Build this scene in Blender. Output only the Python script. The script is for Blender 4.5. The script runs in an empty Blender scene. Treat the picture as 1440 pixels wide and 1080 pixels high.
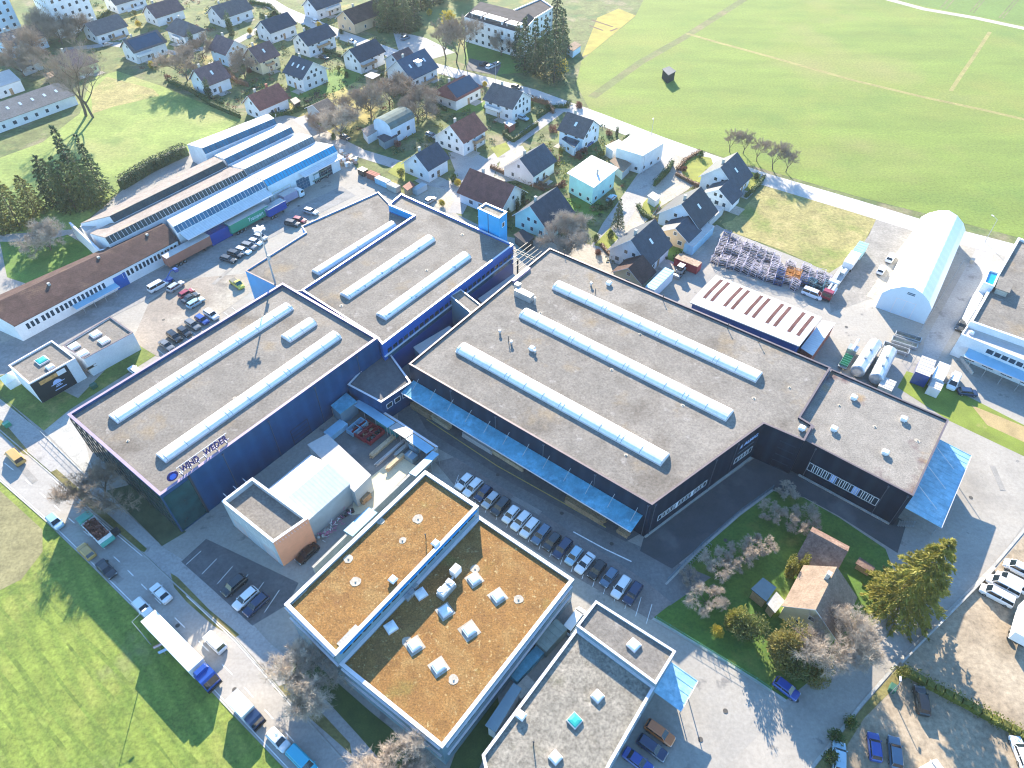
import bpy, bmesh, math, random
from mathutils import Vector, Matrix
random.seed(7)
rnd = random.random
def U(a, b): return a + (b - a) * random.random()
C = bpy.context.scene.collection
S = bpy.context.scene

# ------------------------------------------------------------------ camera
CAM_H, FPX, PITCH = 112.0, 992.0, math.radians(45.7)
cd = bpy.data.cameras.new('camera'); cam = bpy.data.objects.new('camera', cd); C.objects.link(cam)
cam.location = (0, 0, CAM_H); cam.rotation_euler = (math.pi/2 - PITCH, 0, 0)
cd.sensor_fit = 'HORIZONTAL'; cd.sensor_width = 36.0; cd.lens = FPX / 1440.0 * 36.0
cd.clip_start = 1.0; cd.clip_end = 6000.0
S.camera = cam
_c, _s = math.cos(PITCH), math.sin(PITCH)
def P(x, y, z=0.0):
    """photo pixel (1440 wide) -> ground position at height z"""
    a = (x - 720) / FPX; b = -(y - 540) / FPX
    d = (a, _c + b * _s, -_s + b * _c)
    t = (CAM_H - z) / -d[2]
    return Vector((d[0] * t, d[1] * t, z))
YAW_B = math.radians(52.5); YAW_A = math.radians(-37.5)     # the town's two directions

# ------------------------------------------------------------------ light
W = bpy.data.worlds.new('World'); S.world = W; W.use_nodes = True
nt = W.node_tree; bg = nt.nodes['Background']
sky = nt.nodes.new('ShaderNodeTexSky'); sky.sky_type = 'NISHITA'; sky.sun_disc = False
SUN_EL, SUN_AZ = math.radians(23.5), math.radians(-6.0)     # azimuth from +Y towards +X
sky.sun_elevation = SUN_EL; sky.sun_rotation = SUN_AZ
sky.altitude = 450; sky.air_density = 1.0; sky.dust_density = 0.0; sky.ozone_density = 1.5
bg.inputs['Strength'].default_value = 0.13
tint = nt.nodes.new('ShaderNodeMix'); tint.data_type = 'RGBA'; tint.blend_type = 'MULTIPLY'; tint.inputs[0].default_value = 1.0; tint.inputs[7].default_value = (.74, 1.0, 1.16, 1)   # cyan tint added to the sky so the shade turns teal
nt.links.new(sky.outputs[0], tint.inputs[6]); nt.links.new(tint.outputs[2], bg.inputs['Color'])
sl = bpy.data.lights.new('sun', 'SUN'); sl.energy = 5.0; sl.angle = math.radians(0.5); sl.color = (1.0, 0.87, 0.68)
so = bpy.data.objects.new('sun', sl); C.objects.link(so)
to_sun = Vector((math.sin(SUN_AZ) * math.cos(SUN_EL), math.cos(SUN_AZ) * math.cos(SUN_EL), math.sin(SUN_EL)))
so.rotation_euler = to_sun.to_track_quat('Z', 'Y').to_euler()
so.location = (0, 200, 300)
S.view_settings.view_transform = 'Standard'; S.view_settings.look = 'None'
S.view_settings.gamma = 1.0; S.view_settings.exposure = 1.72
S.cycles.filter_width = 1.15; S.cycles.max_bounces = 5; S.cycles.diffuse_bounces = 3; S.cycles.transparent_max_bounces = 6

# ------------------------------------------------------------------ materials
MATS = {}
def M(name, col, rough=0.8, var=0.18, scale=0.6, col2=None, metal=0.0, bump=0.0, bscale=None, fine=0.0, fscale=8.0,
      rand=0.0, coat=0.0, stretch=None, rot=0.0, spec=0.5, patches=None, wave=None, trans=0.0, alpha=None):
    if name in MATS: return MATS[name]
    m = bpy.data.materials.new(name); m.use_nodes = True
    n = m.node_tree.nodes; l = m.node_tree.links
    b = n['Principled BSDF']
    b.inputs['Roughness'].default_value = rough; b.inputs['Metallic'].default_value = metal
    b.inputs['Specular IOR Level'].default_value = spec
    if coat: b.inputs['Coat Weight'].default_value = coat; b.inputs['Coat Roughness'].default_value = 0.05
    tc = n.new('ShaderNodeTexCoord'); vec = tc.outputs['Object']
    if stretch or rot:
        mp = n.new('ShaderNodeMapping'); l.new(vec, mp.inputs['Vector'])
        mp.inputs['Rotation'].default_value = (0, 0, rot)
        if stretch: mp.inputs['Scale'].default_value = stretch
        vec2 = mp.outputs['Vector']
    else: vec2 = vec
    def noise(sc, v, det=5.0, r=0.6):
        t = n.new('ShaderNodeTexNoise'); t.inputs['Scale'].default_value = sc; t.inputs['Detail'].default_value = det
        t.inputs['Roughness'].default_value = r; l.new(v, t.inputs['Vector']); return t.outputs['Fac']
    def ramp(f, lo, hi):
        r = n.new('ShaderNodeMapRange'); r.inputs['From Min'].default_value = lo; r.inputs['From Max'].default_value = hi
        l.new(f, r.inputs['Value']); return r.outputs['Result']
    def mix(f, a, c, mode='MIX'):
        x = n.new('ShaderNodeMix'); x.data_type = 'RGBA'; x.blend_type = mode
        if isinstance(f, (int, float)): x.inputs[0].default_value = f
        else: l.new(f, x.inputs[0])
        for i, q in ((6, a), (7, c)):
            if isinstance(q, (tuple, list)): x.inputs[i].default_value = (*q, 1)
            else: l.new(q, x.inputs[i])
        return x.outputs[2]
    c1 = tuple(max(0, v * (1 - var)) for v in col)
    c2 = col2 if col2 else tuple(v * (1 + var) for v in col)
    cur = mix(ramp(noise(scale, vec2), 0.32, 0.68), c1, c2)
    for (pc, ps, lo, hi) in (patches or []):
        cur = mix(ramp(noise(ps, vec, 4.0), lo, hi), cur, pc)
    if wave:
        ws, wd, wcol, wrot = wave
        mp = n.new('ShaderNodeMapping'); mp.inputs['Rotation'].default_value = (0, 0, wrot); l.new(vec, mp.inputs['Vector'])
        w = n.new('ShaderNodeTexWave'); w.inputs['Scale'].default_value = ws; w.inputs['Distortion'].default_value = wd
        w.inputs['Detail'].default_value = 3; w.inputs['Detail Scale'].default_value = 1.2
        l.new(mp.outputs['Vector'], w.inputs['Vector'])
        cur = mix(ramp(w.outputs['Fac'], 0.45, 1.6), cur, wcol)
    if fine:
        f = ramp(noise(fscale, vec, 6.0, 0.75), 0.3, 0.7)
        cur = mix(fine, cur, mix(f, (0.25, 0.25, 0.25), (1.75, 1.75, 1.75)), 'MULTIPLY')
    if rand:
        oi = n.new('ShaderNodeObjectInfo')
        hs = n.new('ShaderNodeHueSaturation'); l.new(cur, hs.inputs['Color'])
        r = n.new('ShaderNodeMapRange'); r.inputs['To Min'].default_value = 1 - rand; r.inputs['To Max'].default_value = 1 + rand
        l.new(oi.outputs['Random'], r.inputs['Value']); l.new(r.outputs['Result'], hs.inputs['Value'])
        cur = hs.outputs['Color']
    l.new(cur, b.inputs['Base Color'])
    if bump:
        bp = n.new('ShaderNodeBump'); bp.inputs['Strength'].default_value = bump; bp.inputs['Distance'].default_value = 0.1
        l.new(noise(bscale or fscale, vec, 6.0, 0.7), bp.inputs['Height']); l.new(bp.outputs['Normal'], b.inputs['Normal'])
    if trans:
        # thin leaves let some light through
        tr = n.new('ShaderNodeBsdfTranslucent'); l.new(cur, tr.inputs['Color'])
        mx = n.new('ShaderNodeMixShader'); mx.inputs[0].default_value = trans
        l.new(b.outputs[0], mx.inputs[1]); l.new(tr.outputs[0], mx.inputs[2])
        l.new(mx.outputs[0], n['Material Output'].inputs['Surface'])
    m.diffuse_color = (*col, 1)
    MATS[name] = m
    return m

# ------------------------------------------------------------------ mesh building
class MB:
    def __init__(s): s.v = []; s.f = []; s.mi = []; s.smooth = False
    def face(s, pts, mi=0):
        k = len(s.v); s.v += [Vector(p) for p in pts]; s.f.append(tuple(range(k, k + len(pts)))); s.mi.append(mi); return s
    def raw(s, vs, fs, mi=0):
        k = len(s.v); s.v += [Vector(p) for p in vs]
        for f in fs: s.f.append(tuple(i + k for i in f)); s.mi.append(mi)
        return s
    def box(s, c, size, yaw=0.0, mi=0, top=None):
        """box with centre c (its base at c.z), size (l,w,h) turned by yaw; top = shrink of the upper face"""
        l, w, h = size; ca, sa = math.cos(yaw), math.sin(yaw); t = top or 1.0
        pts = []
        for z, k in ((0, 1.0), (h, t)):
            for sx, sy in ((-1, -1), (1, -1), (1, 1), (-1, 1)):
                x, y = sx * l / 2 * k, sy * w / 2 * k
                pts.append((c[0] + x * ca - y * sa, c[1] + x * sa + y * ca, c[2] + z))
        return s.raw(pts, [(3, 2, 1, 0), (4, 5, 6, 7), (0, 1, 5, 4), (1, 2, 6, 5), (2, 3, 7, 6), (3, 0, 4, 7)], mi)
    def prism(s, poly, z0, z1, mi=0, cap=True, base=True):
        n = len(poly); k = len(s.v)
        s.v += [Vector((p[0], p[1], z0)) for p in poly] + [Vector((p[0], p[1], z1)) for p in poly]
        for i in range(n):
            j = (i + 1) % n; s.f.append((k + i, k + j, k + n + j, k + n + i)); s.mi.append(mi)
        if cap: s.f.append(tuple(range(k + n, k + 2 * n))); s.mi.append(mi)
        if base: s.f.append(tuple(reversed(range(k, k + n)))); s.mi.append(mi)
        return s
    def tube(s, p0, p1, r0, r1=None, n=6, mi=0, cap=True):
        p0, p1 = Vector(p0), Vector(p1); r1 = r0 if r1 is None else r1
        d = (p1 - p0)
        if d.length < 1e-6: return s
        d.normalize(); a = d.orthogonal().normalized(); b = d.cross(a); k = len(s.v)
        for p, r in ((p0, r0), (p1, r1)):
            for i in range(n):
                t = 2 * math.pi * i / n; s.v.append(p + (a * math.cos(t) + b * math.sin(t)) * r)
        for i in range(n):
            j = (i + 1) % n; s.f.append((k + i, k + j, k + n + j, k + n + i)); s.mi.append(mi)
        if cap and n > 3:
            s.f.append(tuple(reversed(range(k, k + n)))); s.mi.append(mi); s.f.append(tuple(range(k + n, k + 2 * n))); s.mi.append(mi)
        return s
    def mesh(s, name, mats, off=None):
        me = bpy.data.meshes.new(name); o = off or Vector((0, 0, 0))
        me.from_pydata([v - o for v in s.v], [], s.f)
        for m in (mats if isinstance(mats, (list, tuple)) else [mats]): me.materials.append(m)
        me.polygons.foreach_set('material_index', s.mi)
        if s.smooth: me.polygons.foreach_set('use_smooth', [True] * len(me.polygons))
        me.update(); return me
    def build(s, name, mats, parent=None, label=None, org=None):
        """one mesh object; coordinates are world ones, stored relative to the thing's base"""
        if org is None:
            org = Vector((0, 0, 0)); p = parent
            while p: org = org + p.location; p = p.parent
        o = bpy.data.objects.new(name, s.mesh(name, mats, org)); C.objects.link(o)
        if parent: o.parent = parent
        if label: o['label'] = label
        return o
def tag(o, label=None, cat=None, group=None, kind=None):
    if label: o['label'] = label
    if cat: o['category'] = cat
    if group: o['group'] = group
    if kind: o['kind'] = kind
    return o
def thing(name, label, cat, loc, group=None, yaw=0.0):
    o = bpy.data.objects.new(name, None); o.empty_display_size = 0.5; C.objects.link(o)
    o.location = Vector(loc); o.rotation_euler = (0, 0, yaw)
    return tag(o, label, cat, group)
def solo(name, mb, mats, label, cat, loc, group=None):
    o = mb.build(name, mats, org=Vector(loc)); o.location = Vector(loc); return tag(o, label, cat, group)
def copy_thing(src, loc, yaw, label, group=None, scale=None, mats=None):
    r = src.copy(); C.objects.link(r); r.location = Vector(loc); r.rotation_euler = (0, 0, yaw); r['label'] = label
    if group: r['group'] = group
    if scale: r.scale = (scale, scale, scale) if isinstance(scale, (int, float)) else scale
    for ch in src.children:
        c = ch.copy(); C.objects.link(c); c.parent = r
        for g in ch.children:
            d = g.copy(); C.objects.link(d); d.parent = c
    return r
def v2(p): return Vector((p[0], p[1], 0))
def inset(poly, d):
    """move every edge of a polygon inwards by d"""
    n = len(poly); area = sum(poly[i][0] * poly[(i + 1) % n][1] - poly[(i + 1) % n][0] * poly[i][1] for i in range(n))
    sg = 1 if area > 0 else -1; out = []
    for i in range(n):
        p0, p1, p2 = v2(poly[i - 1]), v2(poly[i]), v2(poly[(i + 1) % n])
        a = (p1 - p0).normalized(); b = (p2 - p1).normalized()
        na = Vector((-a.y, a.x, 0)) * sg; nb = Vector((-b.y, b.x, 0)) * sg
        m = (na + nb); k = d / max(0.25, m.length_squared / 2); out.append(p1 + m * k / 1.0 * 1.0 if False else p1 + m * (d / (1 + na.dot(nb)) if 1 + na.dot(nb) > .2 else d))
    return out
def ccw(poly):
    n = len(poly); area = sum(poly[i][0] * poly[(i + 1) % n][1] - poly[(i + 1) % n][0] * poly[i][1] for i in range(n))
    return list(poly) if area > 0 else list(reversed(poly))
def outward(a, b, inside):
    u = (v2(b) - v2(a)).normalized(); nrm = Vector((u.y, -u.x, 0))
    if nrm.dot(v2(a) - v2(inside)) < 0: nrm = -nrm
    return u, nrm
def up(p, z): return Vector((p[0], p[1], z))

def ground(name, pts, z, mat, kind='structure', label=None, px=True):
    poly = ccw([P(*p) if px else Vector((*p, 0)) for p in pts])
    mb = MB(); mb.face([up(p, z) for p in poly])
    o = mb.build(name, mat); o['kind'] = kind
    if label: o['label'] = label
    return o
def ribbon(name, pts, width, z, mat, px=True, kind='structure'):
    ps = [P(*p) if px else Vector((*p, 0)) for p in pts]
    mb = MB(); L, R = [], []
    for i, p in enumerate(ps):
        d = (ps[min(i + 1, len(ps) - 1)] - ps[max(i - 1, 0)]).normalized(); nrm = Vector((-d.y, d.x, 0))
        w = width[i] if isinstance(width, (list, tuple)) else width
        L.append(p + nrm * w / 2); R.append(p - nrm * w / 2)
    for i in range(len(ps) - 1): mb.face([up(R[i], z), up(R[i + 1], z), up(L[i + 1], z), up(L[i], z)])
    o = mb.build(name, mat); o['kind'] = kind; return o
# ------------------------------------------------------------------ the palette
GRAVEL = M('roof_gravel', (0.185, 0.168, 0.148), 0.95, 0.16, 0.35, fine=0.5, fscale=2.2, bump=0.3,
           patches=[((0.245, 0.222, 0.195), 0.06, 0.48, 0.68), ((0.135, 0.118, 0.10), 0.09, 0.53, 0.7), ((0.22, 0.175, 0.12), 0.13, 0.57, 0.72), ((.26, .24, .22), .45, .62, .72)])
GRAVEL2 = M('roof_gravel_mossy', (0.225, 0.205, 0.17), 0.95, 0.22, 0.5, fine=0.75, fscale=2.2, bump=0.3,
            patches=[((0.31, 0.275, 0.225), 0.22, 0.5, 0.7), ((0.14, 0.13, 0.09), 0.2, 0.57, 0.75)])
SEDUM = M('sedum', (0.24, 0.122, 0.034), 0.95, 0.2, 0.5, fine=0.8, fscale=3.4, bump=0.6, bscale=4,
          patches=[((0.26, 0.165, 0.06), 0.25, 0.5, 0.75), ((0.19, 0.09, 0.03), 0.35, 0.54, 0.8), ((0.42, 0.32, 0.15), 1.6, 0.6, 0.72), ((0.2, 0.16, 0.04), 0.16, 0.6, 0.8)])
COPING = M('coping', (0.72, 0.68, 0.70), 0.45, 0.06, 0.8, metal=0.2)
COPING_D = M('dark_coping', (0.16, 0.13, 0.14), 0.5, 0.1, 0.8, metal=0.3)
COPING_V = M('violet_coping', (0.36, 0.28, 0.40), 0.5, 0.1, 0.8, metal=0.2)
NAVY = M('navy_cladding', (0.008, 0.052, 0.14), 0.38, 0.2, 0.12, spec=0.6, wave=(0.14, 0.0, (0.015, 0.08, 0.19), -0.13), fine=.15, fscale=.6)
BLACK = M('black_cladding', (0.007, 0.015, 0.034), 0.5, 0.25, 0.15, spec=0.3, wave=(0.14, 0.0, (0.02, 0.035, 0.06), -0.13), fine=.2, fscale=.7)
BLUE = M('blue_cladding', (0.018, 0.11, 0.40), 0.4, 0.1, 0.3)
CYAN = M('bright_blue_cladding', (0.02, 0.32, 0.66), 0.42, 0.08, 0.3)
TEALM = M('teal_grey_cladding', (0.16, 0.25, 0.31), 0.5, 0.08, 0.5)
CANOPY = M('blue_canopy_sheet', (0.10, 0.35, 0.48), 0.4, 0.2, 0.3, spec=0.6, fine=0.35, fscale=1.0, patches=[((.16, .46, .62), .25, .52, .7)])
CANOPY_LIT = M('sunlit_canopy_sheet', (0.26, 0.48, 0.60), 0.4, 0.15, 0.3, fine=0.3, fscale=1.0, patches=[((.4, .6, .7), .25, .5, .7)])  # paler copy of the canopy sheet, partial sunlight painted into its colour
GLASS_D = M('dark_glass', (0.02, 0.04, 0.06), 0.12, 0.2, 1.0, spec=0.8)
GLASS_G = M('green_glass', (0.01, 0.055, 0.06), 0.1, 0.3, 0.5, spec=0.8)
GLASS_B = M('blue_glazing', (0.03, 0.12, 0.20), 0.15, 0.3, 0.4, spec=0.7)
GLASS_C = M('cyan_glazing', (0.01, 0.30, 0.52), 0.2, 0.12, 0.3, spec=0.7)
WHITE = M('white_paint', (0.74, 0.76, 0.78), 0.6, 0.06, 0.5)
RENDER = M('white_render', (0.70, 0.72, 0.74), 0.85, 0.08, 0.4, fine=0.1, fscale=3)
CREAM = M('cream_render', (0.62, 0.56, 0.38), 0.85, 0.1, 0.4)
BEIGE = M('beige_render', (0.58, 0.43, 0.27), 0.85, 0.1, 0.4)
PALEBLUE = M('pale_blue_render', (0.52, 0.66, 0.78), 0.85, 0.08, 0.4)
TURQ = M('turquoise_render', (0.42, 0.74, 0.74), 0.8, 0.08, 0.4)
MINT = M('mint_render', (0.45, 0.70, 0.68), 0.8, 0.08, 0.4)
YGREEN = M('yellow_green_render', (0.55, 0.62, 0.35), 0.85, 0.1, 0.4)
ORANGE = M('orange_render', (0.86, 0.36, 0.20), 0.8, 0.08, 0.4)
GREYR = M('grey_render', (0.42, 0.46, 0.48), 0.85, 0.1, 0.4)
CONC = M('concrete', (0.40, 0.39, 0.36), 0.9, 0.15, 0.6, fine=0.3, fscale=3)
POLY = M('skylight_plastic', (0.80, 0.82, 0.83), 0.35, 0.04, 0.5, spec=0.5, fine=.12, fscale=1.5, patches=[((.60, .62, .60), .35, .56, .75)])
POLYOLD = M('weathered_skylight_plastic', (0.74, 0.78, 0.80), 0.35, 0.05, 0.5, patches=[((0.20, 0.34, 0.42), 0.9, 0.58, 0.66)])
RIB = M('skylight_rib', (0.36, 0.40, 0.44), 0.4, 0.05, 1, metal=0.4)
METAL = M('grey_metal', (0.42, 0.44, 0.46), 0.45, 0.12, 1.0, metal=0.5)
DMETAL = M('dark_metal', (0.06, 0.065, 0.07), 0.5, 0.15, 1.0, metal=0.3)
WSHEET = M('white_sheet_metal', (0.66, 0.67, 0.68), 0.6, 0.06, 0.3, spec=0.3, wave=(0.42, 0.0, (0.52, 0.54, 0.55), -0.916), fine=.12, fscale=1.0)
MEMBRANE = M('pale_roof_membrane', (0.48, 0.455, 0.44), 0.85, 0.08, 0.3, fine=0.15, fscale=2)
TENT = M('white_tent_fabric', (0.82, 0.83, 0.83), 0.5, 0.03, 0.4)
R_BROWN = M('brown_tiles', (0.08, 0.052, 0.048), 0.9, 0.25, 0.5, spec=0.15, patches=[((.15, .10, .075), .2, .55, .7)], fine=0.45, fscale=3.0, wave=(0.5, 0.6, (0.10, 0.055, 0.048), 0.916))
R_RED = M('red_brown_tiles', (0.21, 0.08, 0.06), 0.75, 0.2, 0.6, spec=.22, fine=0.4, fscale=3.0, rand=0.15)
R_PURP = M('mauve_tiles', (0.15, 0.095, 0.095), 0.75, 0.2, 0.6, spec=.22, fine=0.4, fscale=3.0, rand=0.15)
R_GREY = M('grey_tiles', (0.12, 0.105, 0.105), 0.65, 0.18, 0.6, spec=.22, fine=0.4, fscale=3.0, rand=0.2)
R_DARK = M('slate_tiles', (0.042, 0.052, 0.072), 0.5, 0.2, 0.6, spec=.22, fine=0.35, fscale=3.0, rand=0.2)
R_SOLAR = M('solar_panels', (0.02, 0.05, 0.09), 0.2, 0.15, 0.8, spec=0.7, rand=0.2)
R_SAND = M('weathered_tan_tiles', (0.24, 0.18, 0.135), 0.9, spec=0.15, var=0.18, scale=0.6, fine=0.4, fscale=3.0)
R_EARTH = M('old_brown_tiles', (0.18, 0.12, 0.10), 0.9, spec=0.15, var=0.2, scale=0.5, fine=0.6, fscale=2.5, patches=[((0.27, 0.20, 0.16), 0.5, 0.5, 0.7)])
R_ETERNIT = M('weathered_fibre_sheet', (0.27, 0.235, 0.215), 0.9, 0.14, 0.3, spec=0.15, fine=0.35, fscale=2.0, patches=[((0.40, 0.28, 0.20), 0.15, 0.6, 0.8)])
WOOD = M('timber', (0.36, 0.24, 0.14), 0.8, 0.25, 1.0, fine=0.3, fscale=4)
PALEWOOD = M('fresh_timber', (0.55, 0.42, 0.27), 0.8, 0.2, 1.0, fine=0.3, fscale=4)
BRICKRED = M('red_brick', (0.30, 0.10, 0.07), 0.85, 0.2, 1.0)
FLATDARK = M('dark_roof_felt', (0.075, 0.07, 0.075), 0.95, 0.2, 0.4, spec=0.1, fine=0.3)
# ground
ASPH = M('yard_asphalt', (0.315, 0.295, 0.265), 0.95, 0.12, 0.10, fine=0.2, fscale=1.6, bump=0.1,
         patches=[((0.37, 0.345, 0.305), 0.035, 0.48, 0.7), ((0.26, 0.25, 0.24), 0.05, 0.53, 0.7), ((.20, .19, .18), .22, .62, .68), ((.38, .345, .30), .12, .58, .75)])
ROADM = M('road_asphalt', (0.35, 0.33, 0.305), 0.9, 0.08, 0.15, fine=0.2, fscale=2.0, stretch=(0.25, 3, 1), rot=0.73)
ROADM2 = M('village_road_asphalt', (0.46, 0.44, 0.42), 0.9, 0.08, 0.2, fine=0.2, fscale=1.5)
PAVE = M('pavement_asphalt', (0.36, 0.345, 0.33), 0.95, 0.1, 0.2, fine=0.3, fscale=2, patches=[((.24, .23, .22), .22, .58, .68)])
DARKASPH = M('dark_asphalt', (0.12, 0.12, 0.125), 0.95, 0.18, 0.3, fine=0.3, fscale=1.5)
PARKM = M('brown_parking_paving', (0.21, 0.185, 0.175), 0.95, 0.15, 0.3, fine=0.3, fscale=2)
DIRT = M('gravel_lot', (0.30, 0.24, 0.17), 0.95, 0.2, 0.15, fine=0.45, fscale=1.2, bump=0.2,
         patches=[((0.40, 0.33, 0.24), 0.06, 0.48, 0.7), ((0.20, 0.155, 0.10), 0.09, 0.55, 0.75)])
SANDY = M('pale_gravel', (0.40, 0.36, 0.30), 0.95, 0.15, 0.2, fine=0.4, fscale=1.5)
MARK = M('road_paint', (0.75, 0.75, 0.74), 0.7, 0.12, 2.0, fine=0.2, fscale=5)
MARKY = M('faded_yellow_paint', (0.50, 0.40, 0.12), 0.7, 0.2, 2.0)
FIELD = M('meadow_grass', (0.15, 0.21, 0.032), 0.95, 0.16, 0.05, fine=0.5, fscale=1.3, bump=0.35, bscale=1.5, stretch=(0.5, 2.0, 1), rot=0.3,
          patches=[((0.195, 0.215, 0.04), 0.018, 0.5, 0.75), ((0.105, 0.175, 0.027), 0.03, 0.52, 0.75), ((0.23, 0.215, 0.07), 0.011, 0.55, 0.75)])
FIELD_N = M('rough_grass', (0.18, 0.235, 0.04), 0.95, 0.22, 0.25, fine=0.6, fscale=1.5, bump=0.4, bscale=1.8,
            patches=[((0.24, 0.26, 0.06), 0.10, 0.5, 0.72), ((0.10, 0.16, 0.025), 0.14, 0.52, 0.72), ((0.30, 0.28, 0.12), 0.07, 0.6, 0.8)],
            wave=(0.11, 1.6, (0.10, 0.16, 0.025), -0.70))
FIELD_L = M('spring_grass', (0.20, 0.265, 0.06), 0.95, 0.2, 0.12, fine=0.45, fscale=1.0, bump=0.3, bscale=1.5,
            patches=[((0.26, 0.25, 0.09), 0.03, 0.5, 0.72), ((0.11, 0.18, 0.04), 0.05, 0.55, 0.75)])
DRYG = M('dry_grass', (0.27, 0.24, 0.09), 0.95, 0.25, 0.2, fine=0.6, fscale=1.2, bump=0.3,
         patches=[((0.15, 0.19, 0.04), 0.08, 0.5, 0.7), ((0.36, 0.29, 0.13), 0.1, 0.55, 0.72)])
LAWN = M('lawn', (0.10, 0.19, 0.03), 0.95, 0.2, 0.3, fine=0.4, fscale=2, bump=0.3, patches=[((0.16, 0.20, 0.04), 0.1, 0.52, 0.75)])
GARDEN = M('garden_ground', (0.115, 0.14, 0.045), 0.95, 0.3, 0.15, fine=0.55, fscale=0.8,
           patches=[((0.21, 0.18, 0.11), 0.07, 0.53, 0.66), ((0.06, 0.115, 0.03), 0.09, 0.52, 0.66), ((0.31, 0.25, 0.07), 0.05, 0.58, 0.7)])
VERGE = M('verge_grass', (0.19, 0.165, 0.06), 0.95, 0.25, 0.3, fine=0.5, fscale=2, patches=[((0.10, 0.12, 0.03), 0.2, 0.5, 0.7)])
TANPATH = M('worn_grass_track', (0.25, 0.225, 0.075), 0.95, 0.2, 0.2, fine=0.4, fscale=1.0)
DARKSTRIP = M('ditch_grass', (0.12, 0.145, 0.045), 0.95, 0.2, 0.15, fine=0.4, fscale=1.0, patches=[((0.2, 0.17, 0.08), 0.08, 0.5, 0.7)])
# plants
BARK = M('bark', (0.13, 0.10, 0.075), 0.9, 0.25, 2.0)
TWIG = M('twigs', (0.32, 0.25, 0.19), 0.9, 0.25, 0.8, rand=0.12)
TWIG_P = M('pale_twigs', (0.47, 0.39, 0.31), 0.9, 0.25, 0.8, rand=0.12)
NEEDLE_D = M('dark_needles', (0.065, 0.105, 0.045), 0.7, 0.4, 0.6, rand=0.2, trans=0.25)
NEEDLE_G = M('golden_needles', (0.27, 0.25, 0.045), 0.7, 0.4, 0.6, rand=0.05, trans=0.35)
LEAF = M('evergreen_leaves', (0.055, 0.10, 0.022), 0.7, 0.4, 0.7, rand=0.25, trans=0.2)
LEAF_Y = M('yellow_green_leaves', (0.15, 0.16, 0.025), 0.7, 0.35, 0.7, rand=0.15, trans=0.25)
LEAF_B = M('yellow_blossom', (0.48, 0.38, 0.05), 0.8, 0.2, 0.8, rand=0.1, trans=0.2)
LEAF_R = M('reddish_brown_leaves', (0.20, 0.09, 0.07), 0.8, 0.3, 0.8, rand=0.2, trans=0.2)
HEDGE = M('hedge_leaves', (0.05, 0.09, 0.022), 0.8, 0.35, 0.8, rand=0.2, trans=0.1)
HEDGE_B = M('brown_beech_leaves', (0.17, 0.10, 0.06), 0.8, 0.3, 0.8, rand=0.15, trans=0.1)
# ------------------------------------------------------------------ building kit
def flat_block(root, poly, z0, z1, wall, roof, cop, par=0.5, cw=0.4, cap_over=0.06):
    """flat roofed block with a parapet: wall, roof and coping of a building"""
    poly = ccw([v2(p) for p in poly]); inn = inset(poly, cw); n = len(poly)
    w = MB()
    for i in range(n):
        j = (i + 1) % n
        w.face([up(poly[i], z0), up(poly[j], z0), up(poly[j], z1), up(poly[i], z1)])
        w.face([up(inn[j], z1 - par - 0.05), up(inn[i], z1 - par - 0.05), up(inn[i], z1), up(inn[j], z1)])
    wo = w.build('wall', wall, root)
    r = MB(); r.face([up(p, z1 - par) for p in inset(poly, cw - 0.02)]); ro = r.build('roof', roof, root)
    out = inset(poly, -cap_over); ii = inset(poly, cw + 0.03); c = MB()
    for i in range(n):
        j = (i + 1) % n; a, b = z1 + 0.004, z1 + 0.09
        c.face([up(out[i], b), up(out[j], b), up(ii[j], b), up(ii[i], b)])
        c.face([up(out[i], a), up(out[j], a), up(out[j], b), up(out[i], b)])
        c.face([up(ii[j], a), up(ii[i], a), up(ii[i], b), up(ii[j], b)])
    c.build('coping', cop, root)
    return wo, ro
def window(root, a, u, nrm, t, w, z0, h, frame=WHITE, glass=GLASS_D, mx=1, my=1, fw=0.09, name='window', proud=0.05):
    """one window on a wall: frame, mullions and panes; t = metres along the wall from a to the window's middle"""
    c = v2(a) + u * t; mb = MB(); q = lambda s, z, o: c + u * s + Vector((0, 0, z)) + nrm * o
    mb.face([q(-w/2, z0, proud * .6), q(w/2, z0, proud * .6), q(w/2, z0 + h, proud * .6), q(-w/2, z0 + h, proud * .6)], 1)
    def bar(s0, s1, za, zb):
        p = [q(s0, za, proud), q(s1, za, proud), q(s1, zb, proud), q(s0, zb, proud)]; o = [x - nrm * (proud + .02) for x in p]
        mb.face(p, 0)
        for i in range(4):
            j = (i + 1) % 4; mb.face([p[j], p[i], o[i], o[j]], 0)
    bar(-w/2 - fw, -w/2 + fw * .3, z0 - fw, z0 + h + fw); bar(w/2 - fw * .3, w/2 + fw, z0 - fw, z0 + h + fw)
    bar(-w/2 + fw * .3, w/2 - fw * .3, z0 - fw, z0 + fw * .3); bar(-w/2 + fw * .3, w/2 - fw * .3, z0 + h - fw * .3, z0 + h + fw)
    for i in range(1, mx): s = -w/2 + w * i / mx; bar(s - fw/2, s + fw/2, z0 + fw * .3, z0 + h - fw * .3)
    for i in range(1, my): z = z0 + h * i / my; bar(-w/2 + fw * .3, w/2 - fw * .3, z - fw/2, z + fw/2)
    return mb.build(name, [frame, glass], root)
def window_row(root, a, b, inside, n, w, z0, h, t0=0.0, t1=1.0, **k):
    u, nrm = outward(a, b, inside); L = (v2(b) - v2(a)).length
    skip = k.pop('skip', 0.0)
    for i in range(n):
        if skip and rnd() < skip: continue
        window(root, a, u, nrm, L * (t0 + (t1 - t0) * (i + 0.5) / n), w * (U(.75, 1.25) if skip else 1), z0, h, **k)
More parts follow.
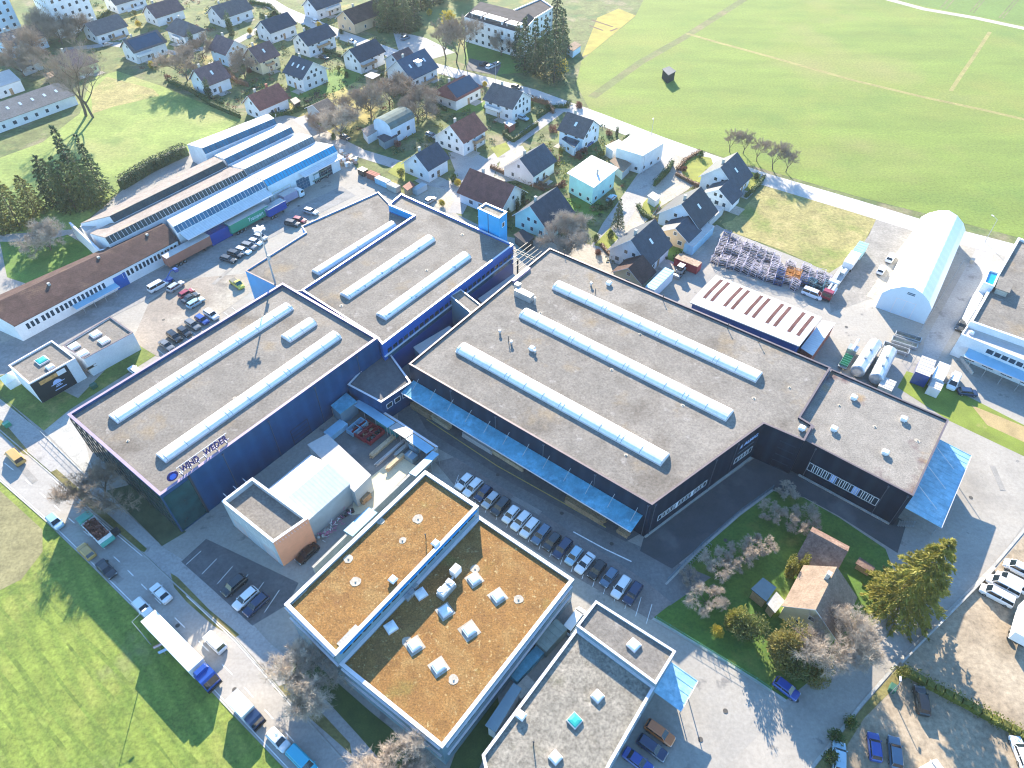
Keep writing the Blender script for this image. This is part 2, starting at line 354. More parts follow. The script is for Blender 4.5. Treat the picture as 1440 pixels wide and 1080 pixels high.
def panel(root, name, a, b, inside, t0, t1, z0, z1, mat, proud=0.04, thick=0.04, label=None):
    u, nrm = outward(a, b, inside); L = (v2(b) - v2(a)).length
    c = v2(a) + u * L * (t0 + t1) / 2 + nrm * (proud - thick / 2 + .0)
    mb = MB(); mb.box(up(c, z0), (L * (t1 - t0), thick, z1 - z0), math.atan2(u.y, u.x)); return mb.build(name, mat, root, label)
def sheet_canopy(root, a, b, inside, t0, t1, depth, z, mat, drop=0.5, name='canopy', posts=0, thick=0.12, trusses=0):
    u, nrm = outward(a, b, inside); L = (v2(b) - v2(a)).length
    p0 = v2(a) + u * L * t0 + nrm * .03; p1 = v2(a) + u * L * t1 + nrm * .03
    q0, q1 = p0 + nrm * depth, p1 + nrm * depth; T = Vector((0, 0, thick))
    A = [up(p0, z), up(p1, z), up(q1, z - drop), up(q0, z - drop)]; mb = MB()
    mb.raw(A + [x - T for x in A], [(0, 1, 2, 3), (7, 6, 5, 4), (0, 4, 5, 1), (1, 5, 6, 2), (2, 6, 7, 3), (3, 7, 4, 0)])
    k = max(2, int((p1 - p0).length / 1.25)); wdt = .07
    for i in range(k + 1):                                   # standing seams
        f = i / k; e0, e1 = A[0].lerp(A[1], f), A[3].lerp(A[2], f); s_ = u * wdt; h_ = Vector((0, 0, .05))
        mb.face([e0 + h_ - s_, e0 + h_ + s_, e1 + h_ + s_, e1 + h_ - s_]); mb.face([e0 - s_, e0 - s_ + h_, e1 - s_ + h_, e1 - s_]); mb.face([e0 + s_ + h_, e0 + s_, e1 + s_, e1 + s_ + h_])
    mb.box(up((q0 + q1) / 2, z - drop - .16), ((q1 - q0).length, .12, .24), math.atan2(u.y, u.x), 1)
    o = mb.build(name, [mat, COPING], root)
    for i in range(posts):
        f = (i + .5) / posts; m = MB(); pp = q0.lerp(q1, f) - nrm * .15; m.tube(up(pp, 0), up(pp, z - drop - thick), .08); m.build('post', METAL, root)
    return o
def vault(root, p0, p1, z, width, rise, mat=POLY, seg=4.0, name='skylight'):
    """barrel rooflight on a curb with ribs"""
    p0, p1 = v2(p0), v2(p1); u = (p1 - p0).normalized(); nr = Vector((-u.y, u.x, 0)); L = (p1 - p0).length; n = 8; cz = 0.35
    mb = MB(); k = 0
    def ring(s, grow=0.0):
        out = []
        for i in range(n + 1):
            t = math.pi * i / n; out.append(p0 + u * s + nr * (math.cos(t) * (width / 2 + grow)) + Vector((0, 0, z + cz + math.sin(t) * (rise + grow))))
        return out
    a, b = ring(0), ring(L)
    for i in range(n): mb.face([a[i], a[i + 1], b[i + 1], b[i]], 0)
    mb.face(list(reversed(a)), 0); mb.face(b, 0)
    mb.box(up(p0.lerp(p1, .5), z - .02), (L + .1, width + .12, cz + .01), math.atan2(u.y, u.x), 1)
    o = mb.build(name, [mat, COPING], root)
    m = max(1, round(L / seg))
    for i in range(m + 1):
        s = 0.05 + (L - .1) * i / m
        for d in ((0,) if i % 3 else (-.45, .45)):
            if s + d < .02 or s + d > L - .02: continue
            rb = MB()
            x, y = ring(s + d - .05, .035), ring(s + d + .05, .035)
            for j in range(n): rb.face([x[j], x[j + 1], y[j + 1], y[j]])
            w0, w1 = ring(s + d - .05, 0), ring(s + d + .05, 0)
            for j in range(n): rb.face([w0[j + 1], w0[j], x[j], x[j + 1]]); rb.face([w1[j], w1[j + 1], y[j + 1], y[j]])
            rb.build('skylight_rib', RIB, o)
    return o
def dome(root, p, z, size=1.5, yaw=YAW_B, mat=POLY, pad=None, name='skylight'):
    mb = MB(); mb.box((p[0], p[1], z - .02), (size, size, .42), yaw, 1); mb.box((p[0], p[1], z + .405), (size * .92, size * .92, .12), yaw, 0, top=.82)
    mb.box((p[0], p[1], z + .53), (size * .75, size * .75, .09), yaw, 0, top=.5)
    mb.build(name, [mat, COPING], root)
    if pad:
        m = MB(); m.box((p[0], p[1], z + .012), (pad, pad, .03), yaw); m.build('gravel_pad', SANDY, root)
def round_pad(root, p, z, r=.75):
    m = MB(); k = 12; m.prism([(p[0] + math.cos(6.283 * i / k) * r * U(.85, 1.1), p[1] + math.sin(6.283 * i / k) * r * U(.85, 1.1)) for i in range(k)], z + .005, z + .05)
    m.tube((p[0], p[1], z + .05), (p[0], p[1], z + .22), .16, .12, 8); m.build('roof_drain', SANDY, root)
def vent(root, p, z, kind=0):
    m = MB()
    if kind == 0:      # cowl
        m.tube((p[0], p[1], z), (p[0], p[1], z + .7), .22, .22, 8); m.tube((p[0], p[1], z + .72), (p[0], p[1], z + 1.0), .4, .28, 8)
    elif kind == 1:    # pipe
        m.tube((p[0], p[1], z), (p[0], p[1], z + 1.4), .09, .09, 6); m.tube((p[0], p[1], z + 1.4), (p[0], p[1], z + 1.55), .16, .1, 6)
    else:              # hooded white box
        m.box((p[0], p[1], z), (.9, .9, .5), YAW_B); m.box((p[0], p[1], z + .5), (1.25, 1.25, .35), YAW_B, top=.75)
    m.build('roof_vent', [METAL, DMETAL, WHITE][[0, 1, 2][kind]], root)

# ------------------------------------------------------------------ houses
HOUSES = []
HGLASS = M('house_glass', (.045, .07, .095), .15, .3, 1.0, spec=.7)  # bluish base colour stands in for sky reflected in the panes
def house(r0, r1, hw, he, hr, wall, roof, label, name='house', wb=None, over=0.75, chim=1, wins=(3, 2), snap=None, group='houses of the village',
          cat='house', hip=0.0, dormers=0, roofwin=0, half=False, zr=None, door=True, heB=None, floors=None, solar=False):
    """gable house from the two ends of its ridge in the photo (seen at height hr); hw = half width towards the camera, wb = behind"""
    low_ = .7 if he > 4 else .3; hr += .7 if he > 4 else 0; he -= low_; hw += .35; a, b = P(*r0, hr), P(*r1, hr); m = v2(a.lerp(b, .5)); L = (v2(b) - v2(a)).length; d = (v2(b) - v2(a)); ang = math.atan2(d.y, d.x)
    if snap is None:
        best = min((YAW_B, YAW_A, YAW_B - math.pi, YAW_A + math.pi), key=lambda q: abs((q - ang + math.pi) % (2 * math.pi) - math.pi)); ang = best
    elif snap is not False: ang = snap
    u = Vector((math.cos(ang), math.sin(ang), 0)); n = Vector((-u.y, u.x, 0))
    if n.y > 0: n = -n                      # n looks towards the camera
    wb = wb or hw; Lw = L / 2 - over; heB = heB or (hr - (hr - he) * wb / hw if wb else he)
    t = thing(name, label, cat, m, group)
    HOUSES.append((m.copy(), max(L / 2, hw) * 1.0)); fw, bw = hw - over * .8, wb - over * .8; k = (hr - he) / hw; kb = (hr - heB) / wb
    zf, zb = hr - k * fw - .12, hr - kb * bw - .12
    corner = lambda s, o, z: m + u * s + n * o + Vector((0, 0, z))
    w = MB(); x = Lw
    w.face([corner(-x, fw, 0), corner(x, fw, 0), corner(x, fw, zf), corner(-x, fw, zf)])
    w.face([corner(x, -bw, 0), corner(-x, -bw, 0), corner(-x, -bw, zb), corner(x, -bw, zb)])
    for s in (-x, x):
        if hip: w.face([corner(s, fw, 0), corner(s, -bw, 0), corner(s, -bw, zb), corner(s, fw, zf)])
        else: w.face([corner(s, fw, 0), corner(s, -bw, 0), corner(s, -bw, zb), corner(s, 0, hr - .14), corner(s, fw, zf)])
    w.build('wall', wall, t)
    r = MB(); X = L / 2; T = Vector((0, 0, .18)); hx = hip
    F = [corner(-X, hw, he), corner(X, hw, he), corner(X - hx, 0, hr), corner(-X + hx, 0, hr)]
    B = [corner(X, -wb, heB), corner(-X, -wb, heB), corner(-X + hx, 0, hr), corner(X - hx, 0, hr)]
    r.face(F); r.face(B); r.face([p - T for p in reversed(F)]); r.face([p - T for p in reversed(B)])
    for q in ((F[0], F[1]), (B[0], B[1])): r.face([q[0] - T, q[1] - T, q[1], q[0]])
    if hip:
        r.face([F[1], B[0], B[3]]); r.face([B[1], F[0], F[3]])
        for q in ((F[1], B[0]), (B[1], F[0])): r.face([q[0] - T, q[1] - T, q[1], q[0]])
    else:
        for q in ((F[1], F[2]), (B[0], B[3]), (F[3], F[0]), (B[2], B[1])): r.face([q[0] - T, q[1] - T, q[1], q[0]], 1)
    rt = r.build('roof', [roof, WHITE], t)
    if solar:
        sm = MB(); q = lambda s, f: corner(s, f * hw, hr - (hr - he) * f + .06); sm.face([q(-X * .82, .9), q(X * .82, .9), q(X * .82, .12), q(-X * .82, .12)])
        sm.build('solar_panel', R_SOLAR, rt)
    for i in range(chim):
        s = (-.45, .3)[i % 2] * L * .5; cc = MB(); cb = corner(s, -.6, hr - 1.0); cc.box(cb, (.7, .6, 1.9), ang); cc.box(cb + Vector((0, 0, 1.9)), (.85, .75, .12), ang)
        cc.build('chimney', [CONC, BRICKRED][i % 2] if chim else CONC, rt)
    for i in range(roofwin):
        f = (i + 1) / (roofwin + 1); q = lambda ds, dd: corner((-X + 2 * X * f) + ds, hw * .45 + dd, hr - k * (hw * .45 + dd) + .06)
        rw = MB(); rw.face([q(-.4, .6), q(.4, .6), q(.4, -.6), q(-.4, -.6)]); rw.build('roof_window', POLY, rt)
    for i in range(dormers):
        f = (i + 1) / (dormers + 1); c0 = corner(-X + 2 * X * f, hw * .5, hr - k * hw * .5); dm = MB(); dm.box(c0 - Vector((0, 0, .6)), (2.0, 2.0, 1.7), ang, 0); dm.box(c0 + Vector((0, 0, 1.1)), (2.4, 2.4, .15), ang, 1)
        dm.build('dormer', [WHITE, roof], rt)
    fl = floors or (2 if zf > 4.6 else 1); nf, ng = wins
    inside = m
    for f in range(fl):
        z0 = 1.0 + 2.75 * f
        if z0 + 1.2 > zf: break
        if nf: window_row(t, corner(-x, fw, 0), corner(x, fw, 0), inside, nf, 1.15, z0, 1.2, .05, .95, fw=.06, skip=.22, glass=HGLASS)
        if ng:
            s = x if u.x * 0 + (u.y < 0) else -x   # the gable that faces the camera
            window_row(t, corner(s, fw, 0), corner(s, -bw, 0), inside, ng, 1.1, z0, 1.2, .1, .9, fw=.06, skip=.12, glass=HGLASS)
    if ng and not hip and hr - zf > 2.0:
        s = x if u.y < 0 else -x; window_row(t, corner(s, fw, 0), corner(s, -bw, 0), inside, 1 if ng < 3 else 2, .95, zf + .25, 1.05, .3, .7, fw=.07)
    if wins[0] >= 3 and rnd() < .6 and zf > 3.2 and group:       # balcony or terrace roof towards the garden
        bb = MB(); s0 = U(-.5, .3) * x; wd = U(.35, .6) * x; zz = 2.7 if zf > 4.4 else 0.2
        bb.box(corner(s0, fw + .75, zz - .16), (2 * wd, 1.5, .16), ang); bb.box(corner(s0, fw + 1.46, zz), (2 * wd, .07, .95), ang, 1)
        for e in (-1, 1): bb.box(corner(s0 + e * wd, fw + .75, zz), (.07, 1.5, .95), ang, 1)
        for e in (-.9, .9):
            if zz > 1: bb.box(corner(s0 + e * wd, fw + 1.35, 0), (.14, .14, zz - .16), ang)
        bb.build('balcony', [CONC, WOOD if rnd() < .5 else WHITE], t)
    if group:
        tb = MB(); s0 = U(-.6, .6) * x; tb.face([corner(s0 - U(1.5, 3), fw + .02, .06), corner(s0 + U(1.5, 3), fw + .02, .06), corner(s0 + U(1.5, 3), fw + U(2, 4), .06), corner(s0 - U(1.5, 3), fw + U(2, 4), .06)][::-1] if n.cross(u).z < 0 else [corner(s0 - 2, fw + .02, .06), corner(s0 + 2.4, fw + .02, .06), corner(s0 + 2.4, fw + 3, .06), corner(s0 - 2, fw + 3, .06)])
        tag(tb.build('terrace', SANDY if rnd() < .5 else CONC), kind='structure')
    if door and nf:
        uu, nn = outward(corner(-x, fw, 0), corner(x, fw, 0), inside); window(t, corner(-x, fw, 0), uu, nn, 2 * x * .5, .95, .12, 2.05, frame=WOOD, glass=WOOD, name='door')
    return t
def slab_roof_box(name, label, cat, pts, z0, h, wall, roof, group=None, over=.3, px=True, wins=0):
    """small flat-roofed hut / garage / carport from its roof corners"""
    poly = ccw([v2(P(*p, z0 + h) if px else p) for p in pts]); c = sum(poly, Vector()) / len(poly)
    t = thing(name, label, cat, up(c, 0) if z0 == 0 else up(c, z0), group); HOUSES.append((c.copy(), max((q - c).length for q in poly) * .8))
    w = MB(); w.prism(inset(poly, over), z0, z0 + h - .16, cap=False, base=False); w.build('wall', wall, t)
    r = MB(); r.prism(poly, z0 + h - .16, z0 + h); r.build('roof', roof, t)
    if wins:
        ip = inset(poly, over)
        for i in range(len(ip)):
            a, b = ip[i], ip[(i + 1) % len(ip)]; uu, nn = outward(a, b, c)
            if nn.y < -.3 and (b - a).length > 2.2: window_row(t, a, b, c, wins, 1.0, z0 + .9, 1.0, fw=.06)
    return t
def wall_run(name, label, pts, h, th, mat, cap=None, group=None, cat='wall', z0=0.0, px=True):
    ps = [v2(P(*p, h) if px else p) for p in pts]; t = thing(name, label, cat, ps[0], group); b = MB(); c = MB()
    for i in range(len(ps) - 1):
        d = ps[i + 1] - ps[i]; y = math.atan2(d.y, d.x); mid = ps[i].lerp(ps[i + 1], .5); b.box(up(mid, z0), (d.length + (th * .0), th, h - z0), y)
        if cap: c.box(up(mid, h + .003), (d.length + .06, th + .14, .08), y)
    b.build('wall' if cap else 'panel', mat, t)
    if cap: c.build('coping', cap, t)
    return t
def fence(label, pts, h=1.2, mat=METAL, group='fences', px=True, step=2.5, name='fence'):
    ps = [v2(P(*p) if px else p) for p in pts]; t = thing(name, label, 'fence', ps[0], group); r = MB(); q = MB()
    for i in range(len(ps) - 1):
        d = ps[i + 1] - ps[i]; n = max(1, round(d.length / step))
        for zz in (.15, h * .55, h - .05): r.tube(up(ps[i], zz), up(ps[i + 1], zz), .025, n=4)
        m = int(d.length / .8)
        for j in range(m): p = ps[i].lerp(ps[i + 1], j / m); r.tube(up(p, .15), up(p, h), .012, n=3)
        for j in range(n + (i == len(ps) - 2)): p = ps[i].lerp(ps[i + 1], j / n); q.tube(up(p, 0), up(p, h + .08), .045, n=6)
    r.build('mesh_panel', mat, t); q.build('post', mat, t); return t
# ------------------------------------------------------------------ plants (each kind built once, then copied)
def bare_tree_meshes(seed, h=10.0, spread=1.0, dense=1.0, twig=TWIG, twr=.03, up_bias=.35, low=.2):
    rs = random.Random(seed); tr, tw = MB(), MB()
    def grow(p, d, L, r, lev):
        n = 3 if lev < 3 else 2; q = p; dd = d
        for i in range(n):
            nd = (dd + Vector((rs.uniform(-1, 1), rs.uniform(-1, 1), rs.uniform(-.6, 1) * .6 + .12)) * .16).normalized()
            e = q + nd * L / n; r1 = r * (1 - .32 * (i + 1) / n) if lev else r * (1 - .12 * (i + 1) / n)
            rr0 = r * (1 - .32 * i / n) if lev else r * (1 - .12 * i / n)
            (tr if lev < 3 else tw).tube(q, e, rr0, r1, 7 if lev == 0 else 5 if lev < 2 else 4 if lev < 3 else 3, cap=False)
            if lev < 4:
                kids = {0: 0, 1: 2, 2: 3, 3: 4}[lev]
                kids = int(kids * dense + rs.random())
                for _ in range(kids if i or lev > 1 else 0): branch(e, nd, L, r1, lev)
            q, dd = e, nd
        if lev == 0:
            m = int(7 * dense)
            for i in range(m):
                az = 6.283 * (i + rs.uniform(-.3, .3)) / m; s = rs.uniform(.5, 1.0) * spread
                grow(q - d * rs.uniform(0, .25) * L, Vector((math.cos(az) * s, math.sin(az) * s, rs.uniform(.4, 1.1))).normalized(), h * rs.uniform(.42, .62), r * .5, 1)
        elif lev == 4:
            for _ in range(3):
                a = (dd + Vector((rs.gauss(0, .7), rs.gauss(0, .7), rs.gauss(.1, .6)))).normalized(); b0 = p.lerp(q, rs.uniform(.2, 1)); tw.tube(b0, b0 + a * rs.uniform(.35, .8) * max(.6, L), twr * .45, twr * .25, 3, cap=False)
        elif lev < 4:
            for _ in range(3 if lev < 3 else 5): branch(q, dd, L, r1, lev)
    def branch(p, d, L, r, lev):
        a = Vector((rs.gauss(0, 1), rs.gauss(0, 1), rs.gauss(0, 1) * .7)).normalized()
        nd = (d * .75 + a * .75 + Vector((0, 0, up_bias * .5))).normalized()
        nl = L * rs.uniform(.42, .66); nr = max(twr * .6, r * .55) if lev + 1 < 3 else twr * (1.0 if lev + 1 == 3 else .7)
        if lev + 1 <= 4: grow(p, nd, nl, nr, lev + 1)
    grow(Vector((0, 0, 0)), Vector((rs.uniform(-.05, .05), rs.uniform(-.05, .05), 1)).normalized(), h * low, h * .028, 0)
    return tr.mesh('trunk', BARK), tw.mesh('twigs', twig)
def sprig(mb, p, d, s, w, mi=0, rs=random):
    """one leaf-like quad at p pointing along d"""
    d = d.normalized(); side = d.cross(Vector((rs.uniform(-1, 1), rs.uniform(-1, 1), rs.uniform(-1, 1)))); 
    if side.length < 1e-3: side = d.orthogonal()
    side.normalize(); side *= w * .5
    mb.face([p - side * .5, p + d * s * .5 - side, p + d * s, p + d * s * .5 + side], mi)
def conifer_meshes(seed, h=14.0, r=3.2, n=3600, mat=NEEDLE_D, base=.1, tiers=14, size=.55, droop=.35, power=1.0):
    rs = random.Random(seed); t, c = MB(), MB()
    t.tube((0, 0, 0), (0, 0, h * .97), h * .018, .03, 7)
    tips = []
    for i in range(tiers):
        f = i / (tiers - 1); z = h * (base + (1 - base) * f ** .92 * .97); rr = r * (1 - f) ** power + .15; m = max(3, int(11 * (1 - f) + 4))
        for j in range(m):
            a = 6.283 * (j + rs.uniform(-.4, .4)) / m; L = rr * rs.uniform(.72, 1.12)
            tips.append((z + rs.uniform(-.3, .3), a, L))
            if i % 2 == 0: t.tube((0, 0, z), (math.cos(a) * L * .8, math.sin(a) * L * .8, z - L * droop * .6), .05, .015, 3)
    per = max(6, n // len(tips))
    for z, a, L in tips:
        for k in range(per):
            f = rs.random() ** .6; rad = L * f; off = rs.gauss(0, .16) * (1.1 - f * .5) * min(1.2, L * .5)
            p = Vector((math.cos(a) * rad - math.sin(a) * off, math.sin(a) * rad + math.cos(a) * off, z - droop * L * f * f + rs.uniform(-.18, .18)))
            d = Vector((math.cos(a + rs.uniform(-.9, .9)), math.sin(a + rs.uniform(-.9, .9)), rs.uniform(-.55, .35)))
            sprig(c, p, d, size * rs.uniform(.7, 1.4), size * .42, 0, rs)
    return t.mesh('trunk', BARK), c.mesh('crown', mat)
def bush_meshes(seed, h=2.0, r=1.2, n=900, mat=LEAF, size=.28, lumps=7, column=False, stem=True):
    rs = random.Random(seed); t, c = MB(), MB(); L = []
    for i in range(lumps):
        a = rs.uniform(0, 6.283); d = rs.uniform(0, .6) * r
        L.append((Vector((math.cos(a) * d * (.5 if column else 1), math.sin(a) * d * (.5 if column else 1), h * rs.uniform(.2, .82))), rs.uniform(.35, .62) * r, rs.uniform(.8, 1.2) * (h * .35 if column else min(h * .4, r * .6))))
    for i in range(n):
        p0, rr, hh = rs.choice(L); v = Vector((rs.gauss(0, 1), rs.gauss(0, 1), rs.gauss(0, 1))).normalized()
        f = rs.uniform(.55, 1.08); p = p0 + Vector((v.x * rr * f, v.y * rr * f, v.z * hh * f))
        if p.z < .05: p.z = rs.uniform(.05, .4)
        sprig(c, p, (v + Vector((rs.uniform(-1, 1), rs.uniform(-1, 1), rs.uniform(-.4, .9))) * .8), size * rs.uniform(.7, 1.5), size * .6, 0, rs)
    if stem:
        for i in range(4): p0 = L[i % len(L)][0]; t.tube((0, 0, 0), p0, .06 + h * .008, .02, 5)
    return t.mesh('trunk', BARK), c.mesh('crown', mat)
KINDS = {}
def kind(key, maker, parts=('trunk', 'crown')): KINDS[key] = (maker, parts)
BUILT = {}
def plant(key, px, label, s=1.0, group=None, cat='tree', name='tree', z=0.0, yaw=None, world=None, sz=None):
    if key not in BUILT: BUILT[key] = KINDS[key]()
    tm, cm = BUILT[key]; loc = Vector((*world, z)) if world else P(px[0], px[1], z)
    t = thing(name, label, cat, loc, group, U(0, 6.28) if yaw is None else yaw); t.scale = (s, s, s * (sz or 1))
    for nm, me in (('trunk', tm), ('crown', cm)):
        o = bpy.data.objects.new(nm, me); C.objects.link(o); o.parent = t
    return t
for i in range(3): KINDS['bare%d' % i] = lambda i=i: bare_tree_meshes(11 + i, 10.0, 1.0, .95, TWIG, .028)
for i in range(2): KINDS['pale%d' % i] = lambda i=i: bare_tree_meshes(31 + i, 8.0, 1.25, 1.12, TWIG_P, .028, .2, .16)
KINDS['tallbare'] = lambda: bare_tree_meshes(51, 16.0, .75, .62, TWIG, .03, .6, .36)
KINDS['thinbare'] = lambda: bare_tree_meshes(52, 8.0, .55, .7, TWIG, .03, .6, .3)
KINDS['orchard0'] = lambda: bare_tree_meshes(61, 6.0, 1.3, .72, TWIG_P, .036, .1, .2)
KINDS['orchard1'] = lambda: bare_tree_meshes(62, 6.0, 1.35, .76, TWIG_P, .036, .1, .2)
KINDS['spruce0'] = lambda: conifer_meshes(1, 15, 3.3, 3400)
KINDS['spruce1'] = lambda: conifer_meshes(2, 15, 3.0, 3000)
KINDS['roundfir'] = lambda: conifer_meshes(3, 14, 5.0, 6500, M('grey_green_needles', (0.10, 0.13, 0.045), .7, .45, .6, rand=.2, trans=.15), .05, 14, .6, .2, .5)
KINDS['olivefir'] = lambda: conifer_meshes(14, 13, 4.6, 4200, M('olive_needles', (0.16, 0.16, 0.045), .7, .4, .6, rand=.15, trans=.3), .05, 12, .6, .2, .5)
KINDS['goldspruce'] = lambda: conifer_meshes(4, 21, 6.6, 15000, NEEDLE_G, .06, 22, .62, .42, .8)
KINDS['bush0'] = lambda: bush_meshes(5, 2.0, 1.3, 700, LEAF)
KINDS['bush1'] = lambda: bush_meshes(6, 2.2, 1.3, 600, LEAF_Y)
KINDS['blossom'] = lambda: bush_meshes(7, 2.0, 1.5, 800, LEAF_B)
KINDS['redbush'] = lambda: bush_meshes(8, 1.8, 1.3, 700, LEAF_R)
KINDS['column'] = lambda: bush_meshes(9, 5.5, 1.1, 1100, NEEDLE_D, .32, 8, True)
KINDS['goldcolumn'] = lambda: bush_meshes(10, 6.5, 1.9, 2600, M('golden_thuja', (0.21, 0.20, 0.035), .7, .4, .7, trans=.3), .34, 9, True)
KINDS['goldround'] = lambda: bush_meshes(12, 7.0, 3.6, 5200, M('gold_green_leaves', (0.22, 0.19, 0.05), .7, .4, .6, trans=.3), .4, 12)
KINDS['darkround'] = lambda: bush_meshes(13, 6.5, 3.4, 4200, M('mossy_leaves', (0.11, 0.13, 0.035), .7, .4, .6, trans=.3), .4, 11)
def hedge(label, pts, h=1.4, w=1.0, mat=HEDGE, group='garden hedges', px=True, dens=26, size=.32, rough=.12):
    ps = [v2(P(*p) if px else p) for p in pts]; t = thing('hedge', label, 'hedge', ps[0], group); c, b = MB(), MB()
    for i in range(len(ps) - 1):
        d = ps[i + 1] - ps[i]; y = math.atan2(d.y, d.x); u = d.normalized(); n = Vector((-u.y, u.x, 0)); k = max(1, int(d.length / 1.2))
        for j in range(k):
            m = ps[i].lerp(ps[i + 1], (j + .5) / k); b.box(up(m + n * U(-.05, .05), 0.0), (d.length / k + .02, w * .8, h * U(.78, .9)), y + U(-.04, .04), top=.85)
        for j in range(int(d.length * dens * (h + w) / 2.4)):
            s = rnd() * d.length; side = rnd()
            if side < .45: o, z = n * U(-.5, .5) * w, h * U(.92, 1.08)
            else: o, z = n * (w * .5 * (1 if side < .72 else -1)), U(.1, 1) * h
            p = ps[i] + u * s + o + Vector((0, 0, z)); dirn = Vector((U(-1, 1), U(-1, 1), U(-.2, 1))) + o * 1.2
            sprig(c, p + o * U(-rough, rough), dirn, size * U(.7, 1.5), size * .7)
    b.build('stem', mat, t); c.build('foliage', mat, t); return t
# ------------------------------------------------------------------ vehicles: one mesh set per body shape and paint
PAINT = {}
def paint(key, col, rough=.28, metal=.0):
    PAINT[key] = M('paint_' + key, col, rough, .03, .6, coat=.8, metal=metal)
for k, c in dict(white=(.78, .79, .80), silver=(.42, .44, .46), grey=(.16, .17, .18), dark=(.025, .03, .036), black=(.01, .011, .013), navy=(.012, .03, .085), blue=(.015, .06, .30),
                 red=(.28, .02, .03), orange=(.55, .16, .04), yellow=(.62, .50, .05), steel=(.10, .16, .23), lightblue=(.35, .52, .62), brown=(.24, .13, .06), cyan=(.03, .42, .58), green=(.05, .30, .17), gold=(.50, .30, .08)).items():
    paint(k, c, metal=.3 if k in ('silver', 'steel', 'lightblue') else 0)
TYRE = M('tyre_rubber', (.02, .02, .022), .85, .1, 2); RIM = M('wheel_rim', (.38, .39, .41), .35, .1, 2, metal=.8)
LAMP = M('lamp_glass', (.75, .78, .80), .1, .05, 2); TAIL = M('tail_lamp', (.35, .02, .015), .2, .1, 2); CARGLASS = M('car_glass', (.012, .02, .028), .06, .1, 1, spec=.8)
TRIM = M('black_trim', (.02, .02, .022), .6, .1, 2)
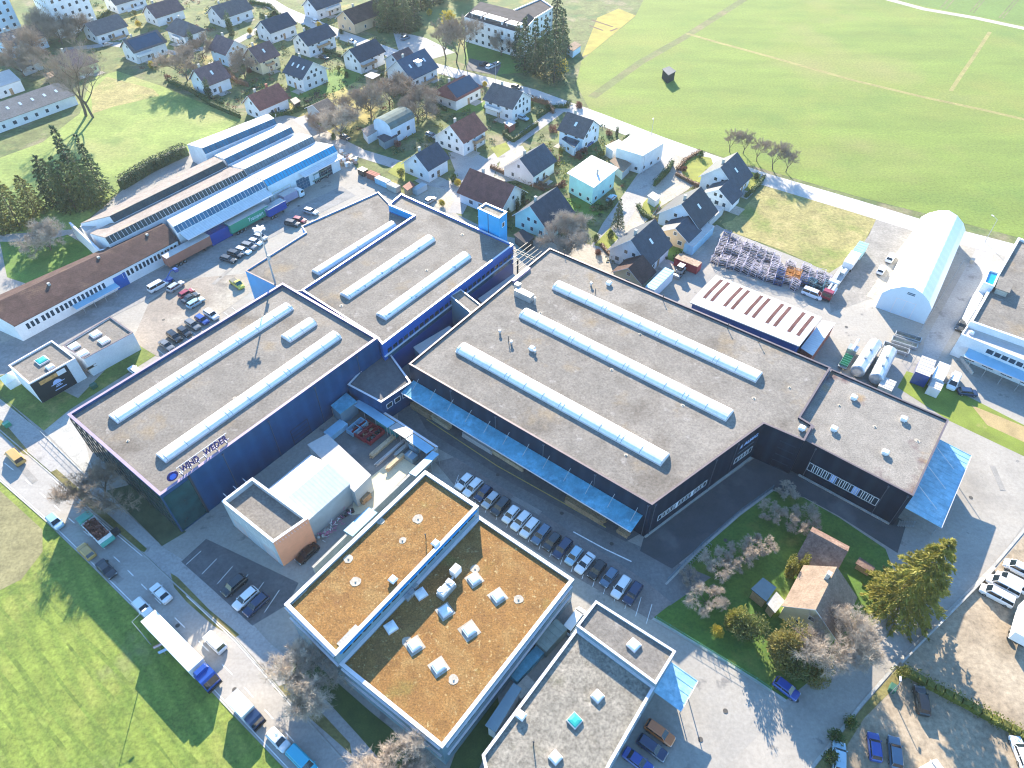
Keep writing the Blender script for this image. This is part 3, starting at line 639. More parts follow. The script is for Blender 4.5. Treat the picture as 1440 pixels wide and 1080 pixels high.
# profiles: stations along the length (fraction 0 = front): (x, half width factor, belt z, roof z or None)
def car_meshes(L, Wd, Hh, belt, hood, ws0, ws1, rw0, rw1, tail, col):
    """x runs backwards from the nose; ws0/ws1 windscreen foot/head, rw0/rw1 rear window head/foot (fractions), hood/tail heights"""
    hw = Wd / 2; b = MB(); b.smooth = False
    st = [(0, .80, hood * .78), (.03, .93, hood * .93), (.10, .985, hood), (ws0, 1.0, belt * .985), (.5, 1.0, belt), (rw1, 1.0, belt * 1.0), (.965, .96, tail), (1.0, .86, tail * .86)]
    rings = []
    for x, kw, zt in st:
        X = L / 2 - x * L; w = hw * kw; z0 = .24 if .04 < x < .97 else .34
        rings.append([Vector((X, -w * .93, z0)), Vector((X, -w, z0 + .22)), Vector((X, -w * .985, zt * .86)), Vector((X, -w * .87, zt)), Vector((X, -w * .4, zt + .035)), Vector((X, w * .4, zt + .035)),
                      Vector((X, w * .87, zt)), Vector((X, w * .985, zt * .86)), Vector((X, w, z0 + .22)), Vector((X, w * .93, z0))])
    for i in range(len(rings) - 1):
        for j in range(9): b.face([rings[i][j], rings[i][j + 1], rings[i + 1][j + 1], rings[i + 1][j]])
        b.face([rings[i][9], rings[i][0], rings[i + 1][0], rings[i + 1][9]], 1)
    b.face(rings[0][::-1]); b.face(rings[-1])
    # cabin: roof panel and pillars are painted
    X = lambda f: L / 2 - f * L
    zb, zr = belt + .0, Hh; wb, wr = hw * .88, hw * .70
    A = [Vector((X(ws0), -wb * .93, zb)), Vector((X(ws0), wb * .93, zb))]; Bq = [Vector((X(ws1), -wr, zr - .03)), Vector((X(ws1), wr, zr - .03))]
    Cq = [Vector((X(rw0), -wr, zr - .03)), Vector((X(rw0), wr, zr - .03))]; D = [Vector((X(rw1), -wb * .93, zb)), Vector((X(rw1), wb * .93, zb))]
    xm = X((ws1 + rw0) / 2); T = [Vector((xm, -wr * 1.02, zr)), Vector((xm, wr * 1.02, zr))]
    b.face([Bq[0], Bq[1], T[1], T[0]]); b.face([T[0], T[1], Cq[1], Cq[0]])
    for s in (0, 1):                                                    # roof rails/edges and pillars
        o = Vector((0, (-.03, .03)[s], .0)); e = Vector((0, (-.10, .10)[s], -.09))
        b.face([Bq[s], T[s], T[s] + e, Bq[s] + e]); b.face([T[s], Cq[s], Cq[s] + e, T[s] + e])
        mid_b = Vector((xm, (-wb, wb)[s] * .985, zb)); b.face([T[s] + e + Vector((.05, 0, 0)), T[s] + e - Vector((.05, 0, 0)), mid_b - Vector((.06, 0, 0)), mid_b + Vector((.06, 0, 0))])
        for q0, q1 in ((A[s], Bq[s]), (D[s], Cq[s])):
            b.tube(q0 + o, q1 + o, .045, .045, 4, cap=False)
    parts = [('body', b.mesh('body', [PAINT[col], TRIM]))]
    def q(name, f, mi=CARGLASS): m = MB(); [m.face(x) for x in f]; parts.append((name, m.mesh(name, mi)))
    q('windscreen', [[A[0], A[1], Bq[1], Bq[0]]]); q('rear_window', [[D[1], D[0], Cq[0], Cq[1]]])
    for s in (0, 1):
        e = Vector((0, (-.02, .02)[s], 0)); q('side_window', [[A[s] + e, Bq[s] + e, T[s] + e, Cq[s] + e, D[s] + e]])
    for sx in (.19, .81):
        for s in (-1, 1):
            m = MB(); c = Vector((X(sx), s * (hw - .11), .32)); m.tube(c - Vector((0, .11, 0)), c + Vector((0, .115, 0)), .32, .32, 10, 0); m.tube(c + Vector((0, s * .116, 0)), c + Vector((0, s * .12, 0)), .2, .18, 8, 1); parts.append(('wheel', m.mesh('wheel', [TYRE, RIM])))
    for s in (-1, 1):
        m = MB(); m.box((X(.025), s * hw * .68, hood * .72), (.16, .36, .13), 0); parts.append(('headlight', m.mesh('headlight', LAMP)))
        m = MB(); m.box((X(.985), s * hw * .70, tail * .72), (.10, .30, .16), 0); parts.append(('tail_light', m.mesh('tail_light', TAIL)))
        m = MB(); m.box((X(ws0 + .03), s * (hw + .06), belt * .98), (.14, .16, .12), 0); parts.append(('wing_mirror', m.mesh('wing_mirror', PAINT[col])))
    return parts
SHAPES = dict(hatch=(4.05, 1.76, 1.48, .92, .88, .25, .40, .88, .965, .93), sedan=(4.6, 1.80, 1.43, .92, .86, .27, .42, .72, .84, .95), estate=(4.65, 1.80, 1.47, .93, .86, .26, .40, .90, .965, .95),
              suv=(4.5, 1.86, 1.66, 1.04, 1.0, .24, .36, .89, .965, 1.05), van=(5.2, 1.95, 1.95, 1.12, 1.0, .14, .27, .95, .985, 1.12), mini=(3.6, 1.66, 1.50, .92, .86, .22, .36, .88, .97, .93))
CARS = {}
def car(shape, col, px, yaw, label, group=None, cat='car', name='car', h=.7):
    key = (shape, col)
    if key not in CARS: CARS[key] = car_meshes(*SHAPES[shape], col)
    t = thing(name, label, cat, v2(P(px[0], px[1], h)), group, yaw)
    for nm, me in CARS[key]: o = bpy.data.objects.new(nm, me); C.objects.link(o); o.parent = t
    return t
def local(name, label, cat, px, yaw, group=None, z=1.0):
    """a thing built in its own axes (x forward): returns the Empty and a function that adds a part"""
    t = thing(name, label, cat, v2(P(px[0], px[1], z)), group, yaw)
    def add(nm, mb, mats, parent=None, lab=None):
        o = bpy.data.objects.new(nm, mb.mesh(nm, mats)); C.objects.link(o); o.parent = parent or t
        if lab: o['label'] = lab
        return o
    return t, add
def wheels(add, xs, hw, r=.48, w=.28):
    for x in xs:
        for s in (-1, 1):
            m = MB(); m.tube((x, s * hw - w / 2, r), (x, s * hw + w / 2, r), r, r, 10, 0); m.tube((x, s * (hw + w / 2 + .002), r), (x, s * (hw + w / 2 + .02), r), r * .6, r * .5, 8, 1); add('wheel', m, [TYRE, RIM])
def cab(add, x, col, w=2.45, L=2.0, h=3.0):
    m = MB(); z0 = .55
    pr = [(L/2, .0), (L/2 + .02, 1.0), (L/2 - .18, h - z0 - .25), (L/2 - .5, h - z0), (-L/2, h - z0), (-L/2, 0)]
    for s in (-1, 1): m.face([(x + a, s * w/2, z0 + b) for a, b in (pr if s > 0 else pr[::-1])])
    for i in range(len(pr)):
        a, b = pr[i], pr[(i + 1) % len(pr)]; m.face([(x + a[0], w/2, z0 + a[1]), (x + a[0], -w/2, z0 + a[1]), (x + b[0], -w/2, z0 + b[1]), (x + b[0], w/2, z0 + b[1])])
    o = add('cab', m, PAINT[col])
    g = MB(); g.face([(x + L/2 + .035, -w*.45, z0 + 1.02), (x + L/2 + .035, w*.45, z0 + 1.02), (x + L/2 - .155, w*.43, h - .3), (x + L/2 - .155, -w*.43, h - .3)]); add('windscreen', g, CARGLASS, o)
    for s in (-1, 1): g = MB(); g.face([(x - L*.1, s*(w/2+.012), z0 + 1.1), (x + L*.42, s*(w/2+.012), z0 + 1.1), (x + L*.36, s*(w/2+.012), h - .35), (x - L*.1, s*(w/2+.012), h - .35)]); add('side_window', g, CARGLASS, o)
    b = MB(); b.box((x + L/2 + .06, 0, .4), (.2, w, .5)); add('bumper', b, TRIM, o); return o
def container(label, px, yaw, L, Wd, Hh, wall, roof=None, name='shipping_container', cat='container', group=None, z=None, z0=0.0, ribs=True):
    t, add = local(name, label, cat, px, yaw, group, z if z is not None else Hh)
    if z0: t.location.z = z0
    m = MB(); m.box((0, 0, .15), (L, Wd, Hh - .15)); add('body', m, wall)
    r = MB(); r.box((0, 0, Hh + .003), (L + .04, Wd + .04, .08))
    if ribs:
        for i in range(int(L / 1.2)): r.box((-L/2 + .6 + i * 1.2, 0, Hh + .085), (.12, Wd - .1, .04))
    add('roof', r, roof or wall)
    d = MB()
    for s in (-1, 1): d.box((-L/2 - .03, s * Wd * .24, .3), (.05, Wd * .44, Hh - .45)); d.tube((-L/2 - .07, s * .12, .4), (-L/2 - .07, s * .12, Hh - .3), .03, n=5)
    add('door', d, wall)
    f = MB()
    for x in (-L/2 + .2, L/2 - .2):
        for s in (-1, 1): f.box((x, s * (Wd/2 - .15), 0), (.3, .25, .15))
    add('foot', f, DMETAL); return t
def trailer(label, px, yaw, L, side, roof, H=3.9, floor=1.2, group=None, name='lorry_trailer', cat='trailer', text=None, frontwheels=False):
    t, add = local(name, label, cat, px, yaw, group, H)
    m = MB(); m.box((0, 0, floor), (L, 2.5, H - floor - .05)); add('box', m, side)
    r = MB(); r.box((0, 0, H - .045), (L + .06, 2.56, .09))
    for i in range(int(L / 1.5)): r.box((-L/2 + .75 + i * 1.5, 0, H + .046), (.08, 2.4, .03))
    add('roof', r, roof)
    f = MB(); f.box((0, 0, floor - .3), (L - .3, 1.0, .28)); f.box((L * .32, 0, .1), (.15, 1.8, floor - .4)); add('chassis', f, DMETAL)
    wheels(add, [-L * .36 + i * 1.25 for i in range(2 if L < 9 else 3)] + ([L * .36] if frontwheels else []), 1.05); return t, add
# ================================================================== the ground
g = MB(); g.face([(-1500, -300, 0), (1500, -300, 0), (1500, 2200, 0), (-1500, 2200, 0)]); tag(g.build('ground', GARDEN), kind='structure')
ground('meadow', [(828, 152), (810, 118), (818, 85), (893, 24), (905, 0), (990, -100), (1600, -140), (2000, 250), (1500, 352), (1360, 315), (1205, 276), (1080, 240), (925, 192), (850, 167)], .02, FIELD)
ribbon('ditch_strip', [(832, 137), (900, 88), (960, 54), (1045, 0), (1100, -40)], 3.6, .03, DARKSTRIP)
ribbon('worn_track', [(965, 47), (1010, 60), (1080, 79), (1200, 113), (1300, 137), (1380, 154), (1500, 182)], 2.0, .034, TANPATH)
ribbon('worn_track', [(1337, 128), (1352, 105), (1368, 82), (1392, 45)], 1.5, .03, TANPATH)
ground('far_field', [(1235, -8), (1300, 9), (1440, 35), (1600, 60), (1700, -60), (1250, -80)], .03, M('far_meadow_grass', (0.11, 0.185, 0.03), .95, .12, .05, fine=.3, fscale=.8))
for a, b in (((1322, 12), (1338, -6)), ((1330, 13), (1346, -6)), ((1364, 17), (1384, -6)), ((1369, 18), (1389, -6)), ((1405, 25), (1432, -6)), ((1410, 26), (1437, -6))): ribbon('wheel_track', [a, b], .7, .04, DARKSTRIP)
ribbon('field_road', [(1215, -10), (1300, 13), (1370, 25), (1440, 40), (1600, 72)], 4.0, .045, SANDY)
# top-left meadow and other greens
ground('meadow', [(-90, 245), (0, 222), (60, 200), (112, 160), (128, 110), (165, 100), (230, 122), (340, 168), (268, 212), (185, 252), (100, 330), (0, 420), (-120, 470)], .02, FIELD_L)
ground('dry_patch', [(128, 130), (150, 108), (215, 125), (225, 135), (160, 150), (130, 160)], .028, DRYG)
ground('dry_patch', [(400, 150), (470, 112), (530, 120), (535, 150), (505, 190), (430, 190)], .022, M('dry_orchard_grass', (0.30, 0.255, 0.075), .95, .25, .2, fine=.5, fscale=1.0))
ground('dry_patch', [(818, 80), (840, 25), (870, 12), (894, 22), (830, 75)], .03, M('allotment_grass', (0.30, 0.26, 0.05), .95, .2, .2, fine=.4))
for a, b in (((832, 28), (862, 38)), ((829, 36), (848, 43)), ((858, 44), (868, 40))): ribbon('garden_bed', [a, b], 1.0, .05, M('dug_earth', (.12, .07, .045), .95))
ground('park_lawn', [(500, 40), (560, -30), (760, -30), (735, 75), (700, 108), (640, 85)], .018, M('park_grass', (0.09, 0.14, 0.04), .95, .25, .1, fine=.4, patches=[((.24, .2, .06), .06, .55, .7)]))
ground('shaded_lawn', [(655, 52), (735, 72), (760, 100), (700, 105), (652, 82)], .022, LAWN)
# asphalt of the works area
ground('yard', [(-200, 420), (0, 330), (110, 322), (183, 258), (268, 212), (375, 158), (420, 165), (480, 200), (500, 235), (530, 255), (562, 270), (640, 300), (700, 330), (740, 338), (790, 338), (850, 372), (885, 385), (930, 370), (985, 330), (1008, 316), (1018, 322), (1168, 382),
                (1210, 335), (1235, 298), (1290, 312), (1440, 350), (1900, 470), (1900, 1500), (560, 1400), (470, 1060), (330, 890), (200, 775), (60, 610), (-60, 500)], .025, ASPH)
# village streets
VR = [(300, -45), (340, -20), (395, 14), (470, 46), (540, 71), (600, 92), (665, 110), (745, 131), (840, 166), (925, 199), (1000, 226), (1075, 252), (1200, 289), (1310, 323), (1440, 357), (1700, 430)]
ribbon('village_road', VR, 7.6, .05, ROADM2)
ribbon('side_street', [(640, 300), (655, 272), (690, 228), (735, 192), (775, 163), (795, 148)], 4.6, .046, PAVE)
ribbon('side_street', [(846, 350), (862, 318), (885, 285), (912, 245), (940, 212)], 6.2, .047, PAVE)
ribbon('side_street', [(90, 70), (160, 62), (250, 75), (330, 60), (395, 25)], 4.5, .046, PAVE)
ribbon('side_street', [(420, 165), (455, 190), (505, 215), (560, 232), (600, 255), (640, 262)], 5.0, .043, PAVE)
ground('forecourt', [(630, 215), (660, 210), (700, 232), (690, 262), (655, 280), (625, 268), (640, 240)], .042, PAVE)
ground('forecourt', [(585, 262), (640, 262), (655, 290), (640, 302), (575, 275)], .041, SANDY)
ground('forecourt', [(690, 262), (712, 205), (735, 205), (760, 250), (715, 255)], .041, SANDY)
ground('parking_bay', [(552, 42), (600, 54), (640, 74), (605, 84), (560, 70)], .052, PAVE)
ground('parking_bay', [(660, 82), (705, 92), (698, 106), (655, 98)], .053, DARKASPH)
ground('forecourt', [(905, 222), (955, 205), (1002, 222), (995, 250), (930, 290), (900, 320), (860, 345), (885, 300)], .039, SANDY)
ground('forecourt', [(760, 345), (800, 335), (850, 350), (920, 372), (910, 398), (850, 382)], .038, SANDY)
ground('lawn', [(955, 232), (975, 218), (1000, 222), (1005, 238), (985, 258), (962, 250)], .055, M('sunny_lawn', (.22, .24, .04), .95, .2, .3, fine=.4))
ground('lawn', [(1048, 240), (1070, 245), (1065, 262), (1040, 275), (1045, 258)], .055, MATS['sunny_lawn'])
ground('lawn', [(835, 345), (858, 320), (870, 335), (855, 350)], .055, MATS['sunny_lawn'])
ground('lawn', [(905, 285), (920, 270), (930, 285), (915, 305), (900, 300)], .055, MATS['sunny_lawn'])
ground('lawn', [(938, 345), (962, 350), (945, 372), (930, 360)], .055, LAWN)
ground('lawn', [(775, 278), (842, 280), (850, 300), (800, 312)], .055, LAWN)
ground('lawn', [(560, 228), (585, 225), (600, 245), (575, 258), (545, 242)], .052, MATS['sunny_lawn'])
ground('lawn', [(690, 208), (712, 200), (718, 210), (700, 222)], .055, MATS['sunny_lawn'])
ground('lawn', [(405, 110), (480, 95), (520, 105), (470, 130), (410, 140)], .03, LAWN)
ground('lawn', [(605, 125), (640, 150), (700, 140), (690, 155), (620, 160)], .03, LAWN)
ground('lawn', [(0, 340), (60, 340), (95, 330), (150, 362), (40, 400), (10, 390)], .03, LAWN)
# dry meadow beside the stillage store
ground('dry_meadow', [(1012, 312), (1045, 280), (1068, 252), (1150, 275), (1235, 302), (1222, 330), (1200, 362), (1166, 384), (1100, 352), (1022, 324)], .04, DRYG)
ground('gravel_margin', [(1040, 262), (1068, 250), (1080, 256), (1030, 310), (1012, 316)], .043, M('dull_margin_grass', (.13, .15, .06), .95, .2, .2, fine=.4))  # duller, darker grass on this margin
ground('side_yard', [(1236, 302), (1290, 316), (1225, 420), (1168, 440), (1165, 390), (1202, 366)], .04, M('grey_gravel', (.25, .235, .215), .95, .2, .2, fine=.4, fscale=1.5))
ribbon('pale_edge', [(1293, 318), (1262, 360), (1222, 418)], 1.4, .055, SANDY)
ground('gravel_margin', [(1375, 346), (1398, 352), (1392, 380), (1348, 455), (1310, 520), (1290, 530), (1300, 480)], .04, PAVE)
ground('lawn', [(1262, 545), (1275, 522), (1330, 540), (1350, 552), (1440, 598), (1600, 660), (1600, 720), (1440, 642), (1335, 592)], .05, M('bright_lawn', (.17, .22, .03), .95, .2, .2, fine=.5, patches=[((.35, .27, .12), .12, .58, .7)]))
ground('worn_turf', [(1366, 570), (1440, 600), (1440, 622), (1388, 598)], .056, M('bare_turf', (.36, .27, .13), .95, .2, .3, fine=.4))
# garden of the old farmhouse
ground('farm_garden', [(938, 822), (985, 770), (1040, 722), (1085, 690), (1130, 700), (1180, 728), (1245, 772), (1275, 850), (1235, 872), (1215, 895), (1105, 985), (1060, 955), (918, 868)], .05, M('farm_grass', (.075, .15, .022), .95, .22, .25, fine=.4, fscale=1.8, patches=[((.16, .19, .04), .12, .54, .7)]))
ribbon('garden_kerb', [(918, 870), (1000, 918), (1060, 956), (1105, 986)], .5, .09, CONC)
ribbon('garden_kerb', [(936, 822), (985, 772), (1040, 724), (1086, 690)], .4, .09, CONC)
ribbon('garden_kerb', [(1212, 898), (1240, 872), (1270, 850)], .6, .10, CONC)
# lane at lower right and the gravel lots
ground('lane', [(1335, 592), (1440, 640), (1600, 720), (1500, 720), (1440, 738), (1396, 798), (1330, 862), (1262, 930), (1215, 985), (1130, 1090), (1010, 1090), (1092, 1010), (1150, 950), (1215, 898), (1272, 850), (1300, 790), (1310, 745), (1330, 700)], .045, M('lane_asphalt', (.33, .305, .27), .95, .1, .15, fine=.2, fscale=1.5, patches=[((.26, .24, .215), .08, .54, .7), ((.38, .345, .30), .05, .52, .7), ((.2, .19, .18), .3, .66, .72)]))
ground('gravel_lot', [(1600, 620), (1450, 742), (1400, 800), (1335, 866), (1268, 934), (1440, 1030), (1700, 1180)], .04, DIRT)
ground('gravel_lot', [(1262, 938), (1216, 990), (1135, 1095), (1200, 1200), (1700, 1250), (1440, 1038)], .043, DIRT)
ribbon('lot_kerb', [(1450, 734), (1398, 795), (1333, 861), (1264, 930), (1212, 990), (1135, 1088)], .45, .13, CONC)
ground('mossy_strip', [(1215, 992), (1262, 940), (1275, 950), (1215, 1010), (1165, 1090), (1138, 1090)], .06, VERGE)
# main road on the left
ground('main_road', [(-120, 555), (-60, 575), (0, 606), (72, 668), (130, 720), (200, 779), (238, 815), (330, 898), (410, 990), (505, 1095), (560, 1180), (480, 1180), (420, 1100), (327, 1003), (207, 873), (125, 791), (65, 733), (0, 676), (-60, 620), (-130, 570)], .055, ROADM)
ground('footpath', [(-120, 520), (0, 562), (60, 610), (118, 666), (150, 696), (226, 768), (262, 790), (330, 850), (380, 905), (430, 945), (480, 1000), (560, 1100), (510, 1095), (410, 985), (330, 895), (238, 812), (200, 776), (72, 664), (0, 602), (-120, 548)], .05, PAVE)
ground('verge', [(-20, 580), (4, 592), (38, 632), (40, 641), (32, 638), (0, 608), (-20, 592)], .07, VERGE)
ground('verge', [(72, 664), (80, 660), (120, 695), (165, 735), (207, 772), (203, 777), (185, 768), (130, 720)], .07, VERGE)
ground('verge', [(240, 806), (250, 812), (295, 858), (337, 893), (330, 897), (300, 880), (262, 846), (245, 826)], .07, VERGE)
ground('verge', [(385, 968), (405, 960), (450, 1000), (492, 1045), (495, 1062), (470, 1040), (430, 1005)], .07, VERGE)
ground('lawn', [(385, 935), (440, 930), (520, 1000), (600, 1065), (640, 1110), (570, 1110), (505, 1035), (450, 975)], .058, M('front_lawn', (.07, .105, .03), .95, .2, .3, fine=.4))
ground('lawn', [(640, 1060), (700, 980), (705, 1010), (665, 1100), (625, 1100)], .05, MATS['front_lawn'])
ground('meadow', [(-200, 545), (-60, 622), (0, 678), (65, 735), (125, 793), (207, 875), (327, 1005), (420, 1102), (480, 1190), (-300, 1400), (-500, 700)], .03, FIELD_N)
ground('dry_patch', [(-60, 640), (0, 690), (60, 745), (60, 776), (30, 815), (-20, 840), (-120, 760)], .04, M('stubble_grass', (.22, .20, .10), .95, .2, .3, fine=.5, fscale=1.6))
ground('lawn', [(-60, 495), (0, 520), (12, 512), (110, 560), (185, 482), (212, 486), (219, 500), (97, 577), (62, 606), (0, 556), (-60, 525)], .052, M('works_lawn', (.13, .17, .035), .95, .25, .2, fine=.5, fscale=1.5, patches=[((.3, .26, .08), .12, .52, .68)]))
ground('paved_margin', [(62, 606), (97, 578), (120, 622), (130, 660), (118, 664)], .053, CONC)
ground('planted_strip', [(150, 690), (190, 680), (262, 748), (228, 768)], .054, M('weedy_ground', (.08, .10, .05), .95, .3, .3, fine=.4))
# car parks
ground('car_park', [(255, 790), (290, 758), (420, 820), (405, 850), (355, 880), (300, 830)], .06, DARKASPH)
ground('car_park', [(612, 650), (640, 643), (905, 815), (945, 848), (915, 872), (815, 815), (672, 722)], .06, PARKM)
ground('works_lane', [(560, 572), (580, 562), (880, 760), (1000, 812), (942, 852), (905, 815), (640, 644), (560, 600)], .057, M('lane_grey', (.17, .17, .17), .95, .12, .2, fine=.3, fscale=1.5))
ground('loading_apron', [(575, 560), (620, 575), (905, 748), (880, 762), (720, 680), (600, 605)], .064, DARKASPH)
def line(a, b, w=.14, z=.075, mat=MARK): ribbon('road_marking', [a, b], w, z, mat)
for i in range(22):                                     # centre dashes of the main road
    f = (i + .2) / 22; h = (i + .62) / 22
    L0 = [(-60, 598), (35, 674), (98, 730), (165, 787), (225, 848), (330, 952), (420, 1050), (490, 1130)]
    def at(t):
        t *= len(L0) - 1; k = min(int(t), len(L0) - 2); a, b = L0[k], L0[k + 1]; return (a[0] + (b[0] - a[0]) * (t - k), a[1] + (b[1] - a[1]) * (t - k))
    line(at(f), at(h), .16)
for e in ([(-60, 621), (0, 672), (65, 729), (125, 787), (207, 868), (327, 998), (420, 1096)], [(72, 671), (130, 723), (200, 782)], [(262, 838), (330, 901), (410, 993)]): ribbon('road_marking', e, .14, .076, MARK)
for i in range(19):                                     # bays beside the brown roofed block
    a, b = P(645 + i * 15.1, 668 + i * 10.1), P(637 + i * 15.1, 690 + i * 10.4)
    ribbon('parking_line', [(a.x, a.y), (b.x, b.y)], .1, .075, MARK, px=False)
for i in range(6): line((283 + i * 22, 775 + i * 11), (262 + i * 22, 794 + i * 13.5), .1)
for i in range(10): line((222 + i * 11.6, 492 - i * 6.6), (232 + i * 11.6, 500 - i * 6.6), .1)
ribbon('road_marking', [(600, 590), (700, 656), (800, 712), (852, 742)], .22, .078, MARKY)
ribbon('road_marking', [(806, 748), (850, 772), (888, 790)], .25, .078, MARK)
ground('dark_forecourt', [(905, 757), (1075, 634), (1130, 655), (1275, 735), (1262, 778), (1180, 726), (1132, 700), (1085, 688), (1040, 720), (985, 768), (945, 800), (900, 775)], .0625, M('near_black_asphalt', (.075, .078, .085), .9, .2, .2, fine=.25, patches=[((.16, .16, .165), .09, .56, .75)]))  # darker ground along the hall front, with paler patches
ground('car_park', [(186, 480), (210, 425), (255, 393), (345, 385), (372, 398), (300, 448), (222, 502)], .0605, M('worn_parking_asphalt', (.27, .235, .20), .95, .15, .12, fine=.35, fscale=1.5, patches=[((.36, .33, .28), .06, .5, .7), ((.2, .18, .16), .14, .56, .7)]))
ground('lorry_yard', [(34, 470), (150, 412), (300, 345), (400, 300), (480, 262), (500, 275), (420, 315), (330, 360), (225, 412), (140, 455), (30, 520), (-40, 540), (-40, 500)], .0602, M('oily_yard_asphalt', (.255, .25, .245), .95, .12, .15, fine=.3, fscale=1.2, stretch=(.3, 2, 1), rot=-.916, patches=[((.17, .17, .17), .12, .56, .7)]))
ground('walled_yard', [(440, 640), (505, 562), (612, 632), (575, 668), (545, 650), (510, 690)], .0585, M('dark_yard_asphalt', (.16, .165, .165), .95, .2, .2, fine=.3, patches=[((.25, .25, .24), .2, .54, .7)]))  # dark grey asphalt with paler patches
# wear on the yards: tyre marks, repaired trenches, drain covers
TYRE_M = M('tyre_mark_rubber', (.19, .18, .17), .95, .15, .5); PATCHM = M('asphalt_repair', (.27, .255, .235), .95, .15, .5, fine=.3); IRON = M('cast_iron', (.07, .065, .06), .7, .2, 2)
for pts in ([(330, 372), (300, 400)], [(120, 772), (170, 818)], [(20, 646), (50, 678)], [(720, 700), (760, 722)], [(1395, 655), (1410, 690)]): ribbon('repair_strip', pts, 1.1, .081, PATCHM)
for x, y in ((1365, 700), (1290, 800), (1020, 1000), (985, 1040), (270, 432), (310, 390), (230, 450), (420, 290), (150, 790), (250, 880), (330, 970), (700, 668), (790, 722), (860, 765), (1190, 460), (1020, 760), (1120, 985)):
    p = P(x, y); dm = MB(); dm.face([(p.x + .38 * math.cos(i * .5236), p.y + .38 * math.sin(i * .5236), .087) for i in range(12)]); tag(dm.build('drain_cover', IRON), kind='structure')

for e in ([(-60, 576), (0, 605), (72, 667), (130, 719), (200, 778), (238, 814), (330, 897), (410, 989), (505, 1094)], [(0, 676), (65, 733), (125, 791), (207, 873), (327, 1003), (420, 1100)]): ribbon('road_kerb', e, .22, .11, CONC)
ribbon('path_edge', [(0, 562), (60, 610), (118, 666), (150, 696), (226, 768)], .25, .1, CONC)

MOWN = M('mown_stripe_grass', (.125, .18, .03), .95, .25, .3, fine=.6, fscale=1.5, patches=[((.2, .25, .05), .2, .5, .68)])
ra, rb = P(60, 735), P(420, 1102); ru = (rb - ra).normalized(); rn = Vector((ru.y, -ru.x, 0))
rs = random.Random(5)
for k in range(17):                                     # mowing lines along the road
    d = 7 + k * 2.9 + rs.uniform(-.5, .5); s0, s1 = rs.uniform(-2, 14) + (8 if k > 6 else 2), rs.uniform(48, 85); n_ = 9
    ribbon('mowing_line', [(lambda q: (q.x, q.y))(ra + ru * (s0 + (s1 - s0) * i / n_) + rn * (d + .25 * math.sin(i * 1.3 + k))) for i in range(n_ + 1)], [.1] + [rs.uniform(.35, .75) for _ in range(n_ - 1)] + [.1], .038, MOWN, px=False)
# ================================================================== the works: halls, sheds and tower
def poly(pts, z): return [v2(P(*p, z)) for p in pts]
def cen(pl): return sum((v2(p) for p in pl), Vector()) / len(pl)
def text_on(root, body, origin, u, nrm, width, height, mat, ext=.04, name='lettering', sep=0.0, bold=.02):
    """raised letters standing on a wall: u = reading direction, letters stand up along z"""
    cu = bpy.data.curves.new(name, 'FONT'); cu.body = body; cu.size = 1.0; cu.extrude = .5; cu.offset = bold; cu.space_character = 1.0 + sep
    tmp = bpy.data.objects.new(name, cu); C.objects.link(tmp); bpy.context.view_layer.update()
    me = bpy.data.meshes.new_from_object(tmp.evaluated_get(bpy.context.evaluated_depsgraph_get())); bpy.data.objects.remove(tmp)
    xs = [v.co.x for v in me.vertices]; ys = [v.co.y for v in me.vertices]; x0, x1, y0, y1 = min(xs), max(xs), min(ys), max(ys)
    off = Vector((0, 0, 0)); p = root
    while p: off = off + p.location; p = p.parent
    for v in me.vertices:
        x, y, z = v.co; v.co = v2(origin) + u * ((x - x0) / (x1 - x0) * width) + Vector((0, 0, origin[2] + (y - y0) / (y1 - y0) * height)) + nrm * (ext * (z + .5)) - off
    me.materials.clear(); me.materials.append(mat); me.name = name
    o = bpy.data.objects.new(name, me); C.objects.link(o); o.parent = root; return o

# ---- left hall, navy blue
z = 11.5; pl = poly([(95, 583), (225, 697), (531, 475.5), (397.5, 398)], z); c0 = cen(pl)
hl = thing('industrial_hall', 'large navy blue hall with three white barrel rooflights and rooftop lettering, beside the main road', 'hall', c0)
flat_block(hl, pl, 0, z, NAVY, GRAVEL, COPING_V, .6, .45)
a, b, c_, d_ = pl
panel(hl, 'glass_facade', a, b, c0, .01, .985, .3, z - .9, GLASS_G, .06)
u, n = outward(a, b, c0); L = (b - a).length
mu = MB()
for i in range(17): mu.box(up(a + u * L * i / 16.2 + n * .11 + u * .2, .3), (.09, .1, z - 1.2), math.atan2(u.y, u.x))
for zz in (3.2, 6.2, 9.0): mu.box(up(a + u * L / 2 + n * .1, zz), (L * .98, .06, .1), math.atan2(u.y, u.x))
mu.build('mullion', DMETAL, hl)
panel(hl, 'glass_facade', b, c_, c0, .004, .105, .3, z - .9, GLASS_G, .06)
u2, n2 = outward(b, c_, c0); L2 = (c_ - b).length
pb = MB(); pb.box(up(b + u2 * L2 * .107 + n2 * .1, .1), (.35, .3, z - .3), math.atan2(u2.y, u2.x)); pb.build('corner_fin', DMETAL, hl)
window(hl, b, u2, n2, L2 * .55, 4.2, .15, 4.2, frame=DMETAL, glass=NAVY, mx=1, my=4, name='roller_door')
window(hl, b, u2, n2, L2 * .72, 1.1, .15, 2.2, frame=METAL, glass=DMETAL, name='door')
zr = z - .6
vault(hl, P(160, 591, zr), P(407, 432, zr), zr, 2.9, .75, seg=5.0)
vault(hl, P(227, 646, zr), P(474, 472, zr), zr, 2.9, .75, seg=5.0)
vault(hl, P(402, 478, zr), P(440, 453, zr), zr, 2.9, .75, seg=4)
LET = M('sign_blue_paint', (.03, .025, .14), .4, .1, 1); ROSE = M('sign_rose_paint', (.55, .35, .42), .5, .1, 1)
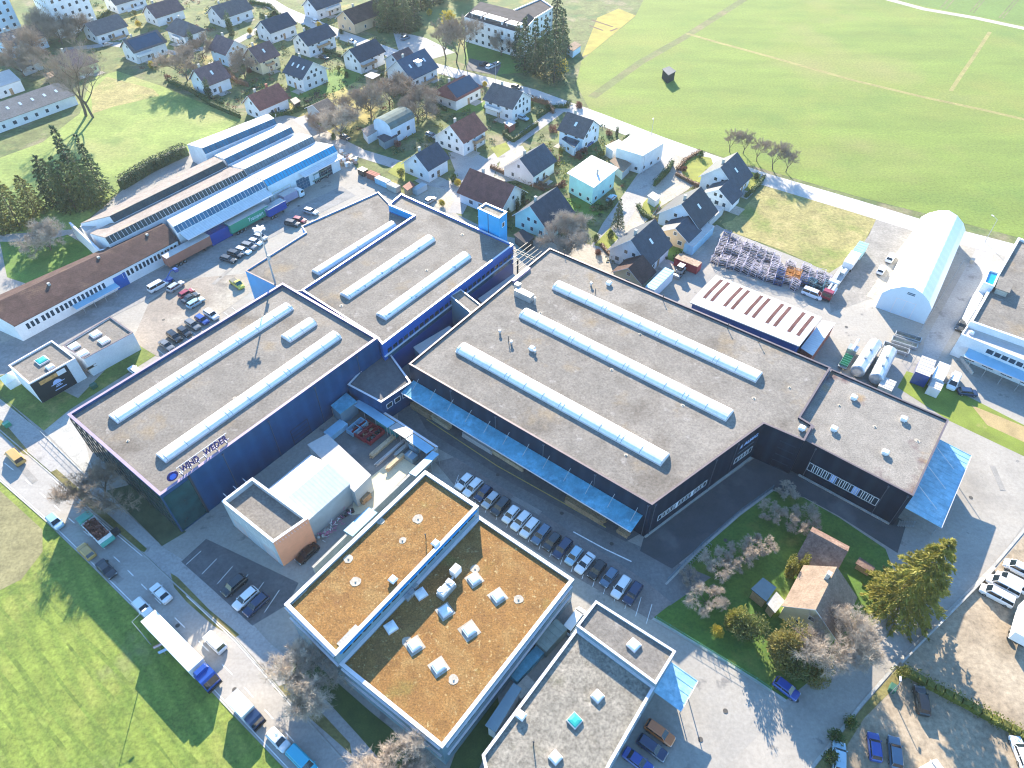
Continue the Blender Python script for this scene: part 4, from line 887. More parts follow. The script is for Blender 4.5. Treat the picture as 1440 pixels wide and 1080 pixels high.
sg = thing('rooftop_sign', 'dark blue WIND WEDER letters with round blue emblem on the navy hall roof edge', 'sign', up(P(262, 669, zr), zr))
s0, s1 = P(254, 672, zr), P(303, 634, zr); uu = u2; nn = n2
base = v2(s0) + n2 * .0
ws = text_on(sg, 'WIND', up(base + uu * .6, zr + 1.0), uu, nn, 3.6, 1.45, LET, .22)
text_on(sg, 'WEDER', up(base + uu * 5.3, zr + 1.0), uu, nn, 4.9, 1.45, LET, .22)
fr = MB()
for s in (.7, 2.4, 4.1, 5.6, 7.9, 10.0): fr.box(up(base + uu * s - nn * .1, zr), (.1, .1, 2.5), math.atan2(uu.y, uu.x)); fr.box(up(base + uu * s - nn * .7, zr), (.1, 1.3, .1), math.atan2(uu.y, uu.x))
fr.box(up(base + uu * 5.3 - nn * .06, zr + .9), (10.4, .08, .1), math.atan2(uu.y, uu.x)); fr.box(up(base + uu * 5.3 - nn * .06, zr + 2.5), (10.4, .08, .1), math.atan2(uu.y, uu.x)); fr.build('frame', COPING, sg)
em = MB(); bc = up(base - uu * 1.0, zr + 1.5); k = 16
for rr, mi, o in ((1.05, 0, 0), (.62, 1, .13)):
    q = [bc + uu * math.cos(6.283 * i / k) * rr + Vector((0, 0, math.sin(6.283 * i / k) * rr)) + nn * o for i in range(k)]; em.face(q, mi); em.face([p - nn * .12 for p in reversed(q)], mi)
    for i in range(k): em.face([q[i] - nn * .12, q[(i + 1) % k] - nn * .12, q[(i + 1) % k], q[i]], mi)
em.build('emblem', [LET, M('emblem_blue', (.05, .14, .6), .4, .1, 1)], sg)

def downpipes(root, a, b, inside, ts, zt):
    u, n = outward(a, b, inside); L_ = (v2(b) - v2(a)).length
    for t in ts:
        p = v2(a) + u * L_ * t + n * .12; m = MB(); m.tube(up(p, .1), up(p, zt), .075, n=6); m.box(up(p, zt - .3), (.34, .26, .32), math.atan2(u.y, u.x)); m.build('downpipe', M('slate_blue_metal', (.09, .11, .15), .45, .1, 1, metal=.3), root)
def drains(root, pts, zt):
    for p in pts: round_pad(root, P(*p, zt), zt, U(.35, .55))
downpipes(hl, b, c_, c0, (.24, .44, .66, .88), z - .7)
drains(hl, ((200, 560), (300, 500), (395, 520), (330, 560), (440, 500), (180, 620)), zr)
# ---- middle blue hall (two roof levels)
zh, zl = 10.5, 8.6
ph = poly([(424, 408), (582, 303), (546, 288), (564, 272.5), (722, 344), (537.5, 484.5), (531, 476)], zh); cb = cen(ph)
hb = thing('industrial_hall', 'bright blue hall with stepped gravel roof and patchy white rooflights between navy hall and village', 'hall', cb)
flat_block(hb, ph, 0, zh, BLUE, GRAVEL, COPING, .45, .35)
plw = poly([(345, 381), (430, 327), (424, 318), (532, 270), (549, 288), (586, 303), (430, 410), (400, 408)], zl)
low = thing('workshop_wing', 'low gravel roofed wing with bright blue end wall beside the lamp mast', 'building', cen(plw))
flat_block(low, plw, 0, zl, CYAN, GRAVEL, COPING_D, .25, .25)
zr = zh - .45
vault(hb, P(485, 418, zr), P(606, 336, zr), zr, 3.0, .7, POLYOLD, seg=30)
vault(hb, P(536, 447, zr), P(656, 360, zr), zr, 3.0, .7, POLYOLD, seg=30)
vault(low, P(444, 385, zl - .25), P(553, 316, zl - .25), zl - .25, 2.6, .7, POLY, seg=14)
a, b = ph[5], ph[4]
panel(hb, 'window_band', a, b, cb, .02, .98, 5.6, 6.9, GLASS_B, .05)
window_row(hb, a, b, cb, 26, 1.3, 7.2, 1.15, .02, .98, frame=BLUE, glass=GLASS_D, fw=.05)
panel(hb, 'ledge', a, b, cb, .0, 1.0, 6.95, 7.1, WHITE, .35, .35)
panel(hb, 'window_band', ph[2], ph[1], cb + Vector((30, 20, 0)), .03, .97, 9.1, 10.0, CYAN, .05)
panel(hb, 'blue_panel', ph[1], ph[2], cb + Vector((20, 30, 0)), .02, .98, zl + .1, zh - .05, CYAN, .05)
# tower
pt = poly([(672, 293), (683, 285.5), (713, 298), (702, 307)], 15.9); ct = cen(pt)
tw = thing('tower', 'bright blue box tower with white edged flat roof rising behind the blue hall', 'tower', ct)
flat_block(tw, pt, 0, 15.9, CYAN, GRAVEL2, COPING, .3, .3)
panel(tw, 'seam', pt[0], pt[3], ct, .46, .49, .1, 15.6, NAVY, .04); window_row(tw, pt[3], pt[2], ct, 1, 1.0, 12.6, 1.2, .3, .7)
# links between blue hall and black hall
pk = poly([(633, 416), (648, 407), (679, 431), (664, 442)], 9.4); lk = thing('connecting_building', 'narrow flat roofed bridge building joining the blue hall and black hall', 'building', cen(pk))
flat_block(lk, pk, 0, 9.4, TEALM, GRAVEL, COPING, .2, .2)
pk2 = poly([(489, 541), (536, 566), (578, 538), (545, 492), (527, 500)], 6.0); lk2 = thing('connecting_building', 'low white edged flat roof link in the gap between navy hall and black hall', 'building', cen(pk2))
flat_block(lk2, pk2, 0, 6.0, NAVY, DARKASPH, COPING, .3, .3)
window_row(lk2, pk2[1], pk2[2], cen(pk2), 3, 1.4, 3.2, 1.2, .1, .9)
def lean(name, label, pts, zt, wall, roof):
    return slab_roof_box(name, label, 'building', pts, 0, zt, wall, roof, over=.15)
lean('lean_to', 'long pale roofed lean-to along the black hall wall, near the bridge building', [(581, 488), (632, 458), (640, 464), (592, 500)], 5.2, TEALM, MEMBRANE)
lean('lean_to', 'second pale lean-to along the black hall, nearer the village', [(672, 420), (722, 385), (728, 391), (680, 428)], 5.2, TEALM, MEMBRANE)
sr = MB()
for i in range(7): sr.box(up(P(726 + i * 5, 353 + i * 3.2, 9.2), 9.1), (9.5, .12, .14), YAW_B)
for i in range(2): sr.box(up(P(733 + i * 12, 358 + i * 2, 9.0), 9.0), (.15, 14, .15), YAW_B)
sr.box(up(P(728, 364, 9), 0), (.3, .3, 9.1), YAW_B); sr.box(up(P(758, 374, 9), 0), (.3, .3, 9.1), YAW_B)
solo('pipe_rack', sr, DMETAL, 'open steel pipe rack bridging the gap behind the black hall', 'rack', P(740, 362))

# ---- black hall and its annex
zB = 10.2; pm = poly([(575, 512), (773, 349), (1168, 517), (1125, 587), (1143, 598), (1131, 620), (1074, 595.5), (917, 710)], zB); cB = cen([pm[0], pm[1], pm[2], pm[7]])
hB = thing('industrial_hall', 'huge black clad hall with gravel roof and three long white barrel rooflights in the middle', 'hall', cB)
flat_block(hB, pm, 0, zB, BLACK, GRAVEL, COPING_D, .35, .3)
zr = zB - .35
for p, q in (((648, 490), (935, 648)), ((736, 441), (1026, 586)), ((782, 402), (1067, 532))): vault(hB, P(*p, zr), P(*q, zr), zr, 3.2, .85, seg=4.6)
for p, k in (((703, 469), 0), ((715, 480), 1), ((719, 484), 0), ((748, 492), 2), ((752, 497), 0), ((837, 413), 1), ((856, 400), 2), ((831, 402), 0), ((932, 422), 1), ((1023, 462), 1), ((1067, 482), 1), ((793, 358), 1)): vent(hB, P(*p, zr), zr, k)
du = MB(); q = P(737, 414, zr + 1); du.box(up(q, zr), (1.6, 4.6, 1.7), YAW_B); du.tube(up(P(752, 428, zr), zr), up(P(752, 428, zr), zr + 2.0), .25, n=8); du.box(up(P(728, 409, zr), zr), (1.2, 1.2, 2.1), YAW_B); du.build('air_handling_unit', METAL, hB)
pd = MB(); pd.box(up(P(733, 388, zr), zr), (6.5, .7, .6), YAW_B); pd.build('roof_duct', COPING_V, hB)
cu_, cn = outward(pm[7], pm[0], cB)
canL = sheet_canopy(hB, pm[7], pm[0], cB, .022, .985, 3.9, 5.9, CANOPY, .55, 'canopy', 0)
br = MB(); LB = (pm[0] - pm[7]).length
for i in range(12):
    pp = pm[7] + cu_ * LB * (i + .5) / 12; br.tube(up(pp + cn * .03, 7.3), up(pp + cn * 2.2, 5.6), .05, n=5)
br.build('canopy_strut', METAL, canL)
panel(hB, 'plinth', pm[7], pm[6], cB, .0, .99, .0, .35, CONC, .35, .35)
window_row(hB, pm[7], pm[6], cB, 13, 1.25, 2.6, 1.5, .10, .52, frame=WHITE, fw=.1)
window_row(hB, pm[7], pm[6], cB, 5, 1.2, 2.6, 1.5, .80, .96, frame=WHITE, fw=.1)
for t in (.245, .385): panel(hB, 'door', pm[7], pm[6], cB, t, t + .02, 2.4, 4.3, WHITE, .09)
ua, na = outward(pm[7], pm[6], cB); La = (pm[6] - pm[7]).length
SB = M('sign_pale_blue', (.40, .52, .80), .5, .1, 1)
o = pm[7] + ua * La * .80 + na * .05
text_on(hB, 'ALMAS', up(o + ua * 1.2, 7.2), ua, na, 4.0, .95, SB, .1, bold=.01)
em = MB(); em.face([up(o, 7.0), up(o + ua * .9, 7.0), up(o + ua * .45, 8.3)]); em.build('emblem', SB, hB)
panel(hB, 'sign_line', pm[7], pm[6], cB, .80, .96, 5.6, 5.75, TEALM, .06)
# annex
zA = 9.4; pa = poly([(1168.5, 519), (1125.5, 588), (1143, 599.5), (1132, 619), (1284, 697.5), (1334, 590.5)], zA); cA = cen(pa)
an = thing('hall_annex', 'lower black annex with stained gravel roof and five small white rooflights at the right end', 'building', cA)
flat_block(an, pa, 0, zA, BLACK, M('stained_roof_gravel', (.235, .215, .19), .95, .16, .35, fine=.55, fscale=3.2, bump=.3, patches=[((.32, .29, .255), .06, .5, .75), ((.13, .085, .085), .085, .585, .66), ((.33, .22, .10), .075, .615, .7)]), COPING_D, .3, .25)
for p in ((1200, 561), (1172, 605), (1270, 591), (1244, 638)): vent(an, P(*p, zA - .3), zA - .3, 2)
vent(hB, P(1127, 604, zr), zr, 2)
panel(an, 'plinth', pa[3], pa[4], cA, .08, .97, 0, .35, CONC, .35, .35)
ub, nb = outward(pa[3], pa[4], cA); Lb = (pa[4] - pa[3]).length
for i in range(15):
    t = Lb * (.155 + .605 * i / 14)
    if i in (5, 10): window(an, pa[3], ub, nb, t, 1.0, 2.6, 2.0, frame=SB, glass=SB, name='window_panel')
    else: window(an, pa[3], ub, nb, t, 1.15, 2.6, 2.0, frame=WHITE, fw=.1)
# glazed stair front left of the window row sits on the black hall
u6, n6 = outward(pm[6], pm[5], cB); L6 = (pm[5] - pm[6]).length
window(hB, pm[6], u6, n6, L6 * .70, 3.2, .2, 7.4, frame=TEALM, glass=GLASS_G, mx=2, my=4, fw=.14, name='stair_glazing')
panel(hB, 'door', pm[6], pm[5], cB, .52, .66, .2, 2.5, LEAF_Y if False else M('lime_door_paint', (.38, .40, .04), .5, .1, 1), .12)
cz = MB()
downpipes(hB, pm[7], pm[6], cB, (.03, .56, .76), zB - .5); downpipes(hB, pm[7], pm[0], cB, (.01, .2, .4, .6, .8), zB - .5); downpipes(an, pa[3], pa[4], cA, (.12, .80, .97), zA - .5); drains(hB, ((700, 520), (800, 580), (880, 640), (860, 520), (960, 570), (760, 440), (900, 470), (1000, 500), (1060, 560), (1110, 545)), zr); drains(an, ((1180, 570), (1230, 600), (1290, 620)), zA - .3); drains(hb, ((520, 400), (600, 380), (650, 330), (480, 430)), zh - .45)
# blue canopy at the annex end
sheet_canopy(an, pa[4], pa[5], cA, .0, .90, 6.4, 5.9, CANOPY_LIT, .45, 'canopy', 4)
st = MB()
for i in range(3):
    e = pa[4].lerp(pa[5], .18 + .25 * i); uq, nq = outward(pa[4], pa[5], cA); st.tube(up(e + nq * .1, 8.4), up(e + nq * 4.6 - uq * .8, 5.75), .06, n=5)
st.build('canopy_tie', COPING, an)
sc = MB(); q = P(1266, 735)
for i in range(7): sc.box(up(q + ub * (.0) + Vector((-.3 + .28 * i, -.2 - .18 * i, 0)), .25 * i), (.32, 1.5, .07), YAW_A)
for s in (-.7, .7): sc.tube(q + Vector((-.3, -.2 + s, .9)), q + Vector((1.5, -1.3 + s, 2.6)), .04, n=4)
solo('outdoor_stair', sc, METAL, 'small grey metal stair at the annex corner under the blue canopy', 'stair', q)

# ---- brown sedum roof block
zu, zd = 10.4, 7.4
pu = poly([(400, 850), (598, 662), (673, 712), (472, 922)], zu); plo = poly([(478, 931), (676, 727), (807, 815), (622, 1052)], zd)
# align the lower part with the wall of the upper one
pu2 = [pu[0], pu[1], pu[2], pu[3]]; plo[0] = pu[3]; plo[1] = pu[2]; cS = cen(pu + plo)
so_ = thing('office_block', 'two level office block with rust brown sedum roofs and white parapets in the foreground', 'building', cS)
flat_block(so_, pu2, 0, zu, TEALM, SEDUM, COPING, .45, .55)
lo = thing('office_wing', 'lower wing of the sedum roofed block, brown roof dotted with white cube rooflights', 'building', cen(plo))
flat_block(lo, plo, 0, zd, TEALM, SEDUM, COPING, .35, .5)
for (root, a, b, inside, zt) in ((so_, pu[3], pu[2], cen(pu), 9.75), (so_, pu[0], pu[3], cen(pu), 8.6), (so_, pu[0], pu[3], cen(pu), 5.2), (lo, plo[0], plo[3], cen(plo), 5.2), (lo, plo[0], plo[3], cen(plo), 2.0), (lo, plo[3], plo[2], cen(plo), 5.0), (lo, plo[3], plo[2], cen(plo), 1.8)):
    Lw = (b - a).length; k = max(4, int(Lw / 2.1)); hh = .75 if zt > 9 else 1.3
    window_row(root, a, b, inside, k, Lw / k * .72, zt - (hh if zt > 9 else 0), hh, .03, .97, frame=DMETAL, glass=GLASS_D, fw=.05)
    panel(root, 'sun_louvre', a, b, inside, .02, .98, zt + (hh if zt < 9 else .2), zt + (hh if zt < 9 else .2) + .12, CYAN if zt > 9 else COPING, .3, .35)
for p in ((500, 818), (566, 760), (535, 733), (588, 730), (490, 786)): round_pad(so_, P(*p, zu - .45), zu - .45, U(.6, .95))
vent(so_, P(553, 817, zu - .45), zu - .45, 2); vent(so_, P(613, 766, zu - .45), zu - .45, 2); vent(so_, P(599, 758, zu - .45), zu - .45, 1)
zs = zd - .35
for p, pad in (((550, 883), 0), ((592, 836), 0), ((626, 860), 2.4), ((667, 815), 2.4), ((700, 839), 2.5), ((660, 887), 2.7), ((583, 908), 2.5), ((617, 938), 2.5)): dome(lo, P(*p, zs), zs, 1.75, YAW_B - .28, pad=pad or None)
for p in ((572, 902), (638, 956), (729, 843), (668, 800)): round_pad(lo, P(*p, zs), zs, .8)
ac = MB(); q = P(628, 832, zs); ac.box(up(q, zs), (3.2, 1.5, 1.0), YAW_B, 0)
for i in range(3): e = q + Vector((math.cos(YAW_B), math.sin(YAW_B), 0)) * (-1.0 + i * 1.0); ac.box(up(e, zs + 1.0), (.85, 1.3, [.9, .5, .75][i]), YAW_B, 1); ac.tube(up(e, zs + 1.0 + [.9, .5, .75][i]), up(e, zs + 1.06 + [.9, .5, .75][i]), .35, n=10, mi=0)
q2 = P(641, 806, zs); ac.box(up(q2, zs), (1.6, 1.2, 1.6), YAW_B, 1); ac.tube(up(q, zs + .5), up(q2, zs + .5), .22, n=8, mi=0)
ac.build('air_conditioner', [METAL, WHITE], lo)
for p in ((574, 842), (580, 836), (584, 826)): bx = MB(); bx.box(up(P(*p, zs), zs), (.9, .7, .8), YAW_B); bx.build('vent_box', METAL, lo)
pv = MB()
for i in range(9):
    e = P(404 + i * 3.0, 852 - i * 2.9, zu - .4); pv.box(up(e, zu - .4), (.5, .9, .05), YAW_B)
pv.build('walkway_slab', CONC, so_); pv = MB()
for i in range(8): pv.box(up(P(478 + i * 3.3, 906 - i * 3.4, zu - .4), zu - .4), (.5, .9, .05), YAW_B)
pv.build('walkway_slab', CONC, so_)
# ---- bottom grey block
zq, zp = 6.6, 7.8
pq = poly([(678, 1062), (812, 884), (922, 962), (858, 1075), (840, 1115), (700, 1165)], zq); q1 = poly([(838, 845), (950, 916), (922, 962), (811, 880)], zp)
pq[1] = q1[3]; pq[2] = q1[2]; gb = thing('workshop', 'flat grey gravel roofed workshop with pyramid rooflights at the bottom edge', 'building', cen(pq))
flat_block(gb, pq, 0, zq, TEALM, GRAVEL2, COPING, .35, .35)
gt = thing('office_wing', 'taller narrow block with white parapet and one rooflight behind the bottom workshop', 'building', cen(q1)); flat_block(gt, q1, 0, zp, TEALM, GRAVEL, COPING, .35, .3)
for p in ((840, 980), (781, 1066)): dome(gb, P(*p, zq - .35), zq - .35, 1.5, YAW_B - .15)
dome(gb, P(808, 1014, zq - .35), zq - .35, 1.7, YAW_B - .15, M('teal_dome_plastic', (.05, .45, .38), .3, .1, 1))
dome(gt, P(891, 908, zp - .35), zp - .35, 1.7, YAW_B - .15)
vent(gb, P(733, 1008, zq - .35), zq - .35, 2); vent(gb, P(750, 1048, zq - .35), zq - .35, 1)
sheet_canopy(gt, q1[2], q1[1], cen(q1), .06, .95, 4.6, 4.4, CANOPY_LIT, .3, 'canopy', 2)
window_row(gb, pq[2], pq[3], cen(pq), 5, 1.8, 2.6, 1.6, .12, .95, frame=WHITE, fw=.08)
window_row(gt, q1[0], q1[3], cen(q1), 2, 1.2, 5.5, 1.3, .2, .8)
slab_roof_box('bay_extension', 'white edged flat roof extension squeezed in the alley beside the bottom workshop', 'building', [(682, 1020), (722, 960), (734, 968), (697, 1030)], 0, 4.2, WHITE, GLASS_G if False else TEALM)

# ---- orange fronted workshop with white shed
zo = 7.8; po = poly([(312, 705), (355, 672), (433, 729), (384, 763)], zo); co = cen(po)
ow = thing('workshop', 'small flat roofed workshop with orange side wall and white parapet under the navy hall', 'building', co)
flat_block(ow, po, 0, zo, GREYR, GRAVEL, WHITE, 1.1, .4); panel(ow, 'orange_cladding', po[3], po[2], co, .0, 1.0, .05, zo - .02, ORANGE, .05)
uo, no = outward(po[0], po[3], co); Lo = (po[3] - po[0]).length
panel(ow, 'grey_front', po[0], po[3], co, .03, .97, .1, zo - .3, GREYR, .05)
for i, t in enumerate((.2, .5, .8)): window(ow, po[0], uo, no, Lo * t, 2.0, 4.3, 1.6, frame=WHITE, glass=GLASS_D, mx=2); window(ow, po[0], uo, no, Lo * t, 2.6, .15, 3.0, frame=ORANGE if i != 1 else WHITE, glass=GREYR, my=4, name='roller_door')
lm = MB(); ux, nx = outward(po[3], po[2], co); Lx = (po[2] - po[3]).length
for i in range(11): lm.tube(up(po[3] + ux * Lx * (.06 + .085 * i) + nx * .05, zo - .5), up(po[3] + ux * Lx * (.06 + .085 * i) + nx * .55, zo - .35), .035, n=4)
uy, ny = outward(po[0], po[1], co)
for i in range(3): lm.tube(up(po[0] + uy * (1.2 + i * 2.1), zo - .3), up(po[0] + uy * (1.2 + i * 2.1) + ny * 1.3, zo - .1), .05, n=5)
lm.build('wall_bracket', WHITE, ow)
w0 = P(397, 700, 7.6); w1 = P(463, 649, 7.6)
house((397, 703), (463, 652), 5.2, 6.4, 6.75, GREYR, WSHEET, 'white ribbed sheet metal shed joined to the orange workshop', 'storage_shed', over=.12, chim=0, wins=(0, 0), group=None, cat='shed', door=False)
slab_roof_box('storage_shed', 'pale flat membrane roofed shed beside the white ribbed shed', 'shed', [(432, 625), (460, 610), (522, 668), (498, 692)], 0, 5.0, GREYR, MEMBRANE, over=.1)
slab_roof_box('storage_shed', 'small blue roofed shelter against the navy hall wall', 'shed', [(465, 570), (487, 552), (502, 564), (478, 582)], 0, 3.8, TEALM, CANOPY, over=.1)
wall_run('boundary_wall', 'long concrete yard wall with pale coping running towards the orange workshop', [(615, 630), (560, 683), (505, 735), (440, 798)], 2.6, .35, CONC, CONC)
wall_run('boundary_wall', 'concrete yard wall facing the works lane, with pale coping', [(505, 558), (560, 593), (615, 629)], 2.6, .35, CONC, COPING)
def lean_strip(label, a, b, wdt, zt, mat):
    p, q = v2(P(*a, zt)), v2(P(*b, zt)); u = (q - p).normalized(); n = Vector((-u.y, u.x, 0)); n = n if n.y > 0 or n.x < 0 else -n
    t = thing('lean_to_roof', label, 'shelter', p.lerp(q, .5)); m = MB(); A = [up(p, zt), up(q, zt), up(q + n * wdt, zt + .35), up(p + n * wdt, zt + .35)]; T = Vector((0, 0, .1))
    m.raw(A + [x - T for x in A], [(0, 1, 2, 3), (7, 6, 5, 4), (0, 4, 5, 1), (1, 5, 6, 2), (2, 6, 7, 3), (3, 7, 4, 0)]); m.build('roof', mat, t)
    s = MB()
    for i in range(4): e = (p + n * wdt).lerp(q + n * wdt, (i + .1) / 3.2); s.tube(up(e, 0), up(e, zt + .2), .06, n=5)
    s.build('post', METAL, t)
PBS = M('pale_blue_sheet', (.28, .52, .68), .45, .1, .4)
lean_strip('pale blue lean-to roof on the yard wall end by the small blue shelter', (506, 561), (556, 594), -2.2, 2.75, PBS)
lean_strip('white lean-to roof in the middle of the yard wall by the works lane', (558, 594), (581, 609), -2.2, 2.75, MEMBRANE)
lean_strip('blue lean-to roof at the near corner of the walled yard', (582, 610), (611, 630), -2.2, 2.75, PBS)
lean_strip('light blue lean-to roof along the long concrete wall beside the sedum block', (518, 713), (483, 746), -2.4, 2.75, PBS)
lean_strip('narrow pale lean-to roof along the wall corner near the timber stacks', (608, 634), (575, 665), -1.8, 2.75, PBS)
ground('sandy_yard', [(498, 690), (560, 640), (585, 655), (520, 720), (495, 725)], .06, M('bright_sand', (.62, .56, .40), .95, .1, .4, fine=.3))

# ---- small white flat building on the left
zw = 6.0; p1 = poly([(12, 514), (73, 479), (106, 504), (41, 540)], zw); p2 = poly([(88, 486), (155, 445), (187, 468), (118, 505)], 5.2)
w1_ = thing('clubhouse', 'white flat roofed building with black emblem panel and teal rooflight near the main road', 'building', cen(p1)); flat_block(w1_, p1, 0, zw, RENDER, GRAVEL, COPING, .3, .25)
w2_ = thing('clubhouse_wing', 'lower white wing with four square rooflights next to the staff car park', 'building', cen(p2)); flat_block(w2_, p2, 0, 5.2, RENDER, GRAVEL, COPING_D, .25, .25)
dome(w1_, P(60, 508, zw - .3), zw - .3, 2.3, YAW_B, MATS['teal_dome_plastic']); dome(w1_, P(71, 517, zw - .3), zw - .3, 1.5)
for p in ((135, 471), (147, 480), (105, 488), (117, 498)): dome(w2_, P(*p, 4.95), 4.95, 2.1)
bp = panel(w1_, 'black_panel', p1[3], p1[2], cen(p1), .0, .78, .1, zw - .25, M('black_panel_paint', (.012, .022, .03), .5, .1, 1), .05)
uw, nw = outward(p1[3], p1[2], cen(p1)); Lw = (p1[2] - p1[3]).length; ow_ = p1[3] + nw * .1
m = MB(); q = lambda t, zz: up(ow_ + uw * t, zz)
m.face([q(1.6, 4.3), q(5.4, 4.3), q(5.4, 5.3), q(1.6, 5.3)], 0); m.face([q(5.4, 4.2), q(7.2, 4.2), q(7.2, 5.4), q(5.4, 5.4)], 1); m.build('banner', [M('banner_orange', (.55, .30, .10), .7, .3, 2), WHITE], w1_)
e = MB(); ce = q(4.6, 2.9)
e.face([ce + uw * math.cos(math.pi * i / 10) * .95 + Vector((0, 0, math.sin(math.pi * i / 10) * .9)) for i in range(11)], 0); e.face([q(3.3, 2.72), q(6.0, 2.72), q(6.2, 2.9), q(3.1, 2.9)], 0)
for zz, a, b in ((2.3, 4.1, 5.1), (1.95, 3.9, 5.3), (1.2, 3.4, 5.9)): e.face([q(a, zz), q(b, zz), q(b, zz + .22), q(a, zz + .22)], 0)
e.build('emblem', SB, w1_)
panel(w1_, 'slot_window', p1[3], p1[2], cen(p1), .0, .001, 3, 3.1, GLASS_D); window(w2_, p2[3], uw, nw, 1.0, 3.0, 2.2, .5, frame=WOOD)
tt = MB(); q = P(12, 528, 2.5)
tt.box(up(q, 0), (3, 3, 2.0), YAW_B, 0); tt.box(up(q, 2.0), (3.2, 3.2, 1.1), YAW_B, 1, top=.05); solo('pavilion_tent', tt, [TENT, TENT], 'white peaked pavilion tent beside the emblem building', 'tent', up(q, 0))
# ================================================================== sawtooth factory on the left
zr, zv = 8.0, 6.3
def saw(name, label, back, ridge, zv0=zv, zb=5.8, slope=WSHEET, glaze=GLASS_B, depth=1.0, wall=RENDER, bars=0):
    """one sawtooth bay: sheet slope rising from the back line to the ridge, glazing falling from the ridge"""
    b0, b1 = P(*back[0], zb), P(*back[1], zb); r0, r1 = P(*ridge[0], zr), P(*ridge[1], zr)
    u = (v2(r1) - v2(r0)).normalized(); n = Vector((u.y, -u.x, 0)); c = v2(r0.lerp(r1, .5))
    t = thing(name, label, 'hall', c, 'sawtooth bays of the old factory')
    f0, f1 = v2(r0) + n * depth, v2(r1) + n * depth
    m = MB(); T = Vector((0, 0, .12)); m.face([b0, up(r0 + n * .1, zr), up(r1 + n * .1, zr), b1]); m.face([b0 - T, b1 - T, up(r1 + n * .1, zr) - T, up(r0 + n * .1, zr) - T]); m.face([up(r0 + n * .1, zr), up(r0 + n * .1, zr) - T, up(r1 + n * .1, zr) - T, up(r1 + n * .1, zr)]); m.face([b1, b1 - T, b0 - T, b0]); m.build('roof', slope, t)
    g = MB(); g.face([up(f0, zv0), up(f1, zv0), up(r1, zr - .14), up(r0, zr - .14)]); k = int((r1 - r0).length / 1.1)
    go = g.build('glazing', glaze, t); gb = MB()
    for i in range(k + 1):
        s = i / k; gb.tube(up(f0.lerp(f1, s), zv0 + .02) + n * .03, up(v2(r0).lerp(v2(r1), s), zr - .12) + n * .03, .05, n=4)
    gb.build('glazing_bar', COPING if bars else DMETAL, go)
    w = MB()
    for bb, rr, ff in ((b0, r0, f0), (b1, r1, f1)): w.face([up(bb, 0), up(ff, 0), up(ff, zv0), up(rr, zr - .14), up(bb, zb - .13)])
    w.face([up(f0, 0), up(f1, 0), up(f1, zv0 - .01), up(f0, zv0 - .01)]); w.face([up(b0, 0), up(b0, zb - .13), up(b1, zb - .13), up(b1, 0)]); w.build('wall', wall, t)
    return t, f0, f1, c
saw('factory_bay', 'white sheet sawtooth bay at the back of the old factory, beside the meadow', ((263, 203), (377, 160)), ((284, 208), (385, 166)))
saw('factory_bay', 'second white sawtooth bay from the meadow with blue glazing', ((300, 218), (393, 173)), ((315, 223), (409, 178)))
saw('factory_bay', 'third white sawtooth bay from the meadow with dull grey glazing', ((321, 232), (420, 187)), ((343, 237.5), (439, 191)), glaze=M('dull_glazing', (.10, .15, .18), .3, .25, .5))
t4, f0, f1, c4 = saw('factory_bay', 'white sawtooth bay with bright cyan glazing facing the lorry yard', ((345, 245), (443, 199)), ((370, 253), (469, 203.5)), glaze=GLASS_C, depth=1.3)
a, b = f0, f1; uq, nq = outward(a, b, c4); L = (b - a).length
for i, (t, w) in enumerate(((.10, 3.4), (.23, 2.6), (.45, 4.6), (.78, 5.0))): window(t4, a, uq, nq, L * t, w, .15, 3.6, frame=CREAM if i < 2 else TEALM, glass=GLASS_B if i == 2 else WHITE if i < 2 else GLASS_D, mx=4 if i == 2 else 1, my=4, name='roller_door')
sheet_canopy(t4, a, b, c4, .42, .995, 2.6, 5.6, WSHEET, .4, 'canopy')
saw('factory_bay', 'weathered tan sawtooth bay with dark glazing, closest to the spruce group', ((113, 314), (301, 220)), ((154, 303.5), (313, 226)), slope=R_ETERNIT, glaze=M('dark_old_glazing', (.035, .05, .05), .3, .3, .4))
saw('factory_bay', 'weathered tan sawtooth bay in the middle with barred dark glazing', ((126, 328), (317, 234)), ((147, 334), (343, 238.5)), slope=R_ETERNIT, glaze=MATS['dark_old_glazing'], bars=1)
t6, f0, f1, c6 = saw('factory_bay', 'long white sawtooth bay with barred blue glazing behind the parked trailers', ((232, 307), (345, 245.5)), ((243, 318.5), (369, 254)), bars=1)
sheet_canopy(t6, f0, f1, c6, .02, .98, 3.2, 6.1, WSHEET, .9, 'canopy')
wall_run('boundary_wall', 'pale end wall of the old factory beside the shaded lawn', [(98, 313), (140, 352), (152, 350)], 5.0, .4, RENDER, COPING)
slab_roof_box('storage_shed', 'white flat roofed box at the tip of the old factory roofs', 'shed', [(148, 340), (178, 321), (184, 331), (156, 352)], 0, 5.2, RENDER, MEMBRANE, over=.1)
slab_roof_box('storage_shed', 'white low box between the weathered factory roofs', 'shed', [(112, 318), (150, 303), (154, 309), (120, 325)], 0, 5.0, RENDER, MEMBRANE, over=.1)
